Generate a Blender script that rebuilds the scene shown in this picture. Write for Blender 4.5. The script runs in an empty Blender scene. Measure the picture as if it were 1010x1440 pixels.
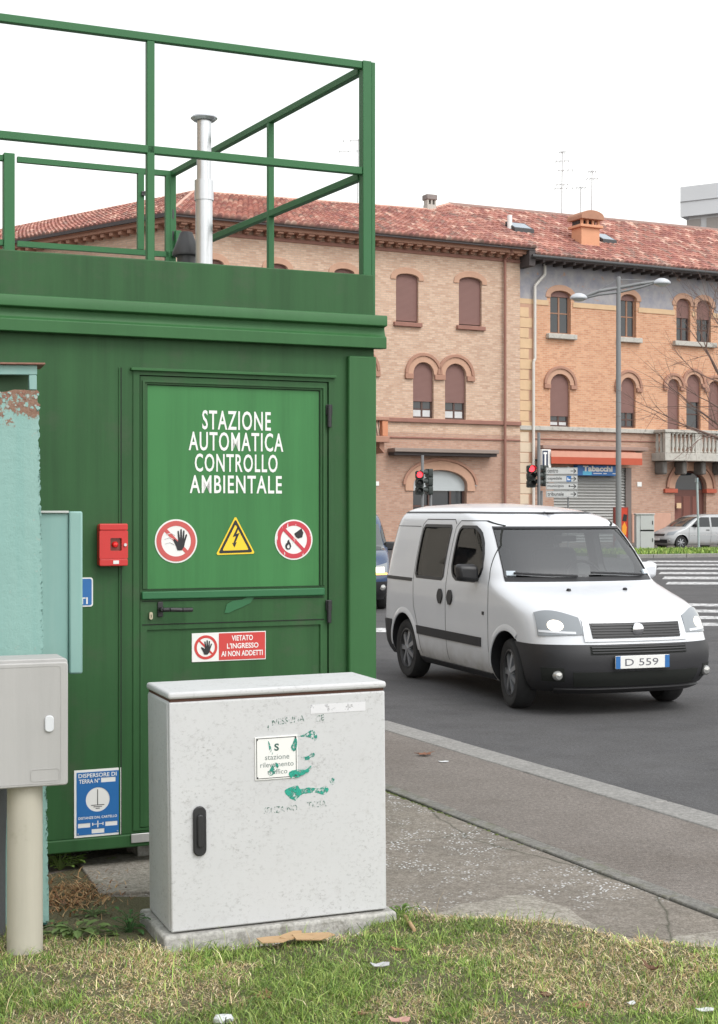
import bpy, bmesh, math, random
import numpy as np
from mathutils import Vector, Matrix
R = math.radians
random.seed(7); rng = np.random.default_rng(11)
scn = bpy.context.scene

# ------------------------------------------------------------------ camera, sky, sun, exposure
F, CX, CY, H = 2100.0, 505.0, 720.0, 1.75          # focal length and centre in photo pixels, eye height
cam_d = bpy.data.cameras.new('camera'); cam = bpy.data.objects.new('camera', cam_d)
scn.collection.objects.link(cam); scn.camera = cam
cam.location = (0, 0, H); cam.rotation_euler = (R(90), 0, 0)
cam_d.sensor_fit = 'HORIZONTAL'; cam_d.sensor_width = 36; cam_d.lens = 36 * F / 1010
cam_d.clip_start = 0.05; cam_d.clip_end = 2000
SUN_EL, SUN_AZ = 50, 135                            # azimuth clockwise from +Y: behind the camera, to the right
w = bpy.data.worlds.new('World'); scn.world = w; w.use_nodes = True
nt = w.node_tree; nt.nodes.clear()
sky = nt.nodes.new('ShaderNodeTexSky'); sky.sky_type = 'NISHITA'; sky.sun_disc = False
sky.sun_elevation = R(SUN_EL); sky.sun_rotation = R(SUN_AZ)
sky.air_density = 2.4; sky.dust_density = 1.0; sky.ozone_density = 1.0
hs = nt.nodes.new('ShaderNodeHueSaturation'); hs.inputs['Saturation'].default_value = 0.12
bg = nt.nodes.new('ShaderNodeBackground'); bg.inputs['Strength'].default_value = 0.15
wo = nt.nodes.new('ShaderNodeOutputWorld')
nt.links.new(sky.outputs[0], hs.inputs['Color']); nt.links.new(hs.outputs[0], bg.inputs[0]); nt.links.new(bg.outputs[0], wo.inputs[0])
sd = bpy.data.lights.new('sun', 'SUN'); sd.energy = 0.9; sd.angle = R(30); sd.color = (1, .97, .93)
so = bpy.data.objects.new('sun', sd); scn.collection.objects.link(so)
sdir = Vector((math.sin(R(SUN_AZ)) * math.cos(R(SUN_EL)), math.cos(R(SUN_AZ)) * math.cos(R(SUN_EL)), math.sin(R(SUN_EL))))
so.rotation_euler = sdir.to_track_quat('Z', 'Y').to_euler(); so.location = sdir * 60
vs = scn.view_settings; vs.view_transform = 'Standard'; vs.look = 'None'; vs.gamma = 1; vs.exposure = 0.75
scn.cycles.use_denoising = True
scn.cycles.max_bounces = 6

# ------------------------------------------------------------------ helpers: placing
def ray(px, py): return (px - CX) / F, -(py - CY) / F
def ground(px, py, z=0.0):
    dx, dz = ray(px, py); t = (z - H) / dz
    return Vector((dx * t, t, z))
def at(px, py, D):
    dx, dz = ray(px, py); return Vector((dx * D, D, H + dz * D))
class Frame:
    """a vertical plane: local x along it, local y away from the street side, z up"""
    def __init__(s, ox, oy, ux, uy):
        l = math.hypot(ux, uy); s.o = (ox, oy); s.u = (ux / l, uy / l); s.n = (-uy / l, ux / l)
        s.rot = math.atan2(uy, ux)
    def uv(s, px, py, d=0.0):
        dx, dz = ray(px, py)
        t = (d + s.o[0] * s.n[0] + s.o[1] * s.n[1]) / (dx * s.n[0] + s.n[1])
        X, Y = dx * t - s.o[0], t - s.o[1]
        return X * s.u[0] + Y * s.u[1], H + dz * t
    def loc(s, p):
        X, Y = p[0] - s.o[0], p[1] - s.o[1]
        return X * s.u[0] + Y * s.u[1], X * s.n[0] + Y * s.n[1]
    def world(s, u, d, z=0):
        return Vector((s.o[0] + u * s.u[0] + d * s.n[0], s.o[1] + u * s.u[1] + d * s.n[1], z))

# ------------------------------------------------------------------ helpers: objects
COL = scn.collection
def tag(o, label=None, cat=None, group=None, kind=None):
    if label: o['label'] = label
    if cat: o['category'] = cat
    if group: o['group'] = group
    if kind: o['kind'] = kind
    return o
def thing(name, label, cat, loc=(0, 0, 0), rotz=0, group=None, rot=None):
    o = bpy.data.objects.new(name, None); COL.objects.link(o); o.empty_display_size = .2
    o.location = loc; o.rotation_euler = rot or (0, 0, rotz)
    return tag(o, label, cat, group)
def fthing(name, label, cat, fr, u=0, d=0, z=0, group=None):
    p = fr.world(u, d, z); o = thing(name, label, cat, p, fr.rot, group)
    o['off'] = (u, d, z); return o
def copy_tree(o, parent=None):
    c = o.copy(); COL.objects.link(c); c.parent = parent
    for ch in list(o.children): copy_tree(ch, c)
    return c
_TXT = {}
def curve_mesh(splines=None, text=None, offset=0.0, space=1.0):
    """filled 2D curve (outer + holes) or text, as verts/faces in the xy plane"""
    if text is not None:
        key = (text, offset, space)
        if key in _TXT: return _TXT[key]
        cu = bpy.data.curves.new('t', 'FONT'); cu.body = text; cu.offset = offset; cu.resolution_u = 3; cu.space_character = space
    else:
        cu = bpy.data.curves.new('c', 'CURVE'); cu.dimensions = '2D'; cu.fill_mode = 'BOTH'
        for pts in splines:
            sp = cu.splines.new('POLY'); sp.points.add(len(pts) - 1); sp.use_cyclic_u = True
            for q, p in zip(sp.points, pts): q.co = (p[0], p[1], 0, 1)
    o = bpy.data.objects.new('tmp', cu)
    me = bpy.data.meshes.new_from_object(o)
    v = [tuple(x.co) for x in me.vertices]; f = [tuple(p.vertices) for p in me.polygons]
    bpy.data.objects.remove(o); bpy.data.curves.remove(cu); bpy.data.meshes.remove(me)
    if text is not None: _TXT[key] = (v, f)
    return v, f
def area2(p): return sum(p[i - 1][0] * p[i][1] - p[i][0] * p[i - 1][1] for i in range(len(p)))
class MB:
    def __init__(s): s.v = []; s.f = []; s.m = []; s.off = (0, 0, 0)
    def add(s, v, f, mi=0):
        b = len(s.v); s.v += [tuple(x) for x in v]
        for q in f: s.f.append(tuple(i + b for i in q)); s.m.append(mi)
        return s
    def box(s, x0, x1, y0, y1, z0, z1, mi=0):
        v = [(x, y, z) for x in (x0, x1) for y in (y0, y1) for z in (z0, z1)]
        return s.add(v, [(0, 1, 3, 2), (4, 6, 7, 5), (0, 4, 5, 1), (2, 3, 7, 6), (0, 2, 6, 4), (1, 5, 7, 3)], mi)
    def prism(s, poly, d0, d1, mi=0):
        """polygon in (x,z) with depth from d0 (front) to d1"""
        if area2(poly) < 0: poly = poly[::-1]
        n = len(poly); v = [(p[0], d0, p[1]) for p in poly] + [(p[0], d1, p[1]) for p in poly]
        f = [tuple(range(n)), tuple(range(2 * n - 1, n - 1, -1))]
        f += [(i, i + n, (i + 1) % n + n, (i + 1) % n) for i in range(n)]
        return s.add(v, f, mi)
    def slab(s, poly, z0, z1, mi=0):
        """polygon in plan (x,y) with height"""
        if area2(poly) < 0: poly = poly[::-1]
        n = len(poly); v = [(p[0], p[1], z1) for p in poly] + [(p[0], p[1], z0) for p in poly]
        f = [tuple(range(n)), tuple(range(2 * n - 1, n - 1, -1))]
        f += [(i, i + n, (i + 1) % n + n, (i + 1) % n) for i in range(n)]
        return s.add(v, f, mi)
    def holed(s, outer, holes, d0, d1, mi=0):
        v, f = curve_mesh([outer] + holes)
        f2 = []
        for q in f:
            n = Vector((v[q[1]][0] - v[q[0]][0], v[q[1]][1] - v[q[0]][1], 0)).cross(Vector((v[q[2]][0] - v[q[1]][0], v[q[2]][1] - v[q[1]][1], 0)))
            f2.append(q if n.z > 0 else q[::-1])
        s.add([(p[0], d0, p[1]) for p in v], f2, mi)
        s.add([(p[0], d1, p[1]) for p in v], [q[::-1] for q in f2], mi)
        for k, pl in enumerate([outer] + holes):
            a = area2(pl) > 0
            if (k == 0) != a: pl = pl[::-1]
            n = len(pl)
            s.add([(p[0], d0, p[1]) for p in pl] + [(p[0], d1, p[1]) for p in pl],
                  [(i, i + n, (i + 1) % n + n, (i + 1) % n) for i in range(n)], mi)
        return s
    def text(s, t, x0, x1, z0, z1, d, mi=0, offset=0.0, space=1.0):
        v, f = curve_mesh(text=t, offset=offset, space=space)
        xs = [p[0] for p in v]; ys = [p[1] for p in v]
        ax, bx, ay, by = min(xs), max(xs), min(ys), max(ys)
        return s.add([(x0 + (p[0] - ax) / (bx - ax) * (x1 - x0), d, z0 + (p[1] - ay) / (by - ay) * (z1 - z0)) for p in v], f, mi)
    def tube(s, p0, p1, r0, r1=None, n=10, mi=0):
        r1 = r0 if r1 is None else r1
        p0, p1 = Vector(p0), Vector(p1); a = (p1 - p0)
        if a.length < 1e-6: return s
        a.normalize(); b = a.orthogonal().normalized(); c = a.cross(b)
        v = []
        for p, r in ((p0, r0), (p1, r1)):
            for i in range(n):
                t = 2 * math.pi * i / n; v.append(p + r * (math.cos(t) * b + math.sin(t) * c))
        f = [(i, (i + 1) % n, (i + 1) % n + n, i + n) for i in range(n)] + [tuple(range(n - 1, -1, -1)), tuple(range(n, 2 * n))]
        return s.add(v, f, mi)
    def path(s, pts, r, n=8, mi=0):
        for a, b in zip(pts[:-1], pts[1:]): s.tube(a, b, r, r, n, mi)
        return s
    def bar(s, p0, p1, wx, wz, mi=0):
        """rectangular bar between two points, wz vertical thickness, wx horizontal"""
        p0, p1 = Vector(p0), Vector(p1); a = (p1 - p0).normalized()
        up = Vector((0, 0, 1)) if abs(a.z) < .9 else Vector((0, 1, 0))
        b = a.cross(up).normalized(); c = b.cross(a)
        v = [p + sx * b * wx / 2 + sz * c * wz / 2 for p in (p0, p1) for sx, sz in ((-1, -1), (1, -1), (1, 1), (-1, 1))]
        return s.add(v, [(3, 2, 1, 0), (4, 5, 6, 7), (0, 1, 5, 4), (1, 2, 6, 5), (2, 3, 7, 6), (3, 0, 4, 7)], mi)
    def lathe(s, prof, n=24, c=(0, 0, 0), axis='z', mi=0):
        v = []; m = len(prof)
        for i in range(n):
            t = 2 * math.pi * i / n; ct, st = math.cos(t), math.sin(t)
            for r, h in prof:
                p = (r * ct, r * st, h) if axis == 'z' else (r * ct, h, r * st) if axis == 'y' else (h, r * ct, r * st)
                v.append((p[0] + c[0], p[1] + c[1], p[2] + c[2]))
        f = []
        for i in range(n):
            for j in range(m - 1):
                q = (i * m + j, ((i + 1) % n) * m + j, ((i + 1) % n) * m + j + 1, i * m + j + 1)
                f.append(q if axis != 'y' else q[::-1])
        return s.add(v, f, mi)
    def grid(s, P, mi=0, flip=False):
        """P[i][j] points"""
        a, b = len(P), len(P[0]); v = [p for row in P for p in row]
        f = []
        for i in range(a - 1):
            for j in range(b - 1):
                q = (i * b + j, i * b + j + 1, (i + 1) * b + j + 1, (i + 1) * b + j); f.append(q[::-1] if flip else q)
        return s.add(v, f, mi)
    def build(s, name, mats, parent=None, bevel=0, smooth=None, label=None, seg=2, fix=False):
        me = bpy.data.meshes.new(name)
        ox, oy, oz = (0, 0, 0)
        if parent is not None:
            q = parent
            while q.parent is not None: q = q.parent
            if 'off' in q: ox, oy, oz = q['off']
        me.from_pydata([(x - ox, y - oy, z - oz) for x, y, z in s.v], [], s.f)
        mats = mats if isinstance(mats, (list, tuple)) else [mats]
        for mt in mats: me.materials.append(mt)
        me.polygons.foreach_set('material_index', s.m)
        if fix:
            bm = bmesh.new(); bm.from_mesh(me); bmesh.ops.remove_doubles(bm, verts=bm.verts, dist=1e-5)
            bmesh.ops.recalc_face_normals(bm, faces=bm.faces); bm.to_mesh(me); bm.free()
        if smooth is not None:
            me.polygons.foreach_set('use_smooth', [True] * len(me.polygons)); me.set_sharp_from_angle(angle=R(smooth))
        me.update()
        o = bpy.data.objects.new(name, me); COL.objects.link(o); o.parent = parent
        if bevel:
            b = o.modifiers.new('bevel', 'BEVEL'); b.width = bevel; b.segments = seg; b.limit_method = 'ANGLE'; b.angle_limit = R(40)
            b.harden_normals = False
            me.polygons.foreach_set('use_smooth', [True] * len(me.polygons)); me.set_sharp_from_angle(angle=R(50))
        if label: o['label'] = label
        return o
def arc(cx, cz, rx, rz, a0, a1, n):
    return [(cx + rx * math.cos(R(a0 + (a1 - a0) * i / n)), cz + rz * math.sin(R(a0 + (a1 - a0) * i / n))) for i in range(n + 1)]
def circle(cx, cz, r, n=40): return arc(cx, cz, r, r, 0, 360, n)[:-1]
def rrect(x0, x1, z0, z1, r, n=4):
    return arc(x1 - r, z0 + r, r, r, -90, 0, n) + arc(x1 - r, z1 - r, r, r, 0, 90, n) + arc(x0 + r, z1 - r, r, r, 90, 180, n) + arc(x0 + r, z0 + r, r, r, 180, 270, n)

# ------------------------------------------------------------------ helpers: materials
def srgb(r, g, b):
    f = lambda c: (c / 255 / 12.92) if c / 255 <= .04045 else ((c / 255 + .055) / 1.055) ** 2.4
    return (f(r), f(g), f(b))
def new_mat(name):
    m = bpy.data.materials.new(name); m.use_nodes = True
    t = m.node_tree; b = t.nodes['Principled BSDF']; return m, t, b
def N(t, kind, **kw):
    n = t.nodes.new(kind)
    for k, v in kw.items():
        if k.startswith('i_'):
            key = k[2:].replace('_', ' ')
            n.inputs[key].default_value = v
        else: setattr(n, k, v)
    return n
def coords(t, scale=(1, 1, 1), kind='Object', rot=(0, 0, 0)):
    tc = t.nodes.new('ShaderNodeTexCoord'); mp = t.nodes.new('ShaderNodeMapping')
    mp.inputs['Scale'].default_value = scale; mp.inputs['Rotation'].default_value = rot
    t.links.new(tc.outputs[kind], mp.inputs['Vector']); return mp.outputs['Vector']
def noise(t, vec, scale, detail=4, rough=.6):
    n = N(t, 'ShaderNodeTexNoise'); n.inputs['Scale'].default_value = scale; n.inputs['Detail'].default_value = detail; n.inputs['Roughness'].default_value = rough
    t.links.new(vec, n.inputs['Vector']); return n.outputs['Fac']
def ramp(t, fac, a, b, ca=(0, 0, 0), cb=(1, 1, 1)):
    r = N(t, 'ShaderNodeValToRGB'); r.color_ramp.elements[0].position = a; r.color_ramp.elements[1].position = b
    r.color_ramp.elements[0].color = (*ca, 1); r.color_ramp.elements[1].color = (*cb, 1)
    t.links.new(fac, r.inputs[0]); return r.outputs[0]
def mix(t, fac, a, b, mode='MIX'):
    n = N(t, 'ShaderNodeMix', data_type='RGBA', blend_type=mode)
    for s, v in ((n.inputs[0], fac), (n.inputs[6], a), (n.inputs[7], b)):
        if hasattr(v, 'links') or hasattr(v, 'is_linked'): t.links.new(v, s)
        elif isinstance(v, (int, float)): s.default_value = v
        else: s.default_value = (*v, 1) if len(v) == 3 else v
    return n.outputs[2]
def bump(t, b, h, strength, dist=.01):
    n = N(t, 'ShaderNodeBump'); n.inputs['Strength'].default_value = strength; n.inputs['Distance'].default_value = dist
    t.links.new(h, n.inputs['Height']); t.links.new(n.outputs[0], b.inputs['Normal'])
def sc(c, k): return tuple(min(1, x * k) for x in c)
def mat(name, col, rough=.6, metal=0, var=.12, vs_=4, bmp=0, bs=60, streak=0, dirt=None, dirt_amt=.35, spec=None, fine=0, grain=0):
    m, t, b = new_mat(name)
    v = coords(t); c = mix(t, noise(t, v, vs_, 5), sc(col, 1 - var), sc(col, 1 + var))
    if fine: c = mix(t, noise(t, v, 160, 2), mix(t, 1.0, c, (1 - fine,) * 3, 'MULTIPLY'), c)
    if grain: c = mix(t, ramp(t, noise(t, v, 42, 5, .75), .36, .64), mix(t, 1.0, c, (1 - grain,) * 3, 'MULTIPLY'), mix(t, 1.0, c, (1 + grain * .6,) * 3, 'MULTIPLY'))
    if streak:
        s_ = noise(t, coords(t, (9, 9, .45)), 1.3, 6, .7)
        c = mix(t, ramp(t, s_, .42, .72), c, mix(t, 1.0, c, (1 - streak,) * 3, 'MULTIPLY'))
    if dirt:
        d_ = noise(t, v, vs_ * 1.7, 7, .7); c = mix(t, ramp(t, d_, .62 - dirt_amt * .35, .8 - dirt_amt * .2), c, dirt)
    t.links.new(c, b.inputs['Base Color']); b.inputs['Roughness'].default_value = rough; b.inputs['Metallic'].default_value = metal
    if spec is not None: b.inputs['Specular IOR Level'].default_value = spec
    if bmp: bump(t, b, noise(t, v, bs, 4), bmp)
    return m
def emis(name, col, strength, base=(.02, .02, .02)):
    m, t, b = new_mat(name); b.inputs['Base Color'].default_value = (*base, 1)
    b.inputs['Emission Color'].default_value = (*col, 1); b.inputs['Emission Strength'].default_value = strength; return m
def worn(name, col, lo, hi, scale=40, rough=.7, alpha=1.0):
    """paint or ink worn through in patches"""
    m, t, b = new_mat(name); v = coords(t); b.inputs['Base Color'].default_value = (*col, 1); b.inputs['Roughness'].default_value = rough
    a = ramp(t, noise(t, v, scale, 6, .7), lo, hi, (0, 0, 0), (alpha,) * 3); t.links.new(a, b.inputs['Alpha']); return m
def glass(name, tint=(.02, .025, .028), ior=1.7, rough=.03):
    m, t, b = new_mat(name); b.inputs['Base Color'].default_value = (*tint, 1); b.inputs['Roughness'].default_value = rough
    b.inputs['IOR'].default_value = ior; b.inputs['Specular IOR Level'].default_value = .5; return m
def brick(name, c1, c2, mortar, bw=.30, bh=.10, var=.35):
    m, t, b = new_mat(name); v = coords(t, (1, 1, 1), 'Object', (R(90), 0, 0))
    tc = t.nodes.new('ShaderNodeTexCoord'); sx = N(t, 'ShaderNodeSeparateXYZ'); cb = N(t, 'ShaderNodeCombineXYZ')
    t.links.new(tc.outputs['Object'], sx.inputs[0])
    ad = N(t, 'ShaderNodeMath', operation='ADD'); t.links.new(sx.outputs[0], ad.inputs[0]); t.links.new(sx.outputs[1], ad.inputs[1])
    t.links.new(ad.outputs[0], cb.inputs[0]); t.links.new(sx.outputs[2], cb.inputs[1])
    br = N(t, 'ShaderNodeTexBrick'); br.inputs['Scale'].default_value = 1.0; br.inputs['Brick Width'].default_value = bw; br.inputs['Row Height'].default_value = bh
    br.inputs['Mortar Size'].default_value = .012; br.inputs['Color1'].default_value = (*c1, 1); br.inputs['Color2'].default_value = (*c2, 1); br.inputs['Mortar'].default_value = (*mortar, 1)
    br.inputs['Bias'].default_value = -.1
    t.links.new(cb.outputs[0], br.inputs['Vector'])
    o = coords(t); big = noise(t, o, .5, 6, .6); sm = noise(t, coords(t, (4, 4, 14)), 1.2, 3)
    c = mix(t, big, mix(t, 1.0, br.outputs[0], (1 - var * .6,) * 3, 'MULTIPLY'), br.outputs[0])
    c = mix(t, ramp(t, sm, .35, .7), mix(t, 1.0, c, (.86, .85, .85), 'MULTIPLY'), c)
    t.links.new(c, b.inputs['Base Color']); b.inputs['Roughness'].default_value = .9
    bump(t, b, br.outputs['Fac'], -.5, .01); return m
GREEN = srgb(60, 112, 66)
M = {}
M['green'] = mat('green_wall_paint', srgb(47, 88, 50), .55, spec=.3, var=.2, vs_=2.2, streak=.26, bmp=.04, bs=30, dirt=srgb(62, 82, 58), dirt_amt=.25)
M['green_trim'] = mat('green_trim_paint', srgb(53, 99, 57), .5, spec=.3, var=.12, vs_=3, streak=.1, bmp=.03, bs=40)
M['green_door'] = mat('green_door_paint', srgb(62, 122, 70), .5, spec=.3, var=.14, vs_=1.6, streak=.2, bmp=.02, bs=30)
M['green_fresh'] = mat('green_patched_paint', srgb(38, 100, 60), .5, var=.12)
M['green_rail'] = mat('green_rail_paint', srgb(54, 105, 66), .45, spec=.3, var=.1, vs_=6)
M['green_dark'] = mat('dark_green_joint', srgb(34, 58, 36), .8, var=.1)
M['white_ink'] = mat('white_lettering', (.78, .78, .76), .6, var=.05, vs_=30)
M['white_plate'] = mat('white_plate', (.76, .76, .74), .5, var=.04, vs_=8)
M['sign_red'] = mat('sign_red', srgb(196, 62, 58), .5, var=.06, vs_=20)
M['sign_red_pale'] = mat('sign_red_faded', srgb(192, 86, 82), .5, var=.1, vs_=20)
M['sign_yellow'] = mat('sign_yellow', srgb(238, 200, 46), .5, var=.05, vs_=20)
M['sign_blue'] = mat('sign_blue', srgb(38, 104, 168), .45, var=.05, vs_=10)
M['black_ink'] = mat('black_ink', (.02, .02, .022), .6, var=.1)
M['ghost_ink'] = mat('faded_grey_ink', (.62, .60, .58), .6, var=.1)
M['black_plastic'] = mat('black_plastic', (.022, .022, .024), .45, var=.2, vs_=30)
M['dark_gap'] = mat('dark_joint', (.012, .014, .012), .9, var=.1)
M['steel'] = mat('galvanised_steel', (.62, .63, .65), .32, metal=.85, var=.1, vs_=12, bmp=.02)
M['alu'] = mat('aluminium_strip', (.6, .6, .6), .4, metal=.7, var=.1, vs_=20)
M['brass'] = mat('worn_brass', (.5, .45, .33), .4, metal=.8)
M['red_box'] = mat('red_plastic', srgb(196, 48, 46), .35, var=.06, vs_=10)
M['red_button'] = mat('red_push_button', srgb(220, 30, 30), .25, var=.05)
M['brown_glass'] = mat('brown_window', srgb(120, 60, 48), .15, var=.1)
M['dark_metal'] = mat('dark_painted_metal', (.05, .05, .052), .5, var=.2)
M['roof_deck'] = mat('roof_deck', (.22, .24, .22), .8, var=.2)
M['concrete'] = mat('plinth_concrete', (.40, .39, .365), .9, grain=.3, var=.25, vs_=9, bmp=.4, bs=60, dirt=(.16, .15, .12), dirt_amt=.3)
M['rubber'] = mat('tyre_rubber', (.022, .022, .023), .8, var=.2, vs_=20)
M['rim'] = mat('wheel_trim', (.35, .36, .38), .35, metal=.6, var=.1)
M['chrome'] = mat('chrome', (.75, .75, .77), .12, metal=1, var=.03)
M['tan'] = mat('cardboard', srgb(178, 148, 112), .9, var=.15, vs_=14)

# ------------------------------------------------------------------ setting: road, kerbs, footpath, apron, lawn
def asphalt(name, col, dark, spots=.5, sc_=1.0):
    m, t, b = new_mat(name); v = coords(t)
    c = mix(t, noise(t, v, .55 * sc_, 6, .65), sc(col, .72), sc(col, 1.2))
    c = mix(t, ramp(t, noise(t, v, 130, 2), .35, .7), mix(t, 1.0, c, (.62,) * 3, 'MULTIPLY'), c)
    c = mix(t, ramp(t, noise(t, v, 42, 4, .75), .36, .64), mix(t, 1.0, c, (.70,) * 3, 'MULTIPLY'), mix(t, 1.0, c, (1.22,) * 3, 'MULTIPLY'))
    c = mix(t, ramp(t, noise(t, v, 2.6, 6, .7), .42, .66), c, mix(t, 1.0, c, (.84, .83, .82), 'MULTIPLY'))
    st = noise(t, coords(t, (.8, 1.3, 1), 'Object', (0, 0, R(64))), 1.1, 6, .7)
    c = mix(t, ramp(t, st, .5, .72), c, mix(t, 1.0, c, dark, 'MULTIPLY'))
    vo = N(t, 'ShaderNodeTexVoronoi', feature='F1'); vo.inputs['Scale'].default_value = 90; t.links.new(v, vo.inputs['Vector'])
    c = mix(t, ramp(t, vo.outputs['Distance'], .12, .2, (1, 1, 1), (0, 0, 0)), c, mix(t, spots, c, (.42, .41, .39)))
    t.links.new(c, b.inputs['Base Color']); b.inputs['Roughness'].default_value = .85
    bump(t, b, noise(t, v, 170, 3), .55, .006); return m
M['road'] = asphalt('road_asphalt', (.112, .110, .113), (.68, .68, .70), .35)
M['path'] = asphalt('footpath_asphalt', (.255, .222, .198), (.76, .73, .70), .6)
def N_col(t, v, s_):
    n = N(t, 'ShaderNodeTexNoise'); n.inputs['Scale'].default_value = s_; n.inputs['Detail'].default_value = 5; t.links.new(v, n.inputs['Vector']); return n.outputs['Color']
def conc_ground(name='apron_concrete', col=(.315, .282, .245), flecks=True):
    m, t, b = new_mat(name); v = coords(t)
    c = mix(t, noise(t, v, 1.7, 7, .7), sc(col, .42), sc(col, 1.4))
    c = mix(t, ramp(t, noise(t, v, 38, 5, .75), .38, .62), mix(t, 1.0, c, (.68, .66, .63), 'MULTIPLY'), mix(t, 1.0, c, (1.12,) * 3, 'MULTIPLY'))
    vc_ = N(t, 'ShaderNodeTexVoronoi', feature='DISTANCE_TO_EDGE'); vc_.inputs['Scale'].default_value = .75; wv = mix(t, .12, v, N_col(t, v, 3.0)); t.links.new(wv, vc_.inputs['Vector'])
    c = mix(t, ramp(t, vc_.outputs['Distance'], .0015, .005, (1, 1, 1), (0, 0, 0)), c, (.10, .095, .07))
    c = mix(t, ramp(t, noise(t, v, 95, 2), .36, .66), mix(t, 1.0, c, (.66, .65, .64), 'MULTIPLY'), c)
    # pale flecks of old paint, thick in some places
    vo = N(t, 'ShaderNodeTexVoronoi', feature='F1'); vo.inputs['Scale'].default_value = 55; vo.inputs['Randomness'].default_value = 1
    t.links.new(coords(t, (1, .8, 1)), vo.inputs['Vector'])
    wn = noise(t, v, 60, 3); su = N(t, 'ShaderNodeMath', operation='MULTIPLY_ADD'); su.inputs[1].default_value = .35
    t.links.new(wn, su.inputs[0]); t.links.new(vo.outputs['Distance'], su.inputs[2])
    fl = ramp(t, su.outputs[0], .44, .50, (1, 1, 1), (0, 0, 0)); ms = ramp(t, noise(t, v, 1.1, 3), .44, .55)
    cl = ramp(t, noise(t, v, 7, 5, .7), .46, .56)
    if flecks: c = mix(t, mix(t, 1.0, mix(t, 1.0, fl, ms, 'MULTIPLY'), cl, 'MULTIPLY'), c, (.66, .67, .68))
    c = mix(t, ramp(t, noise(t, v, 3.1, 8, .75), .60, .75), c, (.12, .125, .075))
    t.links.new(c, b.inputs['Base Color']); b.inputs['Roughness'].default_value = .92
    bump(t, b, noise(t, v, 120, 4), .6, .008); return m
M['apron'] = conc_ground(); M['pale_conc'] = conc_ground('pale_concrete', (.44, .41, .36), False)
M['edging'] = mat('worn_edging', (.25, .24, .22), .9, var=.3, vs_=5, bmp=.4, bs=120, fine=.4, grain=.35, dirt=(.13, .13, .08), dirt_amt=.35)
M['kerb'] = mat('granite_kerb', (.31, .30, .285), .85, grain=.28, var=.28, vs_=3.5, bmp=.35, bs=120, fine=.3)
M['slab'] = mat('concrete_slab', (.36, .345, .305), .9, var=.3, vs_=4, bmp=.3, bs=90, fine=.25, dirt=(.2, .21, .14), dirt_amt=.35)
M['moss'] = mat('moss', srgb(92, 104, 48), 1, var=.3, vs_=30, bmp=1, bs=150)
M['line'] = None
def worn_line():
    m, t, b = new_mat('road_marking'); v = coords(t); b.inputs['Roughness'].default_value = .8
    c = mix(t, ramp(t, noise(t, v, 7, 7, .75), .40, .56), (.16, .16, .16), (.66, .66, .66)); t.links.new(c, b.inputs['Base Color']); return m
M['line'] = worn_line()
def struct(o): o['kind'] = 'structure'; return o
GZ = .12
struct(MB().add([(-300, -40, 0), (300, -40, 0), (300, 700, 0), (-300, 700, 0)], [(0, 1, 2, 3)]).build('road', M['road']))
kd = Vector((.424, -.9055, 0)); kn = Vector((.9055, .424, 0))          # kerb direction (towards the viewer) and its road side
K0 = ground(545, 1014, GZ); K0.z = 0                                    # on the kerb's road edge
def kp(along, off): p = K0 + kd * along + kn * off; return (p.x, p.y)
kerb = struct(thing('kerb', None, None, (0, 0, 0)))
mb0 = MB().slab([(0, 0), (1.18, 0), (1.18, .25), (0, .25)], 0, .125)
ang = math.atan2(kd.y, kd.x)
for i in range(-8, 12):
    k = MB().box(0, 1.192, -.24, 0, -.1, .125 + random.uniform(-.003, .003)).build('kerb_stone', M['kerb'], kerb, bevel=.012)
    q = kp(i * 1.2, 0); k.location = (q[0], q[1], 0); k.rotation_euler = (0, 0, ang)
    k.location.x += random.uniform(-.004, .004)
I0 = ground(545, 1112, GZ)
ioff = (Vector((I0.x, I0.y, 0)) - K0).dot(kn)                            # inner edging, measured across the footpath
edging = struct(thing('edging', None, None, (0, 0, 0)))
for i in range(-8, 12):
    k = MB().box(0, .992, 0, .09, -.1, .124 + random.uniform(-.002, .003)).build('edging_stone', M['edging'], edging, bevel=.008)
    q = kp(i * 1.0 + .3, ioff); k.location = (q[0], q[1], 0); k.rotation_euler = (0, 0, ang)
struct(MB().slab([kp(-9, -.24), kp(14, -.24), kp(14, ioff + .09), kp(-9, ioff + .09)], -.1, GZ).build('footpath', M['path']))
struct(MB().slab([kp(-9, ioff - .012), kp(14, ioff - .012), (-9, -8), (-14, 22)], -.1, GZ - .004).build('concrete_apron', M['apron']))
struct(MB().slab([kp(-9, ioff), kp(14, ioff), kp(14, ioff - .013), kp(-9, ioff - .013)], -.1, GZ - .03).build('joint', M['dark_gap']))
# moss growing along the joint: small cushions
mo = MB()
for a in np.concatenate([rng.uniform(1.2, 4.2, 90), rng.uniform(2.4, 3.4, 60), rng.uniform(-2, 5, 20)]):
    q = kp(a, ioff - .008 - abs(rng.normal(0, .008))); r = rng.uniform(.006, .016)
    mo.lathe([(0, r * .5), (r * .7, r * .35), (r, 0)], 6, (q[0], q[1], GZ - .008))
tag(mo.build('moss', M['moss'], smooth=60), 'green moss growing in the joint beside the footpath edging', 'moss', kind='stuff')
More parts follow.
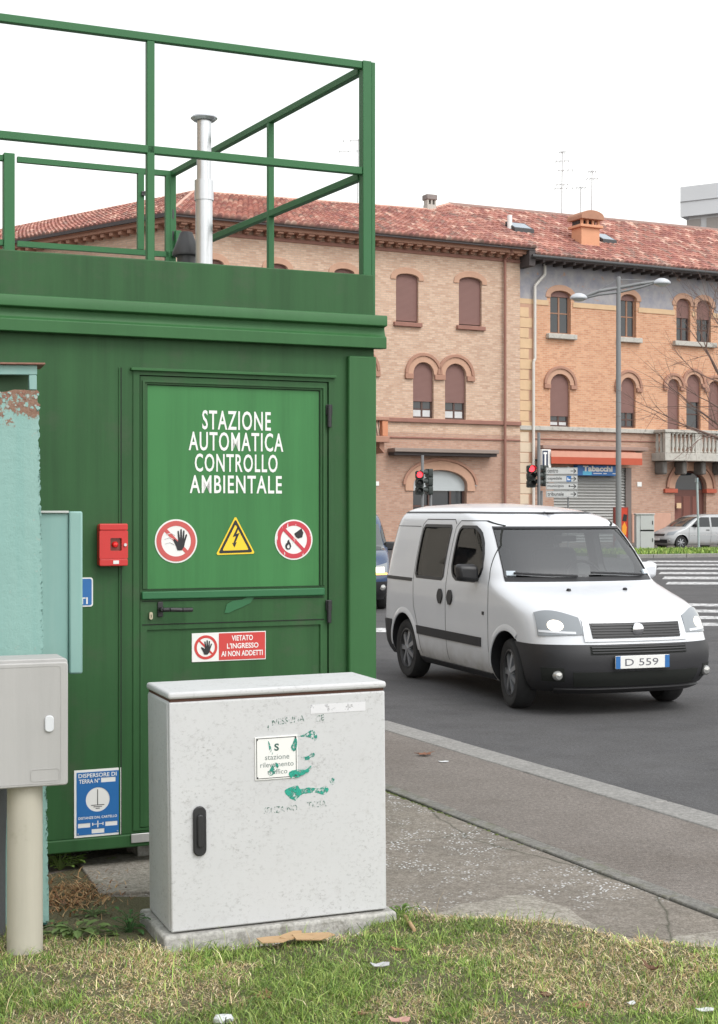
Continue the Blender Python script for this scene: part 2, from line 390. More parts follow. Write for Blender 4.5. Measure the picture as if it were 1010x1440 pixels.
# slabs let into the apron
def slab_px(pts, z1, name='paving_slab', m='slab'):
    pl = [ground(x, y, GZ) for x, y in pts]
    return struct(MB().slab([(p.x, p.y) for p in pl], -.05, z1).build(name, M[m], bevel=.006))
slab_px([(108, 1214), (190, 1200), (330, 1210), (330, 1252), (140, 1259)], GZ + .012, m='pale_conc')
slab_px([(590, 1330), (575, 1300), (592, 1288), (628, 1281), (640, 1272), (690, 1266), (712, 1259), (748, 1258), (770, 1268), (800, 1276), (816, 1290), (838, 1300), (850, 1330)], GZ + .001, m='pale_conc')
slab_px([(905, 1345), (915, 1326), (950, 1316), (1100, 1298), (1140, 1345)], GZ + .001, m='pale_conc')
sp2 = [ground(x, y, GZ) for x, y in ((40, 1236), (112, 1222), (150, 1262), (235, 1262), (250, 1330), (160, 1345), (30, 1345))]
SOIL_POLY = [(p.x, p.y) for p in sp2]
# lawn
LB = [(-9, 6.3), (-2, 6.1), (-1.3, 5.72), (-.95, 5.62), (-.7, 5.5), (-.3, 5.58), (.0, 5.72), (.144, 5.98), (.323, 5.92), (.548, 5.92), (.82, 5.85), (1.0, 5.6), (1.32, 5.48), (2.2, 4.7), (4, 2.0), (7, -2)]
def lawn_edge(x): return np.interp(x, [a for a, b in LB], [b for a, b in LB])
def vnoise(x, y, s, seed=0):
    """cheap smooth 2D value noise"""
    g = np.random.default_rng(seed).random((64, 64)); x = np.asarray(x) * s + 17.3; y = np.asarray(y) * s + 9.1
    i, j = np.floor(x).astype(int), np.floor(y).astype(int); fx, fy = x - i, y - j; fx = fx * fx * (3 - 2 * fx); fy = fy * fy * (3 - 2 * fy)
    G = lambda a, b: g[a % 64, b % 64]
    return (G(i, j) * (1 - fx) + G(i + 1, j) * fx) * (1 - fy) + (G(i, j + 1) * (1 - fx) + G(i + 1, j + 1) * fx) * fy
def lawn_z(x, y): return GZ + .022 + .018 * (vnoise(x, y, 2.2, 3) - .4) + .012 * (vnoise(x, y, 7, 4) - .5)
xs = np.concatenate([np.linspace(-9, -2, 20), np.linspace(-1.9, 2, 110), np.linspace(2.1, 7, 16)])
P = []
for x in xs:
    e = lawn_edge(x) + .05 * (vnoise(x, 0, 9, 8) - .5) + .03 * (vnoise(x, 0, 31, 9) - .5)
    ts = np.concatenate([np.linspace(-8, 4.2, 14), np.linspace(4.25, 6, 50) if e > 4.3 else np.linspace(4.25, 4.3, 50)])
    ys = np.where(ts > 4.2, 4.2 + (ts - 4.2) / 1.8 * (e - 4.2), ts) if e > 4.3 else np.linspace(-8, e, 64)
    row = []
    for k, y in enumerate(ys): row.append((x, y, lawn_z(x, y) - (.02 if k == len(ys) - 1 else 0)))
    P.append(row)
def soil():
    m, t, b = new_mat('lawn_soil'); v = coords(t)
    c = mix(t, noise(t, v, 6, 6, .7), (.07, .055, .035), (.19, .155, .10)); c = mix(t, noise(t, v, 40, 4), c, (.12, .125, .055))
    t.links.new(c, b.inputs['Base Color']); b.inputs['Roughness'].default_value = 1; bump(t, b, noise(t, v, 80, 4), 1, .02); return m
M['soil'] = soil()
struct(MB().slab(SOIL_POLY, -.05, GZ + .002).build('bare_soil', M['soil']))
struct(MB().grid(P, flip=True).build('lawn', M['soil'], smooth=60))
# far side: verge, pavement
def far_slab(name, pts, z1, m, D=None):
    pl = [ground(x, y, z1) for x, y in pts]
    return struct(MB().slab([(p.x, p.y) for p in pl], -.1, z1).build(name, M[m], bevel=.02))
M['verge'] = mat('verge_turf', srgb(84, 112, 44), 1, var=.35, vs_=1.5, bmp=1, bs=14)

# building frame first: the far pavement follows it
BP = at(735, 700, 75.0)
FB = Frame(BP.x, BP.y, 1.94, 1.0)
def fbp(u, d): p = FB.world(u, d); return (p.x, p.y)
struct(MB().slab([fbp(-75, -3.2), fbp(60, -3.2), fbp(60, 30), fbp(-75, 30)], -.1, .13).build('far_pavement', M['path']))
v0 = ground(893, 781, .1); v1 = ground(1010, 779.5, .1); vd = (v1 - v0).normalized(); vn = Vector((-vd.y, vd.x, 0))
vp = lambda a, o: ((v0 + vd * a + vn * o).x, (v0 + vd * a + vn * o).y)
struct(MB().slab([vp(-.5, 0), vp(16, 0), vp(16, 6), vp(-.5, 6)], -.1, .12).build('grass_verge', M['verge']))
vk = struct(thing('verge_kerb', None, None))
for i in range(11):
    MB().slab([vp(-.8 + i * 1.5, -.22), vp(.68 + i * 1.5, -.22), vp(.68 + i * 1.5, 0), vp(-.8 + i * 1.5, 0)], -.1, .14).build('kerb_stone', M['kerb'], vk, bevel=.02)

# road markings
def stripe(px0, px1, y0, y1, sk=0.0):
    a, b_, c, d = ground(px0, y0), ground(px1, y0 + sk), ground(px1 + 4, y1 + sk), ground(px0 - 4, y1)
    struct(MB().add([(p.x, p.y, .004) for p in (d, c, b_, a)], [(0, 1, 2, 3)]).build('road_marking', M['line']))
for i, (y0, y1, x0) in enumerate([(788.5, 790.5, 912), (793, 795.2, 922), (798.2, 801, 926), (804.5, 807.5, 930), (811, 814.6, 935), (818.5, 822, 940)]): stripe(x0, 1090, y0, y1, .5)
for y0, y1, x0 in [(848.5, 852.2, 938), (857, 861, 941), (866, 870.3, 944), (875.5, 880, 947)]: stripe(x0, 1100, y0, y1, 2)
for y0, y1, x0 in [(880, 886, 380)]: stripe(x0, 565, y0, y1, 4)

# ------------------------------------------------------------------ green monitoring cabin
FC = Frame(.073, 7.34, 2.283, 1.0)
cu = lambda x, d=0: FC.uv(x, 900, d)[0]
def cz(x, y, d=0): return FC.uv(x, y, d)[1]
cab = fthing('monitoring_cabin', 'green metal monitoring cabin with a door, behind the speckled grey cabinet', 'cabin', FC, 0, 0, GZ)
UL, DEP = -2.75, 2.64
zb = cz(140, 1195); zsill = cz(140, 1176)
ztop = cz(526, 443, -.05); zpar = cz(515, 386)
# doorway
dl, dr, dt = cu(187), cu(469), cz(187, 519)
front = MB()
wall_out = [(UL, zsill), (0, zsill), (0, ztop), (UL, ztop)]
front.holed(wall_out, [[(dl, zsill + .012), (dr, zsill + .012), (dr, dt), (dl, dt)]], 0, .04)
front.box(UL, UL + .03, .04, DEP, zsill, ztop); front.box(-.03, 0, .04, DEP, zsill, ztop); front.box(UL, 0, DEP, DEP + .03, zsill, ztop)
front.build('wall', M['green'], cab)
MB().box(UL - .01, .012, -.012, DEP + .04, zb, zsill - .002).build('base_beam', M['green'], cab, bevel=.006)
for u in (UL + .1, -1.1, -.12):
    for d in (.25, DEP - .2): MB().box(u - .05, u + .05, d - .1, d + .1, GZ - .01, zb - .001).build('foot', M['concrete'], cab)
# standing seams and corner post
for x in (168,):
    u = cu(x); MB().box(u - .004, u + .004, -.006, .001, zsill, ztop - .3).build('wall_seam', M['green'], cab, bevel=.002)
    MB().box(u + .005, u + .010, -.0012, .001, zsill, ztop - .3).build('wall_joint', M['dark_gap'], cab)
pu = cu(491, -.03)
MB().box(pu, .002, -.03, .06, zsill - .001, ztop - .2).build('corner_post', M['green_trim'], cab, bevel=.008)
# cornice: two stepped bands along the top
zA, zB, zC, zD = cz(530, 443, -.06), cz(530, 458, -.06), cz(530, 473, -.05), cz(530, 490, -.05)
prof = [(0.02, zA), (-.06, zA), (-.064, zA - .006), (-.064, zB), (-.03, zB - .004), (-.03, zB - .012), (-.04, zC + .006), (-.056, zC - .004), (-.056, zD), (-.045, zD), (.02, zD + .004)]
c_ = MB(); n_ = len(prof)
for u in (UL - .05, .045): c_.v += [(u, d, z) for d, z in prof]
c_.f = [tuple(range(n_)), tuple(range(2 * n_ - 1, n_ - 1, -1))] + [(i, i + n_, (i + 1) % n_ + n_, (i + 1) % n_) for i in range(n_)]; c_.m = [0] * len(c_.f)
c_.build('cornice', M['green_trim'], cab, bevel=.004, fix=True)
p_ = MB(); p_.box(UL, .0, -.002, .03, zA + .001, zpar); p_.box(-.03, 0, .031, DEP, zA + .001, zpar); p_.box(UL, UL + .03, .031, DEP, zA + .001, zpar); p_.box(UL, 0, DEP, DEP + .03, zA, zpar)
p_.build('parapet', M['green'], cab, bevel=.006)
MB().box(UL + .03, -.03, .03, DEP, zA, zA + .04).build('roof_deck', M['roof_deck'], cab)
MB().box(cu(183), cu(471), -.022, 0.001, cz(187, 521), cz(187, 517)).build('drip_strip', M['green_trim'], cab, bevel=.002)
fr_ = MB()
fl, frr, ft = cu(196), cu(462), cz(196, 527)
fr_.holed([(dl, zsill + .012), (dr, zsill + .012), (dr, dt), (dl, dt)], [[(fl, zsill + .02), (frr, zsill + .02), (frr, ft), (fl, ft)]], -.006, .05)
fr_.build('door_frame', M['green'], cab, bevel=.003)
# door leaf: stiles and rails around recessed panels
lx0, lx1, lz0, lz1 = fl + .005, frr - .005, zsill + .024, ft - .004
ux0, ux1 = cu(207), cu(451)
zU1, zU0 = cz(207, 540), cz(207, 830); zM1, zM0 = cz(207, 832), cz(207, 843); zK1, zK0 = cz(207, 846), cz(207, 878); zL1, zL0 = cz(207, 886), zsill + .10
leaf = MB(); leaf.holed([(lx0, lz0), (lx1, lz0), (lx1, lz1), (lx0, lz1)], [[(ux0, zU0), (ux1, zU0), (ux1, zU1), (ux0, zU1)], [(ux0, zL0), (ux1, zL0), (ux1, zL1), (ux0, zL1)]], .002, .04)
door = leaf.build('door', M['green'], cab, bevel=.004)
MB().box(ux0 - .01, ux1 + .01, .012, .035, zU0 - .01, zU1 + .01).build('upper_panel', M['green_door'], door, label='brighter green upper door panel')
MB().box(ux0 - .01, ux1 + .01, .012, .035, zL0 - .01, zL1 + .01).build('lower_panel', M['green'], door)
MB().holed([(ux0 - .004, zU0 - .004), (ux1 + .004, zU0 - .004), (ux1 + .004, zU1 + .004), (ux0 - .004, zU1 + .004)], [[(ux0 + .004, zU0 + .004), (ux1 - .004, zU0 + .004), (ux1 - .004, zU1 - .004), (ux0 + .004, zU1 - .004)]], .0095, .0119).build('panel_joint', M['green_dark'], door)
MB().holed([(ux0 - .022, zU0 + .006), (ux1 + .022, zU0 + .006), (ux1 + .022, zU1 + .018), (ux0 - .022, zU1 + .018)], [[(ux0 - .012, zU0 + .0065), (ux1 + .012, zU0 + .0065), (ux1 + .012, zU1 + .009), (ux0 - .012, zU1 + .009)]], -.006, .0015).build('panel_moulding', M['green'], door, bevel=.002)
MB().holed([(lx0 - .006, lz0), (lx1 + .006, lz0), (lx1 + .006, lz1 + .006), (lx0 - .006, lz1 + .006)], [[(lx0 + .001, lz0 + .001), (lx1 - .001, lz0 + .001), (lx1 - .001, lz1 - .001), (lx0 + .001, lz1 - .001)]], .018, .03).build('leaf_gap', M['dark_gap'], door)
MB().box(lx0 + .004, lx1 - .018, -.014, .0015, zM0, zM1).build('middle_rail', M['green_fresh'], door, bevel=.005)
MB().box(lx0 + .008, lx1 - .018, -.0006, .0012, zK0 - .004, zK0).build('rail_joint', M['dark_gap'], door)
MB().box(lx0 + .008, lx1 - .018, -.0006, .0012, zK1, zK1 + .0025).build('rail_joint', M['dark_gap'], door)
for (x, y) in ((463, 584), (462.5, 859)):
    u, z = FC.uv(x, y, -.012); hb = MB(); hb.box(u - .014, u + .018, -.012, -.003, z + .002, z + .052); hb.tube((u, -.016, z - .058), (u, -.016, z + .05), .011, n=12)
    hb.build('hinge', M['black_plastic'], door, bevel=.002)
u, z = FC.uv(226, 857, -.01); hd = MB(); hd.box(u - .013, u + .013, -.008, .0015, z - .035, z + .035); hd.tube((u, -.004, z), (u, -.05, z), .011, n=12)
hd.path([(u, -.048, z), (u + .03, -.056, z + .001), (u + .09, -.054, z - .002), (u + .142, -.045, z - .003)], .0105, 12); hd.build('handle', M['black_plastic'], door, bevel=.003)
u, z = FC.uv(212.5, 866, -.01); lk = MB(); lk.prism(rrect(u - .008, u + .008, z - .017, z + .017, .007), -.012, .0015); lk.box(u - .0015, u + .0015, -.0128, -.0115, z - .008, z + .006, 1); lk.build('lock_cylinder', [M['brass'], M['dark_gap']], door)
# smear of fresh green paint over the lock rail
sm = MB(); q = lambda x, y: FC.uv(x, y, -.0022)
sm.prism([q(x, y) for x, y in ((316, 862), (319, 850), (327, 845), (341, 843), (352, 838), (359, 838), (352, 848), (340, 854), (330, 858), (322, 862))], -.0024, -.0008); sm.build('paint_smear', M['green_fresh'], door)
le = MB()
for s_, x0, x1, yb, yt in (('STAZIONE', 284.5, 381, 603, 576.5), ('AUTOMATICA', 265.5, 398.5, 632.5, 606.5), ('CONTROLLO', 274, 390.5, 662.5, 637.5), ('AMBIENTALE', 267, 396.5, 692.5, 668)):
    (u0, z0), (u1, _) = FC.uv(x0, (yb + 1), .0105), FC.uv(x1, yb, .0105)
    z1 = FC.uv(x0, yt, .0105)[1]; z0 = FC.uv(x0, yb + .8, .0105)[1]
    le.text(s_, u0, u1, z0, z1, .0105, 0, .014, 1.14)
le.build('lettering', M['white_ink'], door)
us = cu(183); MB().box(us, cu(214), -.022, -.0125, cz(190, 1184), cz(190, 1171.5)).build('threshold_strip', M['alu'], cab, bevel=.002)

# ---- roof railing
rt = fthing('roof_railing', 'green square tube railing standing on the roof of the cabin', 'railing', FC, 0, 0, 0)
rt.location.z = zA; rt['off'] = (0, 0, zA)
S = .036; zt = cz(508, 91, .02); zm = cz(508, 240, .02); ru0 = -.012; rd0 = .03
bu, bd = -.254, 2.6
rail = lambda a, b_, nm='rail', s=S: MB().bar(a, b_, s, s).build(nm, M['green_rail'], rt, bevel=.003)
post = lambda u, d, z0, z1, s=S, nm='post': MB().box(u - s / 2, u + s / 2, d - s / 2, d + s / 2, z0, z1).build(nm, M['green_rail'], rt, bevel=.003)
for z in (zt, zm): rail((UL + .02, rd0, z), (cu(508, rd0), rd0, z))
cp = MB(); cp.box(cu(508, rd0), cu(520, rd0), rd0 - .025, rd0 + .03, zpar - .25, zt + .02); cp.box(cu(520.6, rd0), cu(526, rd0), rd0 - .018, rd0 + .03, zA + .002, zt + .018)
cp.build('corner_post', M['green_rail'], rt, bevel=.003)
post(cu(211, rd0), rd0, zpar - .02, zt - S / 2 - .001); post(UL + .03, rd0, zpar - .02, zt + S / 2)
cu0 = cu(511, rd0)
for z in (zt - .018, zm - .02): rail((cu0, rd0 + .03, z), (bu, bd, z))
t_ = (Vector((bu, bd, 0)) - Vector((cu0, rd0, 0)))
mp_ = Vector((cu0, rd0, 0)) + t_ * .42
post(mp_.x, mp_.y, zA + .04, zt - .036, .034)
post(bu, bd, zA + .04, zt, .04, 'back_post')
# gate in the back railing
gx0, gx1 = FC.uv(24, 300, bd)[0], FC.uv(236, 300, bd)[0]
g_ = MB(); gb = lambda a, b_: g_.bar(a, b_, .034, .034)
gb((gx0, bd, zt - .02), (gx1 + .017, bd, zt - .02)); gb((gx0, bd, zm - .02), (gx1 - .0, bd, zm - .02))
g_.box(gx1 - .017, gx1 + .017, bd - .017, bd + .017, zA + .05, zt - .038)
gm = FC.uv(197.5, 300, bd)[0]; g_.box(gm - .02, gm + .02, bd - .019, bd + .019, zm - .001, zt - .0375)
gate = g_.build('gate', M['green_rail'], rt)
for z in (zt - .28, zt - .42): MB().tube((gx1 + .03, bd - .01, z - .03), (gx1 + .03, bd - .01, z + .03), .012).build('hinge', M['dark_metal'], gate)
MB().box(gx1 + .036, gx1 + .075, bd - .06, bd - .03, zm + .02, zm + .13).build('latch_plate', M['green_rail'], gate, bevel=.004)
ck = MB(); ck.tube((gm + .0, bd - .03, zt - .16), (gm + .08, bd - .03, zt - .155), .008); ck.tube((gm, bd - .03, zt - .175), (gm + .07, bd - .03, zt - .17), .008); ck.build('clamp', M['dark_metal'], gate)
lp = FC.uv(12, 300, bd)[0]; post(lp, bd, zA + .04, zt + .01, .066, 'back_post')
for z in (zt - .02, zm - .02): rail((UL + .02, bd, z), (lp - .033, bd, z))
post(UL + .03, bd, zA + .04, zt, .036)
for z in (zt - .02, zm - .02): rail((UL + .03, rd0 + .02, z), (UL + .03, bd - .02, z))

# ---- things on the roof
pD = 8.55
def px_r(w_, D): return w_ / 2 / F * D
b0 = at(287, 372, pD); fl_ = at(287, 0, pD); zz = lambda y, D=pD: at(0, y, D).z
pipe = thing('exhaust_pipe', 'thin galvanised exhaust pipe with a flat round cap on the cabin roof', 'pipe', (b0.x, b0.y, zA + .04)); pipe['off'] = (b0.x, b0.y, zA + .04)
c0 = lambda z: (b0.x, b0.y, z)
MB().tube(c0(zA + .04), c0(zz(280)), px_r(24, pD), n=24).build('lower_pipe', M['steel'], pipe, smooth=40)
MB().lathe([(px_r(20, pD), zz(282.5)), (px_r(27, pD), zz(282)), (px_r(27, pD), zz(254)), (px_r(20, pD), zz(253))], 24, c0(0)).build('collar', M['steel'], pipe, smooth=40)
MB().tube(c0(zz(255)), c0(zz(170)), px_r(20.5, pD), n=24).build('upper_pipe', M['steel'], pipe, smooth=40)
MB().lathe([(0, zz(163)), (px_r(34, pD), zz(164)), (px_r(38, pD), zz(166.5)), (px_r(30, pD), zz(170)), (0, zz(169))], 28, c0(0)).build('cap', M['steel'], pipe, smooth=40)
vD = 8.75; vb = at(262, 372, vD); vz = lambda y: at(0, y, vD).z
ven = thing('roof_vent', 'dark conical rain hood vent beside the exhaust pipe', 'vent', (vb.x, vb.y, zA + .04)); ven['off'] = (vb.x, vb.y, zA + .04)
MB().tube((vb.x, vb.y, zA + .04), (vb.x, vb.y, vz(352)), px_r(26, vD), n=20).build('pipe', M['dark_metal'], ven, smooth=40)
MB().lathe([(0, vz(326)), (px_r(17, vD), vz(326.5)), (px_r(27, vD), vz(340)), (px_r(40, vD), vz(357)), (px_r(38, vD), vz(360)), (0, vz(352))], 28, (vb.x, vb.y, 0)).build('hood', M['dark_metal'], ven, smooth=40)

# ---- signs on the cabin
HAND = [(.30, 0), (.60, 0), (.78, .17), (.86, .42), (1.0, .70), (.975, .755), (.90, .73), (.775, .51), (.775, .52), (.815, .90), (.775, .935), (.715, .92), (.655, .56), (.635, .56), (.615, .965), (.56, 1.0), (.505, .965), (.495, .56), (.475, .56), (.40, .90), (.345, .92), (.305, .885), (.355, .44), (.33, .40), (.09, .535), (.02, .52), (.01, .46), (.19, .21)]
def band(cx, cz_, r, a, wd):
    """a diagonal bar across a disc of radius r"""
    c, s_ = math.cos(R(a)), math.sin(R(a)); h = wd / 2
    return [(cx + x * c - y * s_, cz_ + x * s_ + y * c) for x, y in ((-r, -h), (r, -h), (r, h), (-r, h))]
def prohib(px, py, prx, d, label, kind, red):
    u, z = FC.uv(px, py, d); r = prx / F * 7.02
    t = fthing('prohibition_sign', label, 'sign', FC, u, d, z)
    MB().prism(circle(u, z, r, 48), d - .003, d).build('plate', M['white_plate'], t)
    MB().holed(circle(u, z, r * .93, 48), [circle(u, z, r * .70, 40)], d - .0042, d - .0031).build('red_ring', red, t)
    if kind == 'hand':
        MB().prism(band(u, z, r * .72, -45, r * .17), d - .0040, d - .0032).build('red_bar', red, t)
        gh = MB()
        for k, (a, b_) in enumerate(((-.35, .30), (-.42, .10), (-.40, -.12))): gh.path([(u + r * (a - .12), d - .0036, z + r * b_), (u + r * (a + .1), d - .0036, z + r * (b_ + .07)), (u + r * (a + .3), d - .0036, z + r * (b_ - .03))], r * .018, 6)
        gh.build('faded_figure', M['ghost_ink'], t)
        MB().prism([(u + r * (-.14 + .66 * x), z + r * (-.42 + .98 * y)) for x, y in HAND], d - .0052, d - .0042).build('hand_pictogram', M['black_ink'], t)
    else:
        MB().prism(band(u, z, r * .72, -45, r * .17), d - .0050, d - .0042).build('red_bar', red, t)
        MB().prism([(u + r * x, z + r * y) for x, y in ((.02, .30), (.40, .56), (.50, .34), (.44, .12), (.22, .06), (.10, .14))], d - .0052, d - .0034).build('bucket_pictogram', M['black_ink'], t)
        MB().holed([(u + r * x, z + r * y) for x, y in ((-.36, -.48), (-.22, -.48), (-.14, -.34), (-.17, -.2), (-.24, -.08), (-.26, .02), (-.34, -.06), (-.36, -.16), (-.42, -.18), (-.46, -.3), (-.43, -.42))], [[(u + r * x, z + r * y) for x, y in ((-.33, -.42), (-.24, -.42), (-.21, -.33), (-.27, -.2), (-.34, -.28), (-.37, -.36))]], d - .0052, d - .0034).build('flame_pictogram', M['black_ink'], t)
        gh = MB()
        for k in range(3): gh.path([(u + r * (-.08 + .1 * k), d - .0036, z + r * (-.2 + .1 * k)), (u + r * (.05 + .1 * k), d - .0036, z + r * (-.02 + .06 * k))], r * .016, 6)
        gh.build('faded_water', M['ghost_ink'], t)
    return t
prohib(247.5, 761, 30.5, .012, 'round red and white prohibition sign with a raised black hand on the door', 'hand', M['sign_red_pale'])
def worn_red():
    m, t, b = new_mat('scratched_red'); v = coords(t, (1, 1, 1), 'Object', (0, R(40), 0))
    s_ = noise(t, coords(t, (30, 30, 4), 'Object', (0, R(35), 0)), 1.6, 5, .7)
    t.links.new(mix(t, ramp(t, s_, .6, .63), srgb(190, 58, 70), (.7, .7, .69)), b.inputs['Base Color']); b.inputs['Roughness'].default_value = .5; return m
prohib(413, 759, 29, .012, 'round scratched red and white sign forbidding water on flames on the door', 'fire', worn_red())
u, z = FC.uv(331, 757, .012)
tri = fthing('warning_sign', 'yellow triangular electric shock warning sign on the green door', 'sign', FC, u, .012, z)
def tripts(k):
    P_ = [FC.uv(x, y, .012) for x, y in ((331, 725.5), (358.5, 778.5), (303.5, 780.5))]; cx = sum(p[0] for p in P_) / 3; cz_ = sum(p[1] for p in P_) / 3
    o = []
    for i in range(3):
        a, p, b_ = P_[i - 1], P_[i], P_[(i + 1) % 3]
        for q_, t2 in ((a, .10), (a, .04), (b_, .04), (b_, .10)):
            f_ = 1 - (0 if t2 == .10 else .015); o.append((p[0] * (1 - t2) + q_[0] * t2, p[1] * (1 - t2) + q_[1] * t2))
    return [(cx + (a - cx) * k, cz_ + (b_ - cz_) * k) for a, b_ in o]
MB().prism(tripts(1.0), .009, .012).build('plate', M['sign_yellow'], tri)
MB().holed(tripts(.88), [tripts(.68)], .0078, .0088).build('black_border', M['black_ink'], tri)
q = lambda x, y: FC.uv(x, y, .008)
MB().prism([q(x, y) for x, y in ((334, 741), (327.5, 755), (332, 754), (328.2, 764), (326.6, 763.4), (330, 770), (333, 762.4), (331.2, 763), (337, 749.5), (332.4, 750.8), (336, 742))], .0078, .0088).build('bolt_pictogram', M['black_ink'], tri)
# red entry ban sign
x0, x1 = cu(269.5, .012), cu(373.5, .012); zz0, zz1 = cz(320, 931, .012), cz(320, 889, .012); zz0 += .006; zz1 -= .0
ban = fthing('entry_ban_sign', 'small red and white sign with three lines of text below the door handle', 'sign', FC, (x0 + x1) / 2, .012, (zz0 + zz1) / 2)
MB().box(x0, x1, .008, .0118, zz0, zz1).build('plate', M['white_plate'], ban, bevel=.001)
xm = x0 + (x1 - x0) * .36
MB().box(xm, x1 - .004, .0068, .0078, zz0 + .005, zz1 - .004).build('red_field', M['sign_red'], ban)
ic = (x0 + xm) / 2 + .002, (zz0 + zz1) / 2; rr = (zz1 - zz0) * .42
MB().holed(circle(*ic, rr, 36), [circle(*ic, rr * .78, 32)], .0068, .0078).build('red_ring', M['sign_red'], ban)
MB().prism(band(*ic, rr * .8, -45, rr * .16), .0066, .0076).build('red_bar', M['sign_red'], ban)
MB().prism([(ic[0] + rr * (-.42 + .95 * x), ic[1] + rr * (-.6 + 1.2 * y)) for x, y in HAND], .0056, .0066).build('hand_pictogram', M['black_ink'], ban)
bt = MB(); hh = (zz1 - zz0); bw_ = x1 - xm
for k, (s_, a, b_) in enumerate((('VIETATO', .27, .72), ("L'INGRESSO", .17, .84), ('AI NON ADDETTI', .05, .93))):
    bt.text(s_, xm + bw_ * a, xm + bw_ * b_, zz1 - hh * (.305 + .27 * k), zz1 - hh * (.115 + .27 * k), .0062, 0, .02)
bt.build('lettering', M['white_ink'], ban)
# earth electrode sign
x0, x1 = cu(104), cu(170); z0, z1 = cz(137, 1176), cz(137, 1081.5)
es = fthing('earthing_sign', 'tall blue and white earth electrode sign low on the cabin wall', 'sign', FC, (x0 + x1) / 2, 0, (z0 + z1) / 2)
W_, H_ = x1 - x0, z1 - z0; X = lambda a: x0 + W_ * a; Z = lambda a: z0 + H_ * a
MB().box(x0, x1, -.004, -.0004, z0, z1).build('plate', M['white_plate'], es, bevel=.001)
MB().holed([(X(.05), Z(.035)), (X(.95), Z(.035)), (X(.95), Z(.965)), (X(.05), Z(.965))], [circle(X(.5), Z(.55), W_ * .255, 36), [(X(.57), Z(.80)), (X(.88), Z(.80)), (X(.88), Z(.87)), (X(.57), Z(.87))], [(X(.08), Z(.145)), (X(.34), Z(.145)), (X(.34), Z(.21)), (X(.08), Z(.21))], [(X(.66), Z(.145)), (X(.92), Z(.145)), (X(.92), Z(.21)), (X(.66), Z(.21))], [(X(.37), Z(.05)), (X(.64), Z(.05)), (X(.64), Z(.115)), (X(.37), Z(.115))]], -.0052, -.0042).build('blue_field', M['sign_blue'], es)
t_ = MB()
t_.text('DISPERSORE DI', X(.09), X(.90), Z(.885), Z(.945), -.0058, 0, .015); t_.text('TERRA N°', X(.10), X(.54), Z(.80), Z(.865), -.0058, 0, .015)
t_.text('DISTANZE DAL CARTELLO', X(.09), X(.91), Z(.268), Z(.305), -.0058, 0, .015)
t_.box(X(.40), X(.60), -.0062, -.0054, Z(.182), Z(.19)); t_.box(X(.49), X(.51), -.0062, -.0054, Z(.135), Z(.235)); t_.box(X(.38), X(.40), -.0062, -.0054, Z(.165), Z(.207)); t_.box(X(.60), X(.62), -.0062, -.0054, Z(.165), Z(.207))
t_.build('lettering', M['white_ink'], es)
e_ = MB(); e_.box(X(.49), X(.505), -.005, -.0041, Z(.47), Z(.70))
for k, (a, zc) in enumerate(((.14, .47), (.09, .445), (.045, .42))): e_.box(X(.5 - a), X(.5 + a), -.005, -.0041, Z(zc - .006), Z(zc + .003))
e_.build('earth_symbol', M['black_ink'], es)
for a in (.08, .92): MB().tube((X(a), -.0075, Z(.06)), (X(a), -.004, Z(.06)), .003).build('rivet', M['alu'], es)
# small blue sign half hidden
x0, x1 = cu(70), cu(130.5); z0, z1 = cz(125, 853), cz(125, 812)
bs = fthing('blue_notice', 'small blue sign with white rim half hidden behind the turquoise box', 'sign', FC, (x0 + x1) / 2, 0, (z0 + z1) / 2)
MB().prism(rrect(x0, x1, z0, z1, .012), -.004, -.0004).build('plate', M['white_plate'], bs)
MB().prism(rrect(x0 + .006, x1 - .006, z0 + .006, z1 - .006, .009), -.0052, -.0042).build('blue_field', M['sign_blue'], bs)
u0, u1 = cu(111, -.006), cu(123.5, -.006); MB().text('TI', u0, u1, z0 + .012, z0 + .042, -.0058, 0, .02).build('lettering', M['white_ink'], bs)
# alarm box
x0, x1 = cu(140, -.055), cu(180, -.055); z0, z1 = cz(160, 796, -.055), cz(160, 736.5, -.055)
al = fthing('alarm_box', 'red fire alarm call box with round button on the cabin wall', 'alarm box', FC, (x0 + x1) / 2, 0, (z0 + z1) / 2)
W_, H_ = x1 - x0, z1 - z0; X = lambda a: x0 + W_ * a; Z = lambda a: z0 + H_ * a
MB().prism(rrect(x0 + .002, x1 - .002, z0 + .002, z1 - .002, .008), -.035, -.0005).build('back_box', M['red_box'], al, bevel=.003)
fb = MB().holed(rrect(x0, x1, z0 + H_ * .17, z1 - H_ * .16, .006), [rrect(X(.38), X(.78), Z(.36), Z(.66), .004)], -.055, -.0355).build('front_cover', M['red_box'], al, bevel=.003)
MB().prism(rrect(x0, x1, z1 - H_ * .155, z1, .006), -.055, -.0355).build('top_band', M['red_box'], al, bevel=.003)
MB().prism(rrect(x0, x1, z0, z0 + H_ * .165, .006), -.055, -.0355).build('bottom_band', M['red_box'], al, bevel=.003)
MB().box(X(.38), X(.78), -.040, -.036, Z(.36), Z(.66)).build('window_back', M['brown_glass'], al)
MB().lathe([(0, -.06), (.010, -.058), (.0135, -.052), (.014, -.0405)], 20, (X(.56), 0, Z(.505)), 'y').build('push_button', M['red_button'], al, smooth=40)
MB().tube((X(.90), -.062, Z(.5)), (X(.90), -.054, Z(.5)), .007, n=12).build('lock', M['alu'], al)
MB().box(X(.48), X(.68), -.0565, -.0552, Z(.05), Z(.13)).build('sticker', M['white_plate'], al)

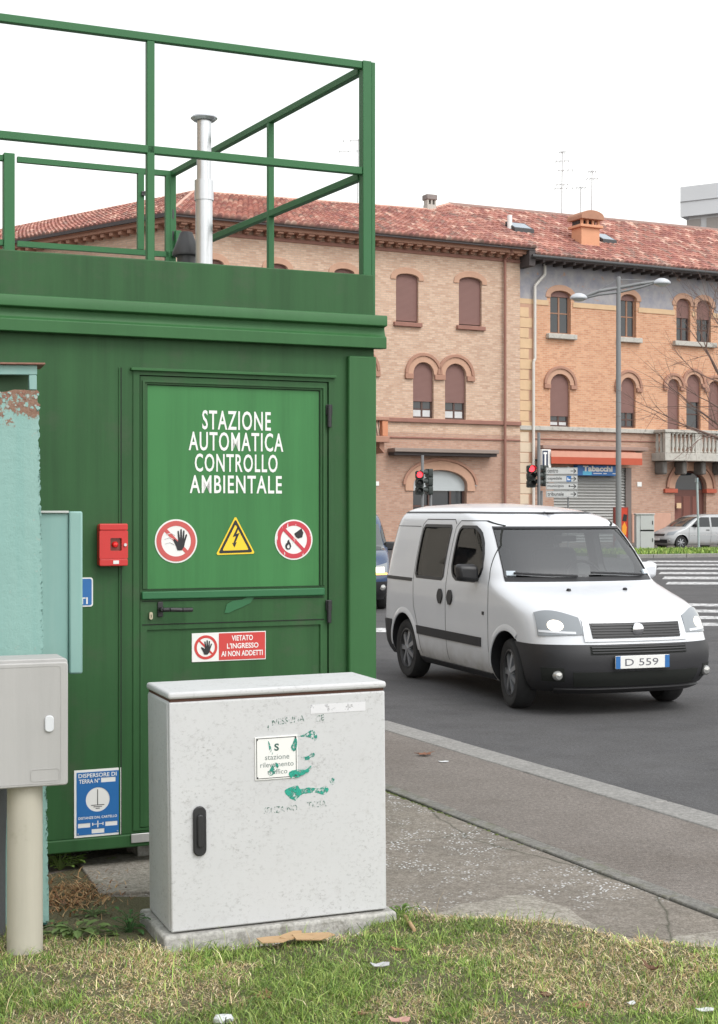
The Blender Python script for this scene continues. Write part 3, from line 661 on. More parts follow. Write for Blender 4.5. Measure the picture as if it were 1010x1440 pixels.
# ------------------------------------------------------------------ speckled grey traffic cabinet
p1 = ground(239.5, 1312, GZ + .055); p2 = ground(543.5, 1281, GZ + .055)
FT = Frame(p1.x, p1.y, p2.x - p1.x, p2.y - p1.y)
CW = math.hypot(p2.x - p1.x, p2.y - p1.y); CD = .35; zp = GZ + .055
zb1 = FT.uv(236, 985, 0)[1]; zl1 = FT.uv(233, 976, 0)[1]
tc = fthing('traffic_cabinet', 'large speckled grey cabinet with green paint smears standing in front of the cabin', 'cabinet', FT, CW / 2, CD / 2, GZ)
tc.rotation_euler = (0, R(-.55), FT.rot)
def speck(name, col):
    m, t, b = new_mat(name); v = coords(t)
    c = mix(t, noise(t, v, 2.2, 5), sc(col, .9), sc(col, 1.06))
    n1 = noise(t, coords(t, (1, 1, 1.4)), 72, 8, .75)
    pt = ramp(t, noise(t, v, 5, 3), .3, .7)
    c = mix(t, mix(t, 1.0, ramp(t, n1, .53, .66), pt, 'MULTIPLY'), c, mix(t, 1.0, c, (.55, .54, .53), 'MULTIPLY'))
    n2 = noise(t, v, 16, 6, .7); c = mix(t, ramp(t, n2, .56, .75), c, mix(t, 1.0, c, (.84, .83, .82), 'MULTIPLY'))
    t.links.new(c, b.inputs['Base Color']); b.inputs['Roughness'].default_value = .75; bump(t, b, n1, .06, .004); return m
M['grp'] = speck('speckled_grey_resin', (.56, .565, .572))
pl = MB(); z0 = zp
pl.add([(-.035, -.05, GZ - .05), (CW + .035, -.05, GZ - .05), (CW + .035, CD + .05, GZ - .05), (-.035, CD + .05, GZ - .05), (-.03, -.04, z0), (CW + .03, -.04, z0), (CW + .03, CD + .045, z0), (-.03, CD + .045, z0)],
       [(3, 2, 1, 0), (4, 5, 6, 7), (0, 1, 5, 4), (1, 2, 6, 5), (2, 3, 7, 6), (3, 0, 4, 7)])
pl.build('plinth', M['concrete'], tc, bevel=.012)
MB().box(0, CW, .012, CD, zp + .001, zb1).build('body', M['grp'], tc, bevel=.012)
tdoor = MB().box(.002, CW - .002, -.012, .0105, zp + .006, zb1 - .004).build('door', M['grp'], tc, bevel=.006)
MB().box(-.003, CW + .003, -.017, CD + .006, zb1 + .008, zl1 + .01).build('lid', M['grp'], tc, bevel=.010, seg=3)
MB().box(.006, CW - .006, -.004, CD - .004, zb1 - .003, zb1 + .0085).build('lid_gap', mat('rusty_gap', (.10, .05, .035), .9), tc)
dd = -.012
hx0, hx1 = FT.uv(274.5, 1170, dd - .02)[0], FT.uv(293, 1170, dd - .02)[0]; hz0, hz1 = FT.uv(284, 1204, dd - .02)[1], FT.uv(284, 1133.5, dd - .02)[1]
hx = (hx0 + hx1) / 2; hr = (hx1 - hx0) / 2
hb = MB(); hb.prism(arc(hx, hz1 - hr, hr, hr, 0, 180, 10) + arc(hx, hz0 + hr, hr, hr, 180, 360, 10), dd - .012, dd - .0005); handle = hb.build('handle', M['black_plastic'], tdoor, bevel=.004)
MB().prism(rrect(hx - hr * .45, hx + hr * .45, hz0 + .035, hz1 - .03, hr * .4), dd - .022, dd - .0125).build('grip', M['black_plastic'], handle, bevel=.004)
# plaque
q = lambda x, y, o=.003: FT.uv(x, y, dd - o)
x0, x1 = q(361, 1066)[0], q(421, 1066)[0]; z0, z1 = q(391, 1095.5)[1], q(391, 1035)[1]
W_, H_ = x1 - x0, z1 - z0; X = lambda a: x0 + W_ * a; Z = lambda a: z0 + H_ * a
plq = MB().box(x0, x1, dd - .004, dd - .0003, z0, z1).build('plaque', M['white_plate'], tdoor, bevel=.001)
MB().holed([(X(.03), Z(.03)), (X(.97), Z(.03)), (X(.97), Z(.97)), (X(.03), Z(.97))], [[(X(.045), Z(.045)), (X(.955), Z(.045)), (X(.955), Z(.955)), (X(.045), Z(.955))]], dd - .0046, dd - .0042).build('border_line', M['black_ink'], plq)
t_ = MB(); t_.text('S', X(.45), X(.56), Z(.66), Z(.83), dd - .0046, 1, .03)
for s_, a, b_, zc in (('stazione', .23, .80, .46), ('rilevamento', .12, .90, .29), ('traffico', .28, .75, .12)): t_.text(s_, X(a), X(b_), Z(zc), Z(zc + .115), dd - .0046, 0, .0)
t_.build('lettering', [mat('grey_print', (.16, .2, .19), .6), mat('dark_green_print', (.03, .10, .08), .6)], plq)
for a in (.05, .95):
    for b_ in (.06, .94): MB().tube((X(a), dd - .0065, Z(b_)), (X(a), dd - .003, Z(b_)), .0035, n=8).build('screw', M['dark_metal'], plq)
# pasted white strip, stencil, smears
st = MB().box(q(440, 997)[0], q(517, 997)[0], dd - .0012, dd - .0003, q(478, 1002.5)[1], q(478, 990)[1]).build('paper_strip', worn('peeling_paper', (.66, .66, .68), .36, .44, 25), tdoor)
stencil = worn('worn_green_stencil', (.05, .15, .11), .49, .56, 95)
t_ = MB()
def st_text(s_, xa, xb, ya, yb, tl=0):
    (ua, za), (ub, zb_) = q(xa, ya), q(xb, yb); m0 = len(t_.v); t_.text(s_, ua, ub, za - .012, za + .012, dd - .0014)
    for i in range(m0, len(t_.v)): x, y, z = t_.v[i]; t_.v[i] = (x, y, z + (zb_ - za) * (x - ua) / (ub - ua))
st_text('NESSUNA', 386, 431, 1016, 1010); st_text('CE', 447, 459, 1012, 1009); st_text('SENZA NO', 373, 420, 1140, 1136); st_text('TIZIA', 434, 461, 1133, 1130); st_text('I', 379, 381, 1025, 1023)
t_.build('stencil_lettering', stencil, tdoor)
smear = worn('green_spray', (.02, .33, .24), .40, .56, 55)
smear2 = worn('thin_green_spray', (.02, .28, .21), .46, .60, 70)
def blob(pts, o, m, nm='paint_smear'):
    P_ = [q(x, y, o) for x, y in pts]; out = []
    n = len(P_)
    for i in range(n):                                   # smooth the outline and roughen it
        a, b_, c2, d2 = P_[i - 1], P_[i], P_[(i + 1) % n], P_[(i + 2) % n]
        for k in range(4):
            t = k / 4; f = lambda j: .5 * (2 * b_[j] + (c2[j] - a[j]) * t + (2 * a[j] - 5 * b_[j] + 4 * c2[j] - d2[j]) * t * t + (3 * b_[j] - a[j] - 3 * c2[j] + d2[j]) * t ** 3)
            out.append((f(0) + random.uniform(-.0012, .0012), f(1) + random.uniform(-.0012, .0012)))
    MB().prism(out, dd - o, dd - o + .0004).build(nm, m, tdoor)
blob([(402, 1112), (412, 1107), (421, 1105), (425, 1110), (436, 1108), (450, 1109), (460, 1106), (464, 1111), (458, 1118), (447, 1115), (432, 1116), (424, 1119), (417, 1126), (408, 1121)], .0011, smear)
blob([(409, 1086), (420, 1082), (431, 1083), (440, 1077), (436, 1086), (426, 1091), (416, 1095), (410, 1093)], .0056, smear)
blob([(466, 1099), (471, 1094), (473, 1101), (469, 1105)], .0011, smear2)
blob([(420, 1036), (431, 1033), (442, 1027), (449, 1035), (446, 1042), (436, 1037)], .0011, smear2)
blob([(413, 1048), (418, 1038), (421, 1044), (418, 1056), (413, 1054)], .0056, smear2)
blob([(380, 1042), (384, 1050), (386, 1060), (382, 1058)], .0056, smear2)
blob([(426, 1065), (434, 1064), (442, 1059), (446, 1062), (438, 1068), (430, 1069)], .0011, smear2)
blob([(384, 1078), (390, 1072), (394, 1078), (386, 1090), (380, 1088)], .0056, smear2)

# ------------------------------------------------------------------ meter box on a post, left edge
pb = ground(35, 1347, GZ); mD = pb.y
PR = px_r(50, mD)
mbx = thing('meter_box', 'light grey plastic meter box on a cream round post at the lawn edge', 'utility box', (pb.x, pb.y, GZ)); mbx['off'] = (pb.x, pb.y, GZ)
M['post'] = mat('cream_post', (.47, .445, .37), .75, var=.1, vs_=3, streak=.12, bmp=.05, dirt=(.30, .27, .2), dirt_amt=.15)
M['meter'] = mat('grey_meter_plastic', (.40, .395, .385), .6, var=.07, vs_=5, streak=.1, bmp=.03, bs=90)
pz = at(0, 1095, mD - .05).z
MB().tube((pb.x, pb.y, GZ - .05), (pb.x, pb.y, pz), PR, PR * .98, n=36).build('post', M['post'], mbx, smooth=40)
FM = Frame(pb.x, pb.y, 2.6, 1.0); fd = -.09
mx0, mx1 = FM.uv(-32, 1000, fd)[0], FM.uv(96, 1000, fd)[0]; mz0, mz1 = FM.uv(96, 1104, fd)[1], FM.uv(90, 926, fd)[1]
R2 = Matrix.Rotation(FM.rot, 4, 'Z')
def mbuild(mb, name, m, parent=None, **k):
    mb.v = [tuple((R2 @ Vector((x, y, z))) + Vector((pb.x, pb.y, 0))) for x, y, z in mb.v]; return mb.build(name, m, parent or mbx, **k)
mbuild(MB().prism(rrect(mx0, mx1, mz0, mz1, .014), fd + .012, fd + .19), 'housing', M['meter'], bevel=.004)
md = mbuild(MB().prism(rrect(mx0 + .001, mx1 - .001, mz0 + .001, mz1 - .012, .012), fd - .004, fd + .0115), 'door', M['meter'], bevel=.005)
rim = MB(); rim.holed(rrect(mx0 + .014, mx1 - .026, mz0 + .012, mz1 - .024, .012), [rrect(mx0 + .0165, mx1 - .0285, mz0 + .0145, mz1 - .0265, .01)], fd - .0052, fd - .0042)
mbuild(rim, 'door_rib', M['meter'], md)
u, z = FM.uv(69.5, 1018, fd - .01); mbuild(MB().prism(rrect(u - .0165, u + .0165, z - .03, z + .03, .0145, 6), fd - .012, fd - .0042), 'latch_cover', mat('pale_latch', (.6, .62, .64), .4), md, bevel=.003)
u0, z0 = FM.uv(43, 1100, fd - .006); u1, z1 = FM.uv(84, 1080, fd - .006)
mbuild(MB().holed(rrect(u0, u1, z0, z1, .012), [rrect(u0 + .002, u1 - .002, z0 + .002, z1 - .002, .01)], fd - .0055, fd - .0042), 'plate_outline', M['meter'], md)

# ------------------------------------------------------------------ turquoise rusted cabinet and box behind
def teal_mat(name, rust=True):
    m, t, b = new_mat(name); v = coords(t); col = srgb(138, 174, 167)
    c = mix(t, noise(t, v, 3, 6), sc(col, .84), sc(col, 1.1)); n = noise(t, v, 18, 8, .75)
    c = mix(t, ramp(t, noise(t, coords(t, (9, 9, .6)), 1.3, 4), .4, .75), c, sc(srgb(122, 164, 158), 1))
    if rust:
        s_ = N(t, 'ShaderNodeSeparateXYZ'); tc_ = t.nodes.new('ShaderNodeTexCoord'); t.links.new(tc_.outputs['Object'], s_.inputs[0])
        mr = N(t, 'ShaderNodeMapRange'); mr.inputs[1].default_value = 1.82; mr.inputs[2].default_value = 2.10; mr.inputs[3].default_value = -.14; mr.inputs[4].default_value = .24
        t.links.new(s_.outputs[2], mr.inputs[0]); ad = N(t, 'ShaderNodeMath', operation='ADD'); t.links.new(mr.outputs[0], ad.inputs[0]); t.links.new(n, ad.inputs[1])
        rc = mix(t, noise(t, v, 70, 4), srgb(92, 52, 36), srgb(160, 130, 110)); c = mix(t, ramp(t, ad.outputs[0], .635, .665), c, rc)
        n3 = noise(t, v, 26, 9, .8); c = mix(t, ramp(t, n3, .615, .63), c, srgb(150, 168, 160)); c = mix(t, ramp(t, noise(t, v, 13, 9, .8), .645, .66), c, srgb(84, 112, 106))
    t.links.new(c, b.inputs['Base Color']); b.inputs['Roughness'].default_value = .55; bump(t, b, n, .45 if rust else .06, .010); return m
M['teal'] = teal_mat('turquoise_rusting_paint'); M['teal2'] = teal_mat('turquoise_paint', False)
M['teal2_dark'] = mat('dark_turquoise_edge', srgb(48, 104, 96), .6, var=.3, vs_=30, bmp=.5, bs=90)
M['rust'] = mat('rust', srgb(140, 104, 90), .9, var=.3, vs_=30, bmp=.4, bs=100)
tb = ground(69, 1304, GZ); FT2 = Frame(tb.x, tb.y, 3.2, 1.0); tD = tb.y
oc = thing('old_cabinet', 'tall turquoise metal cabinet with flaking rusted top and open slot under its roof', 'cabinet', (tb.x, tb.y, GZ), 0)
oc.rotation_euler = (0, R(-1.15), FT2.rot); oc['off'] = (0, 0, GZ)
q2 = lambda x, y, d=0: FT2.uv(x, y, d)
zt2 = q2(50, 549)[1]; zroof = q2(50, 511)[1]; tw = .72
# front sheet with a chipped right edge
ed = []
zc_ = GZ + .16
while zc_ < zt2: ed.append((random.uniform(-.005, .004), zc_)); zc_ += random.uniform(.006, .018)
tp = [(-tw, GZ + .02), (.0, GZ + .02)] + ed + [(-.002, zt2)] + [(-.02 - .035 * k, zt2 + random.uniform(-.008, .004)) for k in range(1, 6)] + [(-tw, zt2 + .006)]
MB().prism(tp, 0, .006).build('front_sheet', M['teal'], oc)
MB().box(-tw + .01, -.006, .0065, .16, GZ + .01, zt2 - .03).build('body', M['teal2_dark'], oc)
ch = MB()
for k in range(150):
    z = random.uniform(GZ + .1, zt2 - .05); s_ = random.uniform(.003, .008); x = -.002 + random.uniform(-.004, .003)
    ch.add([(x - s_ * .4, -.002, z), (x + s_ * .5, .006, z + random.uniform(-s_, s_)), (x + .002, random.uniform(-.008, -.001), z + s_ * 1.4), (x - s_ * .3, .007, z + s_)], [(0, 1, 2), (0, 2, 3), (1, 3, 2), (0, 3, 1)])
tag(ch.build('flaking_edge', M['teal2'], oc), kind='stuff')
MB().box(-.034, -.004, .0, .05, zt2 + .003, zroof - .045).build('upright', M['teal2'], oc, bevel=.003)
MB().box(-tw, -.002, .0, .03, zroof - .044, zroof - .006).build('top_rail', M['teal2'], oc, bevel=.003)
MB().box(-tw, .028, -.02, .19, zroof - .005, zroof + .002).build('roof_sheet', M['rust'], oc, bevel=.001)
MB().box(-tw, -.01, .10, .15, zt2 - .03, zroof - .01).build('rear_upright', mat('dull_green', srgb(84, 112, 84), .8), oc)
# flaked rust on the top of the front sheet: small raised flakes
fk = MB()
for k in range(70):
    x = -abs(random.gauss(0, .16)); z = zt2 - abs(random.gauss(0, .05)) - .004
    if x < -.5: continue
    r = random.uniform(.004, .012); a0 = random.uniform(0, 6)
    pts = [(x + r * random.uniform(.5, 1) * math.cos(a0 + j * 1.2), z + r * random.uniform(.5, 1) * math.sin(a0 + j * 1.2)) for j in range(5)]
    fk.prism(pts, -.0012 - random.uniform(0, .001), -.0002, random.choice((0, 0, 1, 1, 2)))
tag(fk.build('paint_flakes', [M['rust'], M['teal2'], mat('pale_flake', (.36, .40, .37), .8, var=.3, vs_=60)], oc), kind='stuff')
tbx = thing('turquoise_box', 'turquoise folded sheet metal box fixed beside the rusted cabinet', 'box', (tb.x, tb.y, GZ), FT2.rot); tbx['off'] = (0, 0, GZ)
d2 = .20
bx0, bx1, bx2 = q2(30, 800, d2)[0], q2(97, 800, d2)[0], q2(115, 800, d2)[0]; bz0, bz1 = q2(105, 948, d2)[1], q2(105, 719, d2)[1]
MB().box(bx0, bx1 - .001, d2 + .016, d2 + .09, bz0 + .004, bz1 - .008).build('panel', M['teal2'], tbx, bevel=.003)
MB().box(bx1, bx2 + .004, d2, d2 + .10, bz0, bz1).build('side_flange', M['teal2'], tbx, bevel=.008)
MB().box(bx0, bx1, d2 + .004, d2 + .095, bz1 - .0075, bz1 + .002).build('top_flange', mat('pale_edge', (.5, .52, .5), .6), tbx, bevel=.002)
MB().box(bx0 - .1, bx0 + .06, .165, d2 + .015, bz0 + .1, bz1 - .1).build('bracket', M['teal2'], tbx)
cd_ = thing('conduit', 'dark grey ground conduit standing against the turquoise cabinet', 'pipe', ground(-4, 1325, GZ))
cd_['off'] = tuple(cd_.location); q_ = cd_.location
MB().path([(q_.x, q_.y, GZ - .02), (q_.x, q_.y, .46), (q_.x + .004, q_.y, .6), (q_.x + .012, q_.y, .82)], .032, 16).build('pipe', mat('dark_conduit', (.10, .105, .11), .6), cd_, smooth=50)

# ------------------------------------------------------------------ the two brick buildings across the junction
M['brick_pale'] = brick('pale_brick', srgb(222, 192, 168), srgb(198, 162, 138), srgb(198, 176, 160))
M['brick_orange'] = brick('orange_brick', srgb(224, 172, 138), srgb(202, 144, 112), srgb(214, 182, 156))
M['brick_low'] = brick('brown_brick', srgb(198, 162, 142), srgb(180, 140, 120), srgb(180, 158, 144))
M['brick_trim'] = mat('moulded_brick', srgb(166, 126, 108), .9, var=.15, vs_=3, bmp=.2, bs=40)
M['brick_arch'] = mat('brick_arch', srgb(188, 150, 128), .9, var=.15, vs_=4, bmp=.2, bs=30)
M['terracotta'] = mat('terracotta', srgb(146, 106, 94), .9, var=.2, vs_=3)
M['shutter'] = mat('brown_roller_shutter', srgb(124, 92, 86), .7, var=.06, vs_=2)
M['frame_dark'] = mat('dark_wood', srgb(84, 62, 56), .7, var=.15)
M['frame_wood'] = mat('window_wood', srgb(150, 112, 90), .7, var=.15)
M['pane'] = glass('window_pane', (.03, .035, .04), 1.5, .06)
M['curtain'] = mat('net_curtain', (.55, .56, .57), .9, var=.1, vs_=6)
M['stone'] = mat('pale_stone', (.46, .44, .40), .85, var=.18, vs_=3, dirt=(.2, .19, .17), dirt_amt=.25)
M['quoin'] = mat('ochre_quoin', srgb(206, 176, 142), .9, var=.14, vs_=2)
M['quoin_low'] = mat('pale_quoin', srgb(206, 188, 166), .9, var=.12, vs_=2)
def frieze_mat():
    m, t, b = new_mat('painted_frieze'); v = coords(t)
    c = mix(t, ramp(t, noise(t, v, 1.6, 5), .35, .7), srgb(140, 140, 150), srgb(170, 166, 166)); c = mix(t, ramp(t, noise(t, v, 2.6, 6, .7), .60, .68), c, srgb(176, 146, 128))
    c = mix(t, ramp(t, noise(t, v, 3.4, 6, .7), .66, .70), c, srgb(180, 188, 170)); t.links.new(c, b.inputs['Base Color']); b.inputs['Roughness'].default_value = .9; return m
M['frieze'] = frieze_mat()
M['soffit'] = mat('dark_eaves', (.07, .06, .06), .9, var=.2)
def tile_mat():
    m, t, b = new_mat('roof_tile'); a = N(t, 'ShaderNodeVertexColor'); a.layer_name = 'Col'
    v = coords(t); c = mix(t, ramp(t, noise(t, v, .8, 6, .7), .5, .75), a.outputs[0], mix(t, .6, a.outputs[0], srgb(128, 112, 106)))
    c = mix(t, ramp(t, noise(t, v, 1.3, 7, .75), .62, .70), c, mix(t, .55, c, srgb(200, 186, 178)))
    t.links.new(c, b.inputs['Base Color']); b.inputs['Roughness'].default_value = .9; return m
M['tile'] = tile_mat()
def roof(A, B, C, D, name, parent, cw=.30, rh=.42):
    """rows of barrel tiles between eave A-B and ridge D-C"""
    A, B, C, D = map(Vector, (A, B, C, D)); W_ = (B - A).length; L_ = (D - A).length
    nc = max(2, int(W_ / cw)); nr = max(2, int(L_ / rh)); nrm = (B - A).cross(D - A).normalized()
    if nrm.z < 0: nrm = -nrm
    V = []; Fc = []; colr = []
    prof = [(0, .0), (.18, .055), (.38, .085), (.62, .085), (.82, .055)]; npf = len(prof)
    cols = nc * npf + 1
    rs = rng.random((nr, nc)); base = np.array([srgb(168, 116, 104), srgb(182, 134, 120), srgb(152, 102, 94), srgb(200, 164, 148), srgb(146, 116, 106)])
    pick = rng.choice(5, (nr, nc), p=[.38, .26, .2, .09, .07])
    for r in range(nr):
        for e, (tt, lift) in enumerate(((r / nr, .05), ((r + 1.0) / nr, .0))):
            for k in range(cols):
                ci, pi = divmod(k, npf); s_ = (ci + prof[pi][0]) / nc if ci < nc else 1.0; h = prof[pi][1] if ci < nc else 0
                jit = (rs[r, min(ci, nc - 1)] - .5) * .03
                p = A.lerp(B, s_).lerp(D.lerp(C, s_), tt) + nrm * (h + lift + jit)
                V.append(tuple(p)); cc = base[pick[r, min(ci, nc - 1)]] * (.8 + .4 * rs[r, min(ci, nc - 1)]); colr.append((*cc, 1))
    for r in range(nr):
        b0_ = r * 2 * cols
        for k in range(cols - 1): Fc.append((b0_ + k, b0_ + k + 1, b0_ + cols + k + 1, b0_ + cols + k))
        if r:                                            # little riser to the row below
            for k in range(cols - 1): Fc.append((b0_ - cols + k, b0_ - cols + k + 1, b0_ + k + 1, b0_ + k))
    b0_ = len(V); V += [tuple(A.lerp(B, k / (cols - 1)) - nrm * .06) for k in range(cols)]; colr += [(.05, .035, .03, 1)] * cols
    for k in range(cols - 1): Fc.append((b0_ + k, b0_ + k + 1, k + 1, k))
    b0_ = len(V); V += [tuple(p - nrm * .06) for p in (A, B, C, D)]; colr += [(.05, .035, .03, 1)] * 4; Fc.append((b0_, b0_ + 1, b0_ + 2, b0_ + 3))
    mb = MB(); mb.v = V; mb.f = Fc; mb.m = [0] * len(Fc); o = mb.build(name, M['tile'], parent); o['kind'] = 'stuff'
    ca = o.data.color_attributes.new('Col', 'FLOAT_COLOR', 'POINT'); ca.data.foreach_set('color', np.array(colr, dtype=np.float32).ravel())
    return o
def arch_open(u0, u1, z0, zs, z1, n=12):
    cx = (u0 + u1) / 2; return [(u0, z0), (u1, z0)] + arc(cx, zs, (u1 - u0) / 2, z1 - zs, 0, 180, n)
class Win:
    def __init__(s, fr, d, xl, xr, yt, ys, yb):
        xm = (xl + xr) / 2; s.u0, s.u1 = fr.uv(xl, ys, d)[0], fr.uv(xr, ys, d)[0]
        s.z0, s.zs, s.z1 = (fr.uv(xm, y, d)[1] for y in (yb, ys, yt)); s.d = d; s.c = (s.u0 + s.u1) / 2
    def hole(s): return arch_open(s.u0, s.u1, s.z0, s.zs, s.z1)
    def surround(s, t, z_from=None, ext=0):
        """arched band around the head"""
        a = (s.u1 - s.u0) / 2; r = s.z1 - s.zs
        zf = s.zs - ext if z_from is None else z_from
        return [(s.u1, zf)] + arc(s.c, s.zs, a, r, 0, 180, 14) + [(s.u0, zf), (s.u0 - t, zf)] + arc(s.c, s.zs, a + t, r + t, 180, 0, 14) + [(s.u1 + t, zf)]
def window(parent, w_, frac, sill=None, wood='frame_dark', curtain=False, mid=True, sill_m='terracotta', wall=.3):
    """frame with panes; a roller shutter closes the upper part down to frac of the height"""
    d = w_.d + .16; zsh = w_.z1 - (w_.z1 - w_.z0) * frac; g = .004
    f = MB(); th = .09
    f.holed([(w_.u0 - .02, w_.z0 - .02), (w_.u1 + .02, w_.z0 - .02), (w_.u1 + .02, w_.z1 + .02), (w_.u0 - .02, w_.z1 + .02)], [[(w_.u0 + th, w_.z0 + th), (w_.u1 - th, w_.z0 + th), (w_.u1 - th, w_.zs), (w_.u0 + th, w_.zs)]], d, d + .1)
    if mid: f.box(w_.c - .05, w_.c + .05, d + .012, d + .088, w_.z0 + th - .005, w_.zs + .004)
    if frac < .95: f.box(w_.u0 + th - .005, w_.u1 - th + .005, d + .016, d + .084, zsh - .06 - (zsh - w_.z0) * .42, zsh - (zsh - w_.z0) * .42)
    o = f.build('window', M[wood], parent)
    MB().box(w_.u0 + .05, w_.u1 - .05, d + .04, d + .06, w_.z0 + .05, w_.zs + .03).build('pane', M['pane'], o)
    if curtain: MB().box(w_.u0 + th + .02, w_.u1 - th - .02, d + .025, d + .035, w_.z0 + th, w_.z0 + (zsh - w_.z0) * .5).build('curtain', M['curtain'], o)
    if frac > 0:
        sh = MB(); nS = max(3, int((w_.z1 - zsh) / .055)); hh = (w_.z1 + .02 - zsh) / nS
        for k in range(nS):
            z = zsh + k * hh; sh.add([(w_.u0 - .015, d - .03, z), (w_.u1 + .015, d - .03, z), (w_.u1 + .015, d - .036, z + hh * .5), (w_.u0 - .015, d - .036, z + hh * .5), (w_.u1 + .015, d - .03, z + hh), (w_.u0 - .015, d - .03, z + hh)], [(0, 1, 2, 3), (3, 2, 4, 5)])
        sh.build('roller_shutter', M['shutter'], o)
    if sill:
        MB().box(w_.u0 - sill, w_.u1 + sill, w_.d - .16, w_.d + .15, w_.z0 - .22, w_.z0 - .02).build('sill', M[sill_m], o, bevel=.02)
    return o
DL = -.15
fL = lambda x, y: FB.uv(x, y, DL)
uL, uR = fL(247, 400)[0], fL(731.5, 400)[0]
zeL = fL(640, 342)[1]                                     # top of the brick wall under the cornice
bl = fthing('brick_building', 'pale brick building with hipped tile roof and bracketed cornice', 'building', FB, (uL + uR) / 2, DL, .13)
wins_top = [Win(FB, DL, x0, x1, yt, ys, yb) for x0, x1, yt, ys, yb in ((557, 588.5, 385, 391, 453), (645.5, 677.5, 390, 396.5, 458), (470, 498, 378, 384, 448), (377, 404, 371, 377, 442), (288, 314, 365, 371, 437))]
wins_1 = [Win(FB, DL, 581, 610, 509.5, 526, 588), Win(FB, DL, 626, 655.5, 511.5, 528, 590), Win(FB, DL, 500, 522, 505, 521, 592), Win(FB, DL, 395, 422, 498, 515, 579), Win(FB, DL, 352, 378, 496, 513, 577)]
shopL = Win(FB, DL, 581, 656.5, 661, 682, 790); shopL2 = Win(FB, DL, 420, 500, 650, 672, 790)
zmid = fL(640, 610)[1]; zg = .13
wl = MB()
wl.holed([(uL, zmid), (uR, zmid), (uR, zeL), (uL, zeL)], [w_.hole() for w_ in wins_top + wins_1], DL, DL + .35); wl.build('upper_wall', M['brick_pale'], bl)
wl = MB(); wl.holed([(uL, zg), (uR, zg), (uR, zmid - .001), (uL, zmid - .001)], [shopL.hole(), shopL2.hole()], DL, DL + .35); wl.build('ground_floor_wall', M['brick_low'], bl)
DEPTH = 12
# return wall on the left, and the right gable
la = math.radians(114.0); ca_, sa_ = math.cos(math.pi - la), math.sin(math.pi - la)
lw = (uL + ca_ * -0, DL)
def lpt(a, o=0): return (uL - 0 + (-1) * 0 + math.cos(la) * a + o * math.sin(la) * -1, DL + math.sin(la) * a + o * math.cos(la) * 1)
sp_ = [lpt(0.02), lpt(34)]
MB().add([(sp_[0][0], sp_[0][1], zg), (sp_[1][0], sp_[1][1], zg), (sp_[1][0], sp_[1][1], zeL), (sp_[0][0], sp_[0][1], zeL), (sp_[0][0] + .3, sp_[0][1] + .3, zg), (sp_[1][0] + .3, sp_[1][1] + .3, zg), (sp_[1][0] + .3, sp_[1][1] + .3, zeL), (sp_[0][0] + .3, sp_[0][1] + .3, zeL)], [(1, 0, 3, 2), (4, 5, 6, 7), (2, 3, 7, 6), (1, 2, 6, 5)]).build('side_wall', M['brick_pale'], bl)
MB().box(uR - .3, uR - .001, DL + .35, DEPTH, zg, zeL).build('party_wall', M['brick_pale'], bl)
for w_ in wins_top:
    window(bl, w_, .97, .15, mid=False); MB().prism(w_.surround(.30, ext=.10), DL - .05, DL - .001).build('window_arch', M['brick_arch'], bl, bevel=.02)
for i, w_ in enumerate(wins_1):
    window(bl, w_, .70, None, curtain=i < 2)
    MB().prism(w_.surround(.30), DL - .05, DL - .001).build('window_arch', M['brick_arch'], bl, bevel=.02); 
    ww = w_; a_ = (ww.u1 - ww.u0) / 2; r_ = ww.z1 - ww.zs
    hal = arc(ww.c, ww.zs, a_ + .30, r_ + .30, 0, 180, 14) + arc(ww.c, ww.zs, a_ + .46, r_ + .46, 180, 0, 14)
    MB().prism(hal, DL - .11, DL - .052 + .05).build('arch_moulding', M['brick_trim'], bl, bevel=.02)
    MB().box(ww.u0 - .46, ww.u0 - .02, DL - .12, DL - .001, ww.zs - .26, ww.zs - .01).build('impost', M['brick_trim'], bl, bevel=.02); MB().box(ww.u1 + .02, ww.u1 + .46, DL - .121, DL - .001, ww.zs - .262, ww.zs - .012).build('impost', M['brick_trim'], bl, bevel=.02)
def course(fr, parent, d, ua, ub, z0, z1, pr, m, name='string_course'): return MB().box(ua, ub, d - pr, d - .001, z0, z1).build(name, M[m], parent, bevel=.02)
zc1 = fL(640, 593)[1]; course(FB, bl, DL, uL - .1, uR, zc1 - .1, zc1 + .10, .14, 'terracotta'); zc2 = fL(640, 617)[1]; course(FB, bl, DL, uL - .05, uR, zc2 - .04, zc2 + .04, .06, 'terracotta')
# cornice
zE = FB.uv(640, 337.5, DL - .95)[1] + .02
zk = fL(640, 351)[1]
course(FB, bl, DL, uL - .08, uR, fL(640, 362)[1], fL(640, 357)[1], .06, 'terracotta', 'brick_band')
course(FB, bl, DL, uL - .3, uR + .03, FB.uv(640, 348, DL - .6)[1], FB.uv(640, 343, DL - .6)[1], .62, 'brick_trim', 'cornice_slab'); course(FB, bl, DL, uL - .4, uR + .05, FB.uv(640, 342.8, DL - .7)[1], zE - .141, .78, 'brick_trim', 'cornice_slab')
zb0, zb1_ = fL(640, 356.5)[1], FB.uv(640, 348, DL - .6)[1] - .004
br0 = MB().prism([(0, zb0), (.22, zb0), (.22, zb1_), (0, zb1_)], DL - .3, DL - .001).prism([(-.03, (zb0 + zb1_) / 2), (.25, (zb0 + zb1_) / 2), (.25, zb1_), (-.03, zb1_)], DL - .55, DL - .301).build('bracket', M['brick_trim'], bl)
u = uL + .1; br0.location.x = u
while u < uR - .6:
    u += .52; c2 = br0.copy(); COL.objects.link(c2); c2.location.x = u
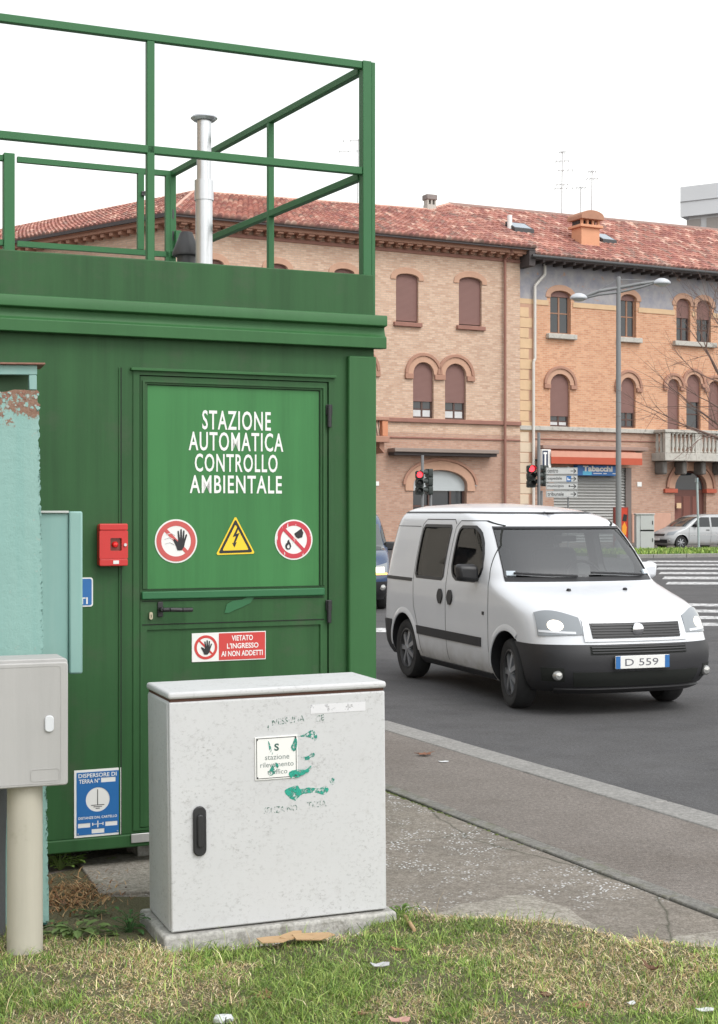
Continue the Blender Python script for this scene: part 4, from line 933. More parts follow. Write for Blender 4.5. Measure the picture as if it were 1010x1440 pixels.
# left return cornice and its brackets
def lbox(a0, a1, o0, o1, z0, z1):
    P_ = [lpt(a0, o0), lpt(a1, o0), lpt(a1, o1), lpt(a0, o1)]; return MB().slab(P_, z0, z1)
lbox(-.2, 34, -.0, .62, FB.uv(640, 348, DL - .6)[1] - .003, FB.uv(640, 343, DL - .6)[1] - .003).build('cornice_slab', M['brick_trim'], bl); lbox(-.3, 34, 0, .78, FB.uv(640, 342.8, DL - .7)[1] - .003, zE - .144).build('cornice_slab', M['brick_trim'], bl)
lbox(-.4, 34, -.3, .9, zE - .143, zE + .03).build('eaves_board', M['soffit'], bl)
b2 = lbox(0, .22, .001, .5, zb0, zb1_).build('bracket', M['brick_trim'], bl)
for k in range(1, 56):
    c2 = b2.copy(); COL.objects.link(c2); c2.location = (math.cos(la) * .6 * k, math.sin(la) * .6 * k, 0)
# roof
eA = (uL - .55, DL - .95, zE); eB = (uR + .35, DL - .95, zE)
def roof_pt(px, py, d): u, z = FB.uv(px, py, d); return (u, d, z)
rA = roof_pt(272, 271, 5.5); rB = roof_pt(632, 288, 6.6)
rM = roof_pt(602, 296, 5.5); rP = roof_pt(632, 288, 6.2); eM = (rM[0], DL - .95, zE)
roof(eA, eM, rM, rA, 'front_roof', bl); roof(eM, eB, rP, rM, 'front_roof', bl)
MB().box(uR - .02, uR + .33, DL - .88, 3.0, zE - .9, zE - .145).build('roof_end_board', M['soffit'], bl)
MB().box(eA[0] + .1, eB[0] - .05, DL - .9, DL + .3, zE - .14, zE - .03).build('eaves_board', M['soffit'], bl)
lE = lpt(34, .95)
roof((lE[0], lE[1], zE), eA, rA, (rA[0] + math.cos(la) * 30, rA[1] + math.sin(la) * 30, rA[2] - .2), 'side_roof', bl)
rc = MB(); rc.path([rA, rM, rP], .13, 8); rc.path([eA, rA], .13, 8); rc.path([rA, (rA[0] + math.cos(la) * 30, rA[1] + math.sin(la) * 30, rA[2] - .2)], .13, 8); rc.build('ridge_tiles', mat('ridge_tile', srgb(196, 158, 142), .9, var=.2, vs_=3), bl)
# downpipe on the pale building
u = fL(708, 500)[0]; dp = MB(); dp.tube((u, DL - .16, zk - .3), (u, DL - .16, zg), .07, n=10); dp.path([(u, DL - .16, zk - .3), (u + .1, DL - .7, zk + .1)], .07)
dp.build('downpipe', M['terracotta'], bl, smooth=50)
# ground floor: canopy, shop arch
u0, u1 = fL(545, 636)[0], fL(691, 636)[0]; z0, z1 = fL(620, 641)[1], fL(620, 632)[1]
MB().box(u0, u1, DL - .75, DL - .001, z0 + .12, z1).build('canopy', mat('grey_canopy', srgb(140, 126, 118), .8), bl, bevel=.03)
MB().box(u0 + .05, u1 - .05, DL - .6, DL - .002, z0 - .02, z0 + .115).build('canopy_soffit', M['soffit'], bl)
MB().prism(shopL.surround(.45, ext=.3), DL - .07, DL - .001).build('shop_arch', M['brick_arch'], bl, bevel=.02)
hal = arc(shopL.c, shopL.zs, (shopL.u1 - shopL.u0) / 2 + .45, shopL.z1 - shopL.zs + .45, 0, 180, 18) + arc(shopL.c, shopL.zs, (shopL.u1 - shopL.u0) / 2 + .6, shopL.z1 - shopL.zs + .6, 180, 0, 18)
MB().prism(hal, DL - .13, DL - .072).build('arch_moulding', M['brick_trim'], bl, bevel=.02)
zt_ = fL(618, 690)[1]
so_ = MB().box(shopL.u0 - .05, shopL.u1 + .05, DL + .2, DL + .24, zt_, shopL.z1 + .05).build('shop_shutter', mat('pale_roller_shutter', srgb(176, 182, 184), .6, var=.06), bl)
sg = MB().box(shopL.u0 - .05, shopL.u1 + .05, DL + .3, DL + .33, zg, zt_ - .002).build('shop_window', M['pane'], bl)
f_ = MB()
for u in (shopL.u0 + .06, shopL.c - .5, shopL.c + .7, shopL.u1 - .06): f_.box(u - .05, u + .05, DL + .22, DL + .29, zg, zt_)
f_.box(shopL.u0, shopL.u1, DL + .215, DL + .295, zt_ - .8, zt_ - .7); f_.build('frame', M['frame_dark'], sg)
MB().box(shopL2.u0 - .05, shopL2.u1 + .05, DL + .25, DL + .3, zg, shopL2.z1).build('shop_shutter', M['frame_dark'], bl)
for x, y in ((667, 681), (529, 680)):
    u, z = fL(x, y); MB().box(u - .14, u + .14, DL - .04, DL - .001, z - .1, z + .1).build('house_number', M['white_plate'], bl)
# brick balcony at the cabin's edge
bu0, bu1 = FB.uv(440, 610, DL - 1.0)[0], FB.uv(546, 610, DL - 1.0)[0]
bz0, bz1, bz2 = (FB.uv(536, y, DL - 1.0)[1] for y in (622, 613, 591))
bb = MB().box(bu0, bu1 + .06, DL - 1.06, DL - .001, bz0, bz1).build('balcony', M['brick_trim'], bl, bevel=.03)
MB().box(bu1 - .3, bu1, DL - 1.0, DL - .7, bz1 + .001, bz2).build('pier', mat('orange_pier', srgb(200, 136, 104), .9), bb, bevel=.02)
MB().box(bu0, bu1 + .04, DL - 1.05, DL - .65, bz2 + .001, bz2 + .12).build('coping', M['brick_trim'], bb, bevel=.02)
g_ = MB()
for k in range(26):
    u = bu1 - .36 - k * .14; g_.bar((u, DL - .85, bz1 + .002), (u - .1, DL - .85, bz2), .03, .03)
g_.build('railing', M['frame_dark'], bb)
MB().prism([(bu1 - .35, bz0), (bu1 - .1, bz0), (bu1 - .1, bz0 - .5), (bu1 - .35, bz0 - .25)], DL - .8, DL - .001).build('corbel', M['brick_trim'], bb)

# ---- orange building
fR = lambda x, y, d=0: FB.uv(x, y, d)
vR0, vR1 = uR + .002, fR(1160, 500)[0]
zER = fR(870, 370, -1.0)[1] + .05; zeR = zER - .25; zfr = fR(870, 430)[1]
br_ = fthing('brick_building', 'orange brick building with painted frieze under deep eaves and a stone balcony', 'building', FB, (vR0 + vR1) / 2, 0, .13)
W2 = [Win(FB, 0, *a) for a in ((774, 803, 409, 417, 470), (873, 895, 414, 421, 475), (951.5, 971, 420, 428, 480), (980, 1000, 422.5, 430, 482), (1040, 1060, 428, 436, 488))]
W1 = [Win(FB, 0, *a) for a in ((774, 801.5, 526, 541, 600), (873, 894, 531, 545, 601.5), (939, 955.5, 533, 543, 604), (965.5, 985.5, 526.5, 539, 604), (996.5, 1013, 536, 546, 604.5), (1056, 1080, 539, 553, 605))]
shopR = (fR(779, 700)[0], fR(887.5, 700)[0], fR(833, 657)[1])
dR = Win(FB, 0, 949, 993.5, 662, 686, 790)
zmR = fR(870, 607)[1]
wr = MB(); wr.holed([(vR0, zmR), (vR1, zmR), (vR1, zeR + .35), (vR0, zeR + .35)], [w_.hole() for w_ in W2 + W1], 0, .35); wr.build('upper_wall', M['brick_orange'], br_)
wr = MB(); wr.holed([(vR0, zg), (vR1, zg), (vR1, zmR - .001), (vR0, zmR - .001)], [[(shopR[0], zg + .01), (shopR[1], zg + .01), (shopR[1], shopR[2]), (shopR[0], shopR[2])], dR.hole()], 0, .35); wr.build('ground_floor_wall', M['brick_low'], br_)
# frieze with notches around the window heads
notch = []
for w_ in W2:
    if w_.z1 > zfr: notch.append(w_)
pf_ = [(vR0, zfr)]
for w_ in notch: pf_ += [(w_.u0 - .22, zfr)] + [p for p in arc(w_.c, w_.zs, (w_.u1 - w_.u0) / 2 + .22, w_.z1 - w_.zs + .22, 180, 0, 10) if p[1] > zfr + .01] + [(w_.u1 + .22, zfr)]
pf_ += [(vR1, zfr), (vR1, zeR + .02), (vR0, zeR + .02)]
MB().prism(pf_, -.02, -.001).build('frieze', M['frieze'], br_)
pts = [vR0] + [x for w_ in notch for x in (w_.u0 - .12, w_.u1 + .12)] + [vR1]
for a, b_ in zip(pts[::2], pts[1::2]): MB().box(a, b_, -.04, -.001, zfr - .26, zfr - .004).build('plaster_band', M['quoin'], br_)
for i, w_ in enumerate(W2):
    window(br_, w_, .14 if i < 2 else .45, None, wood='frame_wood' if i < 2 else 'frame_dark'); MB().prism(w_.surround(.30, ext=.08), -.06, -.001).build('window_arch', M['brick_arch'], br_, bevel=.02)
for ws in ([W2[0]], [W2[1]], W2[2:4], [W2[4]]): MB().box(ws[0].u0 - .25, ws[-1].u1 + .25, -.24, .1, ws[0].z0 - .26, ws[0].z0 - .001).build('window_sill', M['stone'], br_, bevel=.03)
for i, w_ in enumerate(W1):
    window(br_, w_, (.80, .70, .99, .5, .99, .8)[i], None, curtain=(i == 0), mid=i < 2); t = .26 if i in (0, 1, 5) else .17
    MB().prism(w_.surround(t), -.05, -.001).build('window_arch', M['brick_arch'], br_, bevel=.02); a_ = (w_.u1 - w_.u0) / 2; r_ = w_.z1 - w_.zs
    MB().prism(arc(w_.c, w_.zs, a_ + t, r_ + t, 0, 180, 14) + arc(w_.c, w_.zs, a_ + t + .15, r_ + t + .15, 180, 0, 14), -.11 - .002 * i, -.001).build('arch_moulding', M['brick_trim'], br_, bevel=.02)
    for s_ in (-1, 1):
        ue = w_.u0 if s_ < 0 else w_.u1; a, b_ = sorted((ue + s_ * .02, ue + s_ * (t + .14))); MB().box(a, b_, -.13 - .003 * i - .001 * s_, -.001, w_.zs - .22 - .003 * i, w_.zs - .01).build('impost', M['brick_trim'], br_, bevel=.02)
course(FB, br_, 0, vR0, vR1, zmR - .06, zmR + .16, .16, 'stone'); zc3 = fR(870, 620)[1]; course(FB, br_, 0, vR0 + .9, fR(930, 620)[0], zc3 - .03, zc3 + .03, .05, 'terracotta')
# quoins at the joint of the two houses
qu0, qu1 = vR0 + .05, fR(748, 500)[0]
yq = 432.0; k = 0
while yq < 742:
    z1_, z0_ = fR(740, yq + .5)[1], fR(740, yq + 14.2)[1]; low = yq > 598
    MB().box(qu0, qu1 + (.0 if k % 2 else -.22), -.07, -.0455 if not low else -.001, z0_, z1_).build('quoin', M['quoin_low' if low else 'quoin'], br_, bevel=.02); yq += 14.6; k += 1
MB().box(vR0 + .01, qu1 + .06, -.045, -.001, zg, zfr - .27).build('quoin_backing', M['brick_arch'], br_)
# pale downpipe with an offset at the eaves
pe = [(766.5, 371), (766.5, 386), (752.5, 402), (752.5, 505), (750.5, 508), (750.5, 745)]
MB().path([(fR(x, y, -.2)[0], -.2, fR(x, y, -.2)[1]) for x, y in pe], .075, 10).build('downpipe', mat('pale_downpipe', srgb(206, 202, 196), .6), br_, smooth=50)
# eaves, roof
uE0 = uR + .36; dE = -1.05
eA2 = (uE0, dE, zER); eB2 = (vR1, dE, zER)
rR0 = roof_pt(632, 289, 6.2); rR1 = roof_pt(1010, 325, 6.2); zrid = (rR0[2] + rR1[2]) / 2
roof(eA2, eB2, (vR1, 6.2, rR1[2]), (rR0[0], 6.2, rR0[2]), 'roof', br_)
so2 = MB().box(uR + .01, vR1, dE + .1, -.021, zER - .22, zER - .10).build('eaves_soffit', M['soffit'], br_)
ra0 = MB().box(0, .12, dE + .05, -.03, zER - .36, zER - .221).build('rafter_end', M['soffit'], br_)
u = uR + .2; ra0.location.x = u
while u < vR1 - .8: u += .62; c2 = ra0.copy(); COL.objects.link(c2); c2.location.x = u
MB().path([(uR + .05, dE - .12, zER - .12), (vR1, dE - .12, zER - .12)], .09, 8).build('gutter', M['dark_metal'], br_, smooth=50)
MB().path([(rR0[0], 6.25, rR0[2] + .06), (vR1, 6.25, rR1[2] + .06)], .14, 8).build('ridge_tiles', mat('ridge_tile_weathered', srgb(150, 124, 116), .9, var=.2, vs_=3), br_)
MB().box(uE0 - .02, uE0 + .02, dE, 6.2, zER - .2, zER - .05).build('verge_board', M['soffit'], br_)
# shop front: roller shutter, awning, box
sS = MB(); zS = shopR[2] - .01; nS = 26; hS = (zS - zg) / nS
for k in range(nS):
    z = zg + k * hS; sS.add([(shopR[0], .10, z), (shopR[1], .10, z), (shopR[1], .04, z + hS * .45), (shopR[0], .04, z + hS * .45), (shopR[1], .10, z + hS), (shopR[0], .10, z + hS)], [(0, 1, 2, 3), (3, 2, 4, 5)])
tag(sS.build('roller_shutter', mat('galvanised_shutter', (.34, .34, .33), .5, metal=.3, var=.12), br_), kind='stuff')
MB().box(shopR[1] - .35, shopR[1] + .02, -.02, .035, zg, zS).build('shutter_guide', mat('grey_guide', srgb(110, 100, 96), .7), br_)
d_ = -.9
a0, a1 = fR(775, 640, d_)[0], fR(903, 640, d_)[0]; zA0, zA1, zA2 = fR(838, 653, d_)[1], fR(838, 643.5, d_)[1], fR(838, 633, -.25)[1]
aw = MB().add([(a0, d_, zA1), (a1, d_, zA1), (a1, -.25, zA2), (a0, -.25, zA2), (a0, d_, zA1 - .02), (a1, d_, zA1 - .02), (a1, -.25, zA2 - .02), (a0, -.25, zA2 - .02)], [(0, 1, 2, 3), (7, 6, 5, 4), (0, 3, 7, 4), (1, 5, 6, 2)]).build('awning', mat('faded_awning', srgb(206, 138, 116), .9, var=.1, vs_=2), br_)
MB().box(a0, a1, d_ - .02, d_ - .001, zA1, zA1 + (zA1 - zA0) * .85).build('front_bar', mat('pale_awning_bar', srgb(206, 150, 130), .8), aw)
MB().box(a0, a1, d_ - .03, d_ - .001, zA0, zA1 - .002).build('valance', mat('orange_awning', srgb(178, 84, 62), .9, var=.1, vs_=2), aw)
a0, a1 = fR(761, 630, -.3)[0], fR(909, 630, -.3)[0]; MB().box(a0, a1, -.5, -.001, fR(838, 633, -.3)[1], fR(838, 627.5, -.3)[1]).build('awning_box', mat('grey_awning_box', srgb(150, 126, 116), .8), br_, bevel=.03)
# stone balcony with balusters
db = -1.05
b0u, b1u = fR(936, 640, db)[0], vR1 - .5
z_t1, z_t0, z_b1, z_b0 = (fR(970, y, db)[1] for y in (604.5, 609, 637, 655))
bal = MB().box(b0u - .08, b1u, db - .08, -.001, z_b0 + .25, z_b1).build('balcony', M['stone'], br_, bevel=.03)
MB().box(b0u - .06, b1u, db - .06, db + .24, z_t0, z_t1).build('handrail', M['stone'], bal, bevel=.03); MB().box(b0u - .06, b0u + .24, db + .241, -.001, z_t0, z_t1).build('handrail', M['stone'], bal, bevel=.03)
bp = MB().lathe([(.06, z_b1 + .001), (.10, z_b1 + .05), (.055, z_b1 + .15), (.11, z_b1 + .38), (.05, z_t0 - .12), (.09, z_t0 - .04), (.07, z_t0)], 10).build('baluster', M['stone'], bal, smooth=50)
bp.location = (bp.location.x + b0u + .55, db + .09, 0); bx_ = bp.location.copy()
k = 1; u = b0u + .55 + .27
while u < b1u - .2:
    c2 = bp.copy(); COL.objects.link(c2); c2.location.x = bx_.x + .27 * k; k += 1; u += .27
for k in range(2): c2 = bp.copy(); COL.objects.link(c2); c2.location.x = bx_.x - .46; c2.location.y = bx_.y + .35 * (k + 1)
for u in (b0u, b0u + 2.0, b0u + 4.4): MB().box(u, u + .36, db + .01, db + .22, z_b1 + .001, z_t0 - .001).build('pedestal', M['stone'], bal, bevel=.02)
for k in range(4):
    u = b0u + .1 + k * 1.3; MB().prism([(u, z_b0 + .249), (u + .3, z_b0 + .249), (u + .3, z_b0 - .45), (u, z_b0 - .45)], db + .3, -.001).build('corbel', mat('dark_grey_stone', (.16, .15, .14), .9, var=.3), bal, bevel=.08)  # corbels in a darker grey than the balcony stone
# arched house door
MB().prism(dR.surround(.42, ext=.05), -.06, -.001).build('door_arch', M['brick_arch'], br_, bevel=.02); a_ = (dR.u1 - dR.u0) / 2; r_ = dR.z1 - dR.zs
MB().prism(arc(dR.c, dR.zs, a_ + .42, r_ + .42, 0, 180, 18) + arc(dR.c, dR.zs, a_ + .6, r_ + .6, 180, 0, 18), -.13, -.062).build('arch_moulding', M['brick_trim'], br_, bevel=.02)
for a, b_ in ((dR.u0 - .75, dR.u0 + .1), (dR.u1 - .1, dR.u1 + .6)): MB().box(a, b_, -.16, .2, dR.zs - .28, dR.zs - .06).build('impost', mat('red_impost', srgb(176, 92, 72), .9), br_, bevel=.02)
wd = MB().box(dR.u0 - .02, dR.u1 + .02, .22, .3, zg, dR.z1 + .02).build('door', mat('brown_door', srgb(96, 58, 50), .6, var=.15, vs_=3), br_)
for k in range(3): MB().box(dR.u0 + .12 + k * .62, dR.u0 + .58 + k * .62, .19, .2195, zg + .3, dR.zs - .45).build('door_panel', mat('brown_door_panel', srgb(112, 66, 56), .6), wd, bevel=.02)
MB().prism(arch_open(dR.u0 + .12, dR.u1 - .12, dR.zs - .1, dR.zs + .02, dR.z1 - .1), .2, .2195).build('fanlight', M['pane'], wd)
for x, y, a, b_, m in ((899, 681, .14, .12, 'white_plate'), (954.5, 711, .15, .14, 'quoin')):
    u, z = fR(x, y); MB().box(u - a, u + a, -.04, -.001, z - b_, z + b_).build('wall_plaque', M[m], br_)
zpl = fR(920, 722)[1]; MB().box(shopR[1] + .05, dR.u0 - .3, -.05, -.001, zg, zpl).build('plinth', mat('plinth_render', srgb(190, 150, 132), .9, var=.12), br_, bevel=.02)
# signs on the shop
x0, x1 = fR(812, 660, -.35)[0], fR(871, 660, -.35)[0]; z0, z1 = fR(842, 669, -.35)[1], fR(842, 654.5, -.35)[1]; W_, H_ = x1 - x0, z1 - z0
tsg = fthing('shop_sign', 'blue shop sign with white lettering under the orange awning', 'sign', FB, (x0 + x1) / 2, -.2, (z0 + z1) / 2)
MB().box(x0, x1, -.35, -.02, z0, z1).build('panel', mat('shop_blue', srgb(44, 108, 176), .4, var=.06), tsg, bevel=.02)
MB().box(x0 + W_ * .13, x0 + W_ * .34, -.356, -.351, z0 + H_ * .06, z0 + H_ * .44).build('light_blue_block', mat('light_blue', srgb(96, 190, 226), .5), tsg)
t_ = MB(); t_.text('Tabacchi', x0 + W_ * .13, x0 + W_ * .84, z0 + H_ * .40, z0 + H_ * .96, -.358, 0, .05)
for a, b_ in ((.38, .58), (.62, .70), (.84, .97)): t_.box(x0 + W_ * a, x0 + W_ * b_, -.356, -.352, z0 + H_ * .18, z0 + H_ * .26)
t_.build('lettering', M['white_ink'], tsg)
d_ = -.75; x0, x1 = fR(761, 645, d_)[0], fR(774, 645, d_)[0]; z0, z1 = fR(768, 661, d_)[1], fR(768, 632, d_)[1]
ts2 = fthing('tobacco_sign', 'projecting black and white letter sign on the orange building', 'sign', FB, (x0 + x1) / 2, d_, (z0 + z1) / 2)
MB().box(x0, x1, d_ - .08, d_ + .08, z0, z1).build('box', M['white_plate'], ts2, bevel=.02); MB().box(x0 + .03, x0 + (x1 - x0) * .66, d_ - .084, d_ - .081, z0 + .06, z1 - .06).build('black_field', mat('navy_field', (.02, .03, .07), .5), ts2)
w_ = (x1 - x0) * .66; MB().box(x0 + .09, x0 + w_ - .06, d_ - .09, d_ - .0845, z1 - .24, z1 - .14).box(x0 + w_ * .42, x0 + w_ * .68, d_ - .09, d_ - .0845, z0 + .2, z1 - .24).build('lettering', M['white_ink'], ts2)
MB().box(x0 + .1, x1 - .1, d_ + .081, -.001, (z0 + z1) / 2 - .05, (z0 + z1) / 2 + .05).build('bracket', M['dark_metal'], ts2)
# chimneys, skylights, aerials
def roof_z(d): return zER + (zrid - zER) * (d - dE) / (6.2 - dE)
cd0 = 1.0; cu0_, cu1_ = fR(818, 340, cd0)[0], fR(843.5, 340, cd0)[0]
czb, czs, czc, czt = (fR(830, y, cd0)[1] for y in (360, 320, 309, 297))
chm = fthing('chimney', 'orange rendered chimney with arched cap on the right hand roof', 'chimney', FB, (cu0_ + cu1_) / 2, cd0 + .4, czb)
M['chim'] = mat('chimney_render', srgb(208, 152, 120), .9, var=.14, vs_=2)
MB().box(cu0_, cu1_, cd0, cd0 + .9, czb - .4, czs).build('shaft', M['chim'], chm, bevel=.02)
MB().box(cu0_ - .14, cu1_ + .14, cd0 - .14, cd0 + 1.04, czs + .001, czs + .14).build('ledge', M['chim'], chm, bevel=.02)
hd_ = MB()
for k in range(4):
    u = cu0_ + (cu1_ - cu0_ - .12) * k / 3; hd_.box(u, u + .12, cd0, cd0 + .12, czs + .14, czc)
hd_.box(cu0_ + .05, cu1_ - .05, cd0 + .3, cd0 + .9, czs + .141, czc - .001, 1); hd_.build('vent_piers', [M['chim'], M['soffit']], chm)
MB().prism(arc((cu0_ + cu1_) / 2, czc + .15, (cu1_ - cu0_) / 2 + .14, czt - czc - .12, 0, 180, 14) + [(cu0_ - .14, czc), (cu1_ + .14, czc)], cd0 - .22, cd0 + 1.1).build('cap', mat('chimney_cap', srgb(170, 126, 104), .9, var=.2), chm, bevel=.02)
d_ = 5.4; u0, u1 = FB.uv(600, 290, d_)[0], FB.uv(615, 290, d_)[0]; z0, z1, z2 = (FB.uv(607, y, d_)[1] for y in (294, 284, 273))
ch2 = fthing('chimney', 'small grey chimney pot with open legs on the hipped roof ridge', 'chimney', FB, (u0 + u1) / 2, d_, z0)
MB().box(u0 + .06, u1 - .06, d_, d_ + .45, z0 - .3, z1 - .12).build('base', M['stone'], ch2); MB().box(u0, u1, d_ - .05, d_ + .5, z1 + .12, z2).build('cowl', mat('grey_cowl', (.24, .21, .2), .9, var=.3), ch2, bevel=.05)
l_ = MB()
for u in (u0 + .1, (u0 + u1) / 2, u1 - .1): l_.box(u - .04, u + .04, d_, d_ + .4, z1 - .121, z1 + .119)
l_.build('legs', M['stone'], ch2)
def skylight(px, py, d, w_, l, label, vent=False):
    u, z = FB.uv(px, py, d); z = roof_z(d) + .12
    t = fthing('skylight', label, 'skylight', FB, u, d, z); sl = (zrid - zER) / (6.2 - dE)
    P_ = lambda a, b_, h: (u + a, d + b_, z + sl * b_ + h)
    f = MB().add([P_(-w_, -l, .15), P_(w_, -l, .15), P_(w_, l, .15), P_(-w_, l, .15), P_(-w_, -l, -.1), P_(w_, -l, -.1), P_(w_, l, -.1), P_(-w_, l, -.1)], [(0, 1, 2, 3), (0, 4, 5, 1), (1, 5, 6, 2), (2, 6, 7, 3), (3, 7, 4, 0)]).build('frame', M['dark_metal'], t)
    MB().add([P_(-w_ + .08, -l + .08, .156), P_(w_ - .08, -l + .08, .156), P_(w_ - .08, l - .08, .156), P_(-w_ + .08, l - .08, .156)], [(0, 1, 2, 3)]).build('pane', glass('skylight_pane', (.3, .35, .4), 2.2, .05), t)
    if vent:
        u2, z2 = FB.uv(717, 332, d); MB().tube((u2, d, roof_z(d)), (u2, d, roof_z(d) + .75), .13, n=12).build('vent_pipe', M['white_plate'], t, smooth=50)
skylight(850, 348, 2.2, .45, .5, 'small skylight beside the orange chimney'); skylight(731, 330, 2.6, .6, .45, 'dark skylight with a white vent pipe beside it', True)
M['aer'] = mat('aerial_grey', (.5, .5, .51), .6)
def aerial(px, y0, y1, D, label, bars):
    AM = M['aer']; b_ = at(px, y0, D); tp_ = at(px + 1, y1, D); t = thing('aerial', label, 'aerial', b_); t['off'] = tuple(b_)
    MB().tube(b_, tp_, .035, .025, 6).build('mast', AM, t)
    o = MB()
    for k, (f, ln, dx) in enumerate(bars):
        p = b_.lerp(tp_, f); o.tube(p + Vector((-ln + dx, 0, 0)), p + Vector((ln + dx, 0, .05)), .017, n=5)
        for j in range(4): o.tube(p + Vector((-ln + dx + 2 * ln * j / 3, -.25, 0)), p + Vector((-ln + dx + 2 * ln * j / 3, .25, 0)), .016, n=4)
    o.build('elements', AM, t)
aerial(790, 318, 212, 84, 'tall thin television aerial with several cross bars above the roof', [(.98, .15, 0), (.86, .35, 0), (.74, .4, .2), (.5, .5, .1), (.55, .3, 0)]); aerial(832, 306, 238, 85, 'short leaning television aerial above the chimney', [(.95, .2, 0), (.8, .3, 0)]); aerial(816, 306, 262, 85.5, 'lowest television aerial left of the chimney', [(.95, .25, 0)])
aerial(503, 300, 195, 80, 'television aerial behind the railing corner post', [(.97, .6, -.2), (.83, .7, -.3)])

# ---- grey block of flats far right
gp = at(957, 600, 128); FG = Frame(gp.x, gp.y, 1.0, -.62)
gb_ = fthing('apartment_block', 'pale grey concrete block rising behind the tiled roof', 'building', FG, 9, 0, 0)
zg1 = FG.uv(957, 263)[1]; zg2 = FG.uv(957, 305)[1]
MB().box(0, 18, 0, 14, zg2, zg1).build('top_storey', mat('grey_render', (.66, .67, .69), .9, var=.06, vs_=.4), gb_)
MB().box(.6, 17.6, .5, 13.5, 0, zg2 - .001).build('body', mat('lower_grey_render', (.58, .58, .59), .9, var=.06, vs_=.4), gb_)
g2 = FG.uv(963, 318, .4)[0]
for a, b_ in ((966, 985), (994, 1016), (1024, 1046)):
    ua, ub = FG.uv(a, 318, .4)[0], FG.uv(b_, 318, .4)[0]; MB().box(ua, ub, .38, .52, FG.uv(985, 345, .4)[1], zg2 - .25).build('panel', mat('taupe_panel', (.33, .30, .28), .8, var=.08), gb_)
MB().box(0, 18.05, -.05, .0, zg1 - .12 - 1.2, zg1 - .05 - 1.2).build('joint_line', mat('grey_joint', (.3, .3, .31), .9), gb_)

# ------------------------------------------------------------------ street furniture
def pole_base(px, py): return ground(px, py, 0)
M['pole_grey'] = mat('lamp_pole_paint', (.20, .205, .21), .5, var=.08, vs_=3)
lb = ground(870, 777, 0); lD = lb.y
lamp = thing('street_lamp', 'tall grey street lamp with two curved arms and flat oval lamp heads', 'street lamp', (lb.x, lb.y, 0)); lamp['off'] = (lb.x, lb.y, 0)
lz = lambda y: at(0, y, lD).z; lxx = lambda x: at(x, 0, lD).x
MB().tube((lb.x, lb.y, 0), (lb.x, lb.y, lz(389)), px_r(8.6, lD), px_r(6.2, lD), 16).build('pole', M['pole_grey'], lamp, smooth=50)
MB().tube((lb.x, lb.y, 0), (lb.x, lb.y, .5), .2, .16, 16).build('base', M['pole_grey'], lamp, smooth=50)
for sgn, hx, hy, nm in ((-1, 814, 418, 'a'), (1, 931, 397, 'b')):
    yy0 = 410 if sgn < 0 else 402
    yy1 = 407
    ar = MB(); ar.path([(lb.x, lb.y, lz(404.5)), (lxx((870 + hx) / 2), lb.y - .05, lz((404 + hy) / 2 - 1.5)), (lxx(hx - sgn * 8), lb.y, lz(hy - 1))], .07, 8); ar.path([(lb.x, lb.y, lz(411)), (lxx((870 + hx) / 2), lb.y - .05, lz((411 + hy) / 2)), (lxx(hx - sgn * 10), lb.y, lz(hy + .5))], .055, 8)
    ar.path([(lb.x, lb.y, lz(393)), (lxx(hx - sgn * 16), lb.y, lz(hy - 2.5))], .018, 6)
    arm = ar.build('arm', M['pole_grey'], lamp, smooth=50)
    c = (lxx(hx), lb.y, lz(hy)); rx = px_r(25, lD)
    h_ = MB(); h_.lathe([(0, .17), (.35, .155), (.7, .1), (.95, .02), (1, -.03), (.9, -.08), (0, -.09)], 24); h_.v = [(c[0] + x * rx, c[1] + y * .3, c[2] + z * 1.1) for x, y, z in h_.v]
    hd_ = h_.build('lamp_head', mat('lamp_head_grey', (.5, .52, .55), .35, var=.05), lamp, smooth=60)
    g_ = MB(); g_.lathe([(.75, -.10), (.5, -.16), (0, -.19)], 20); g_.v = [(c[0] + x * rx, c[1] + y * .3, c[2] + z) for x, y, z in g_.v]; g_.build('lens', mat('lamp_lens', (.55, .56, .55), .2), hd_, smooth=60)
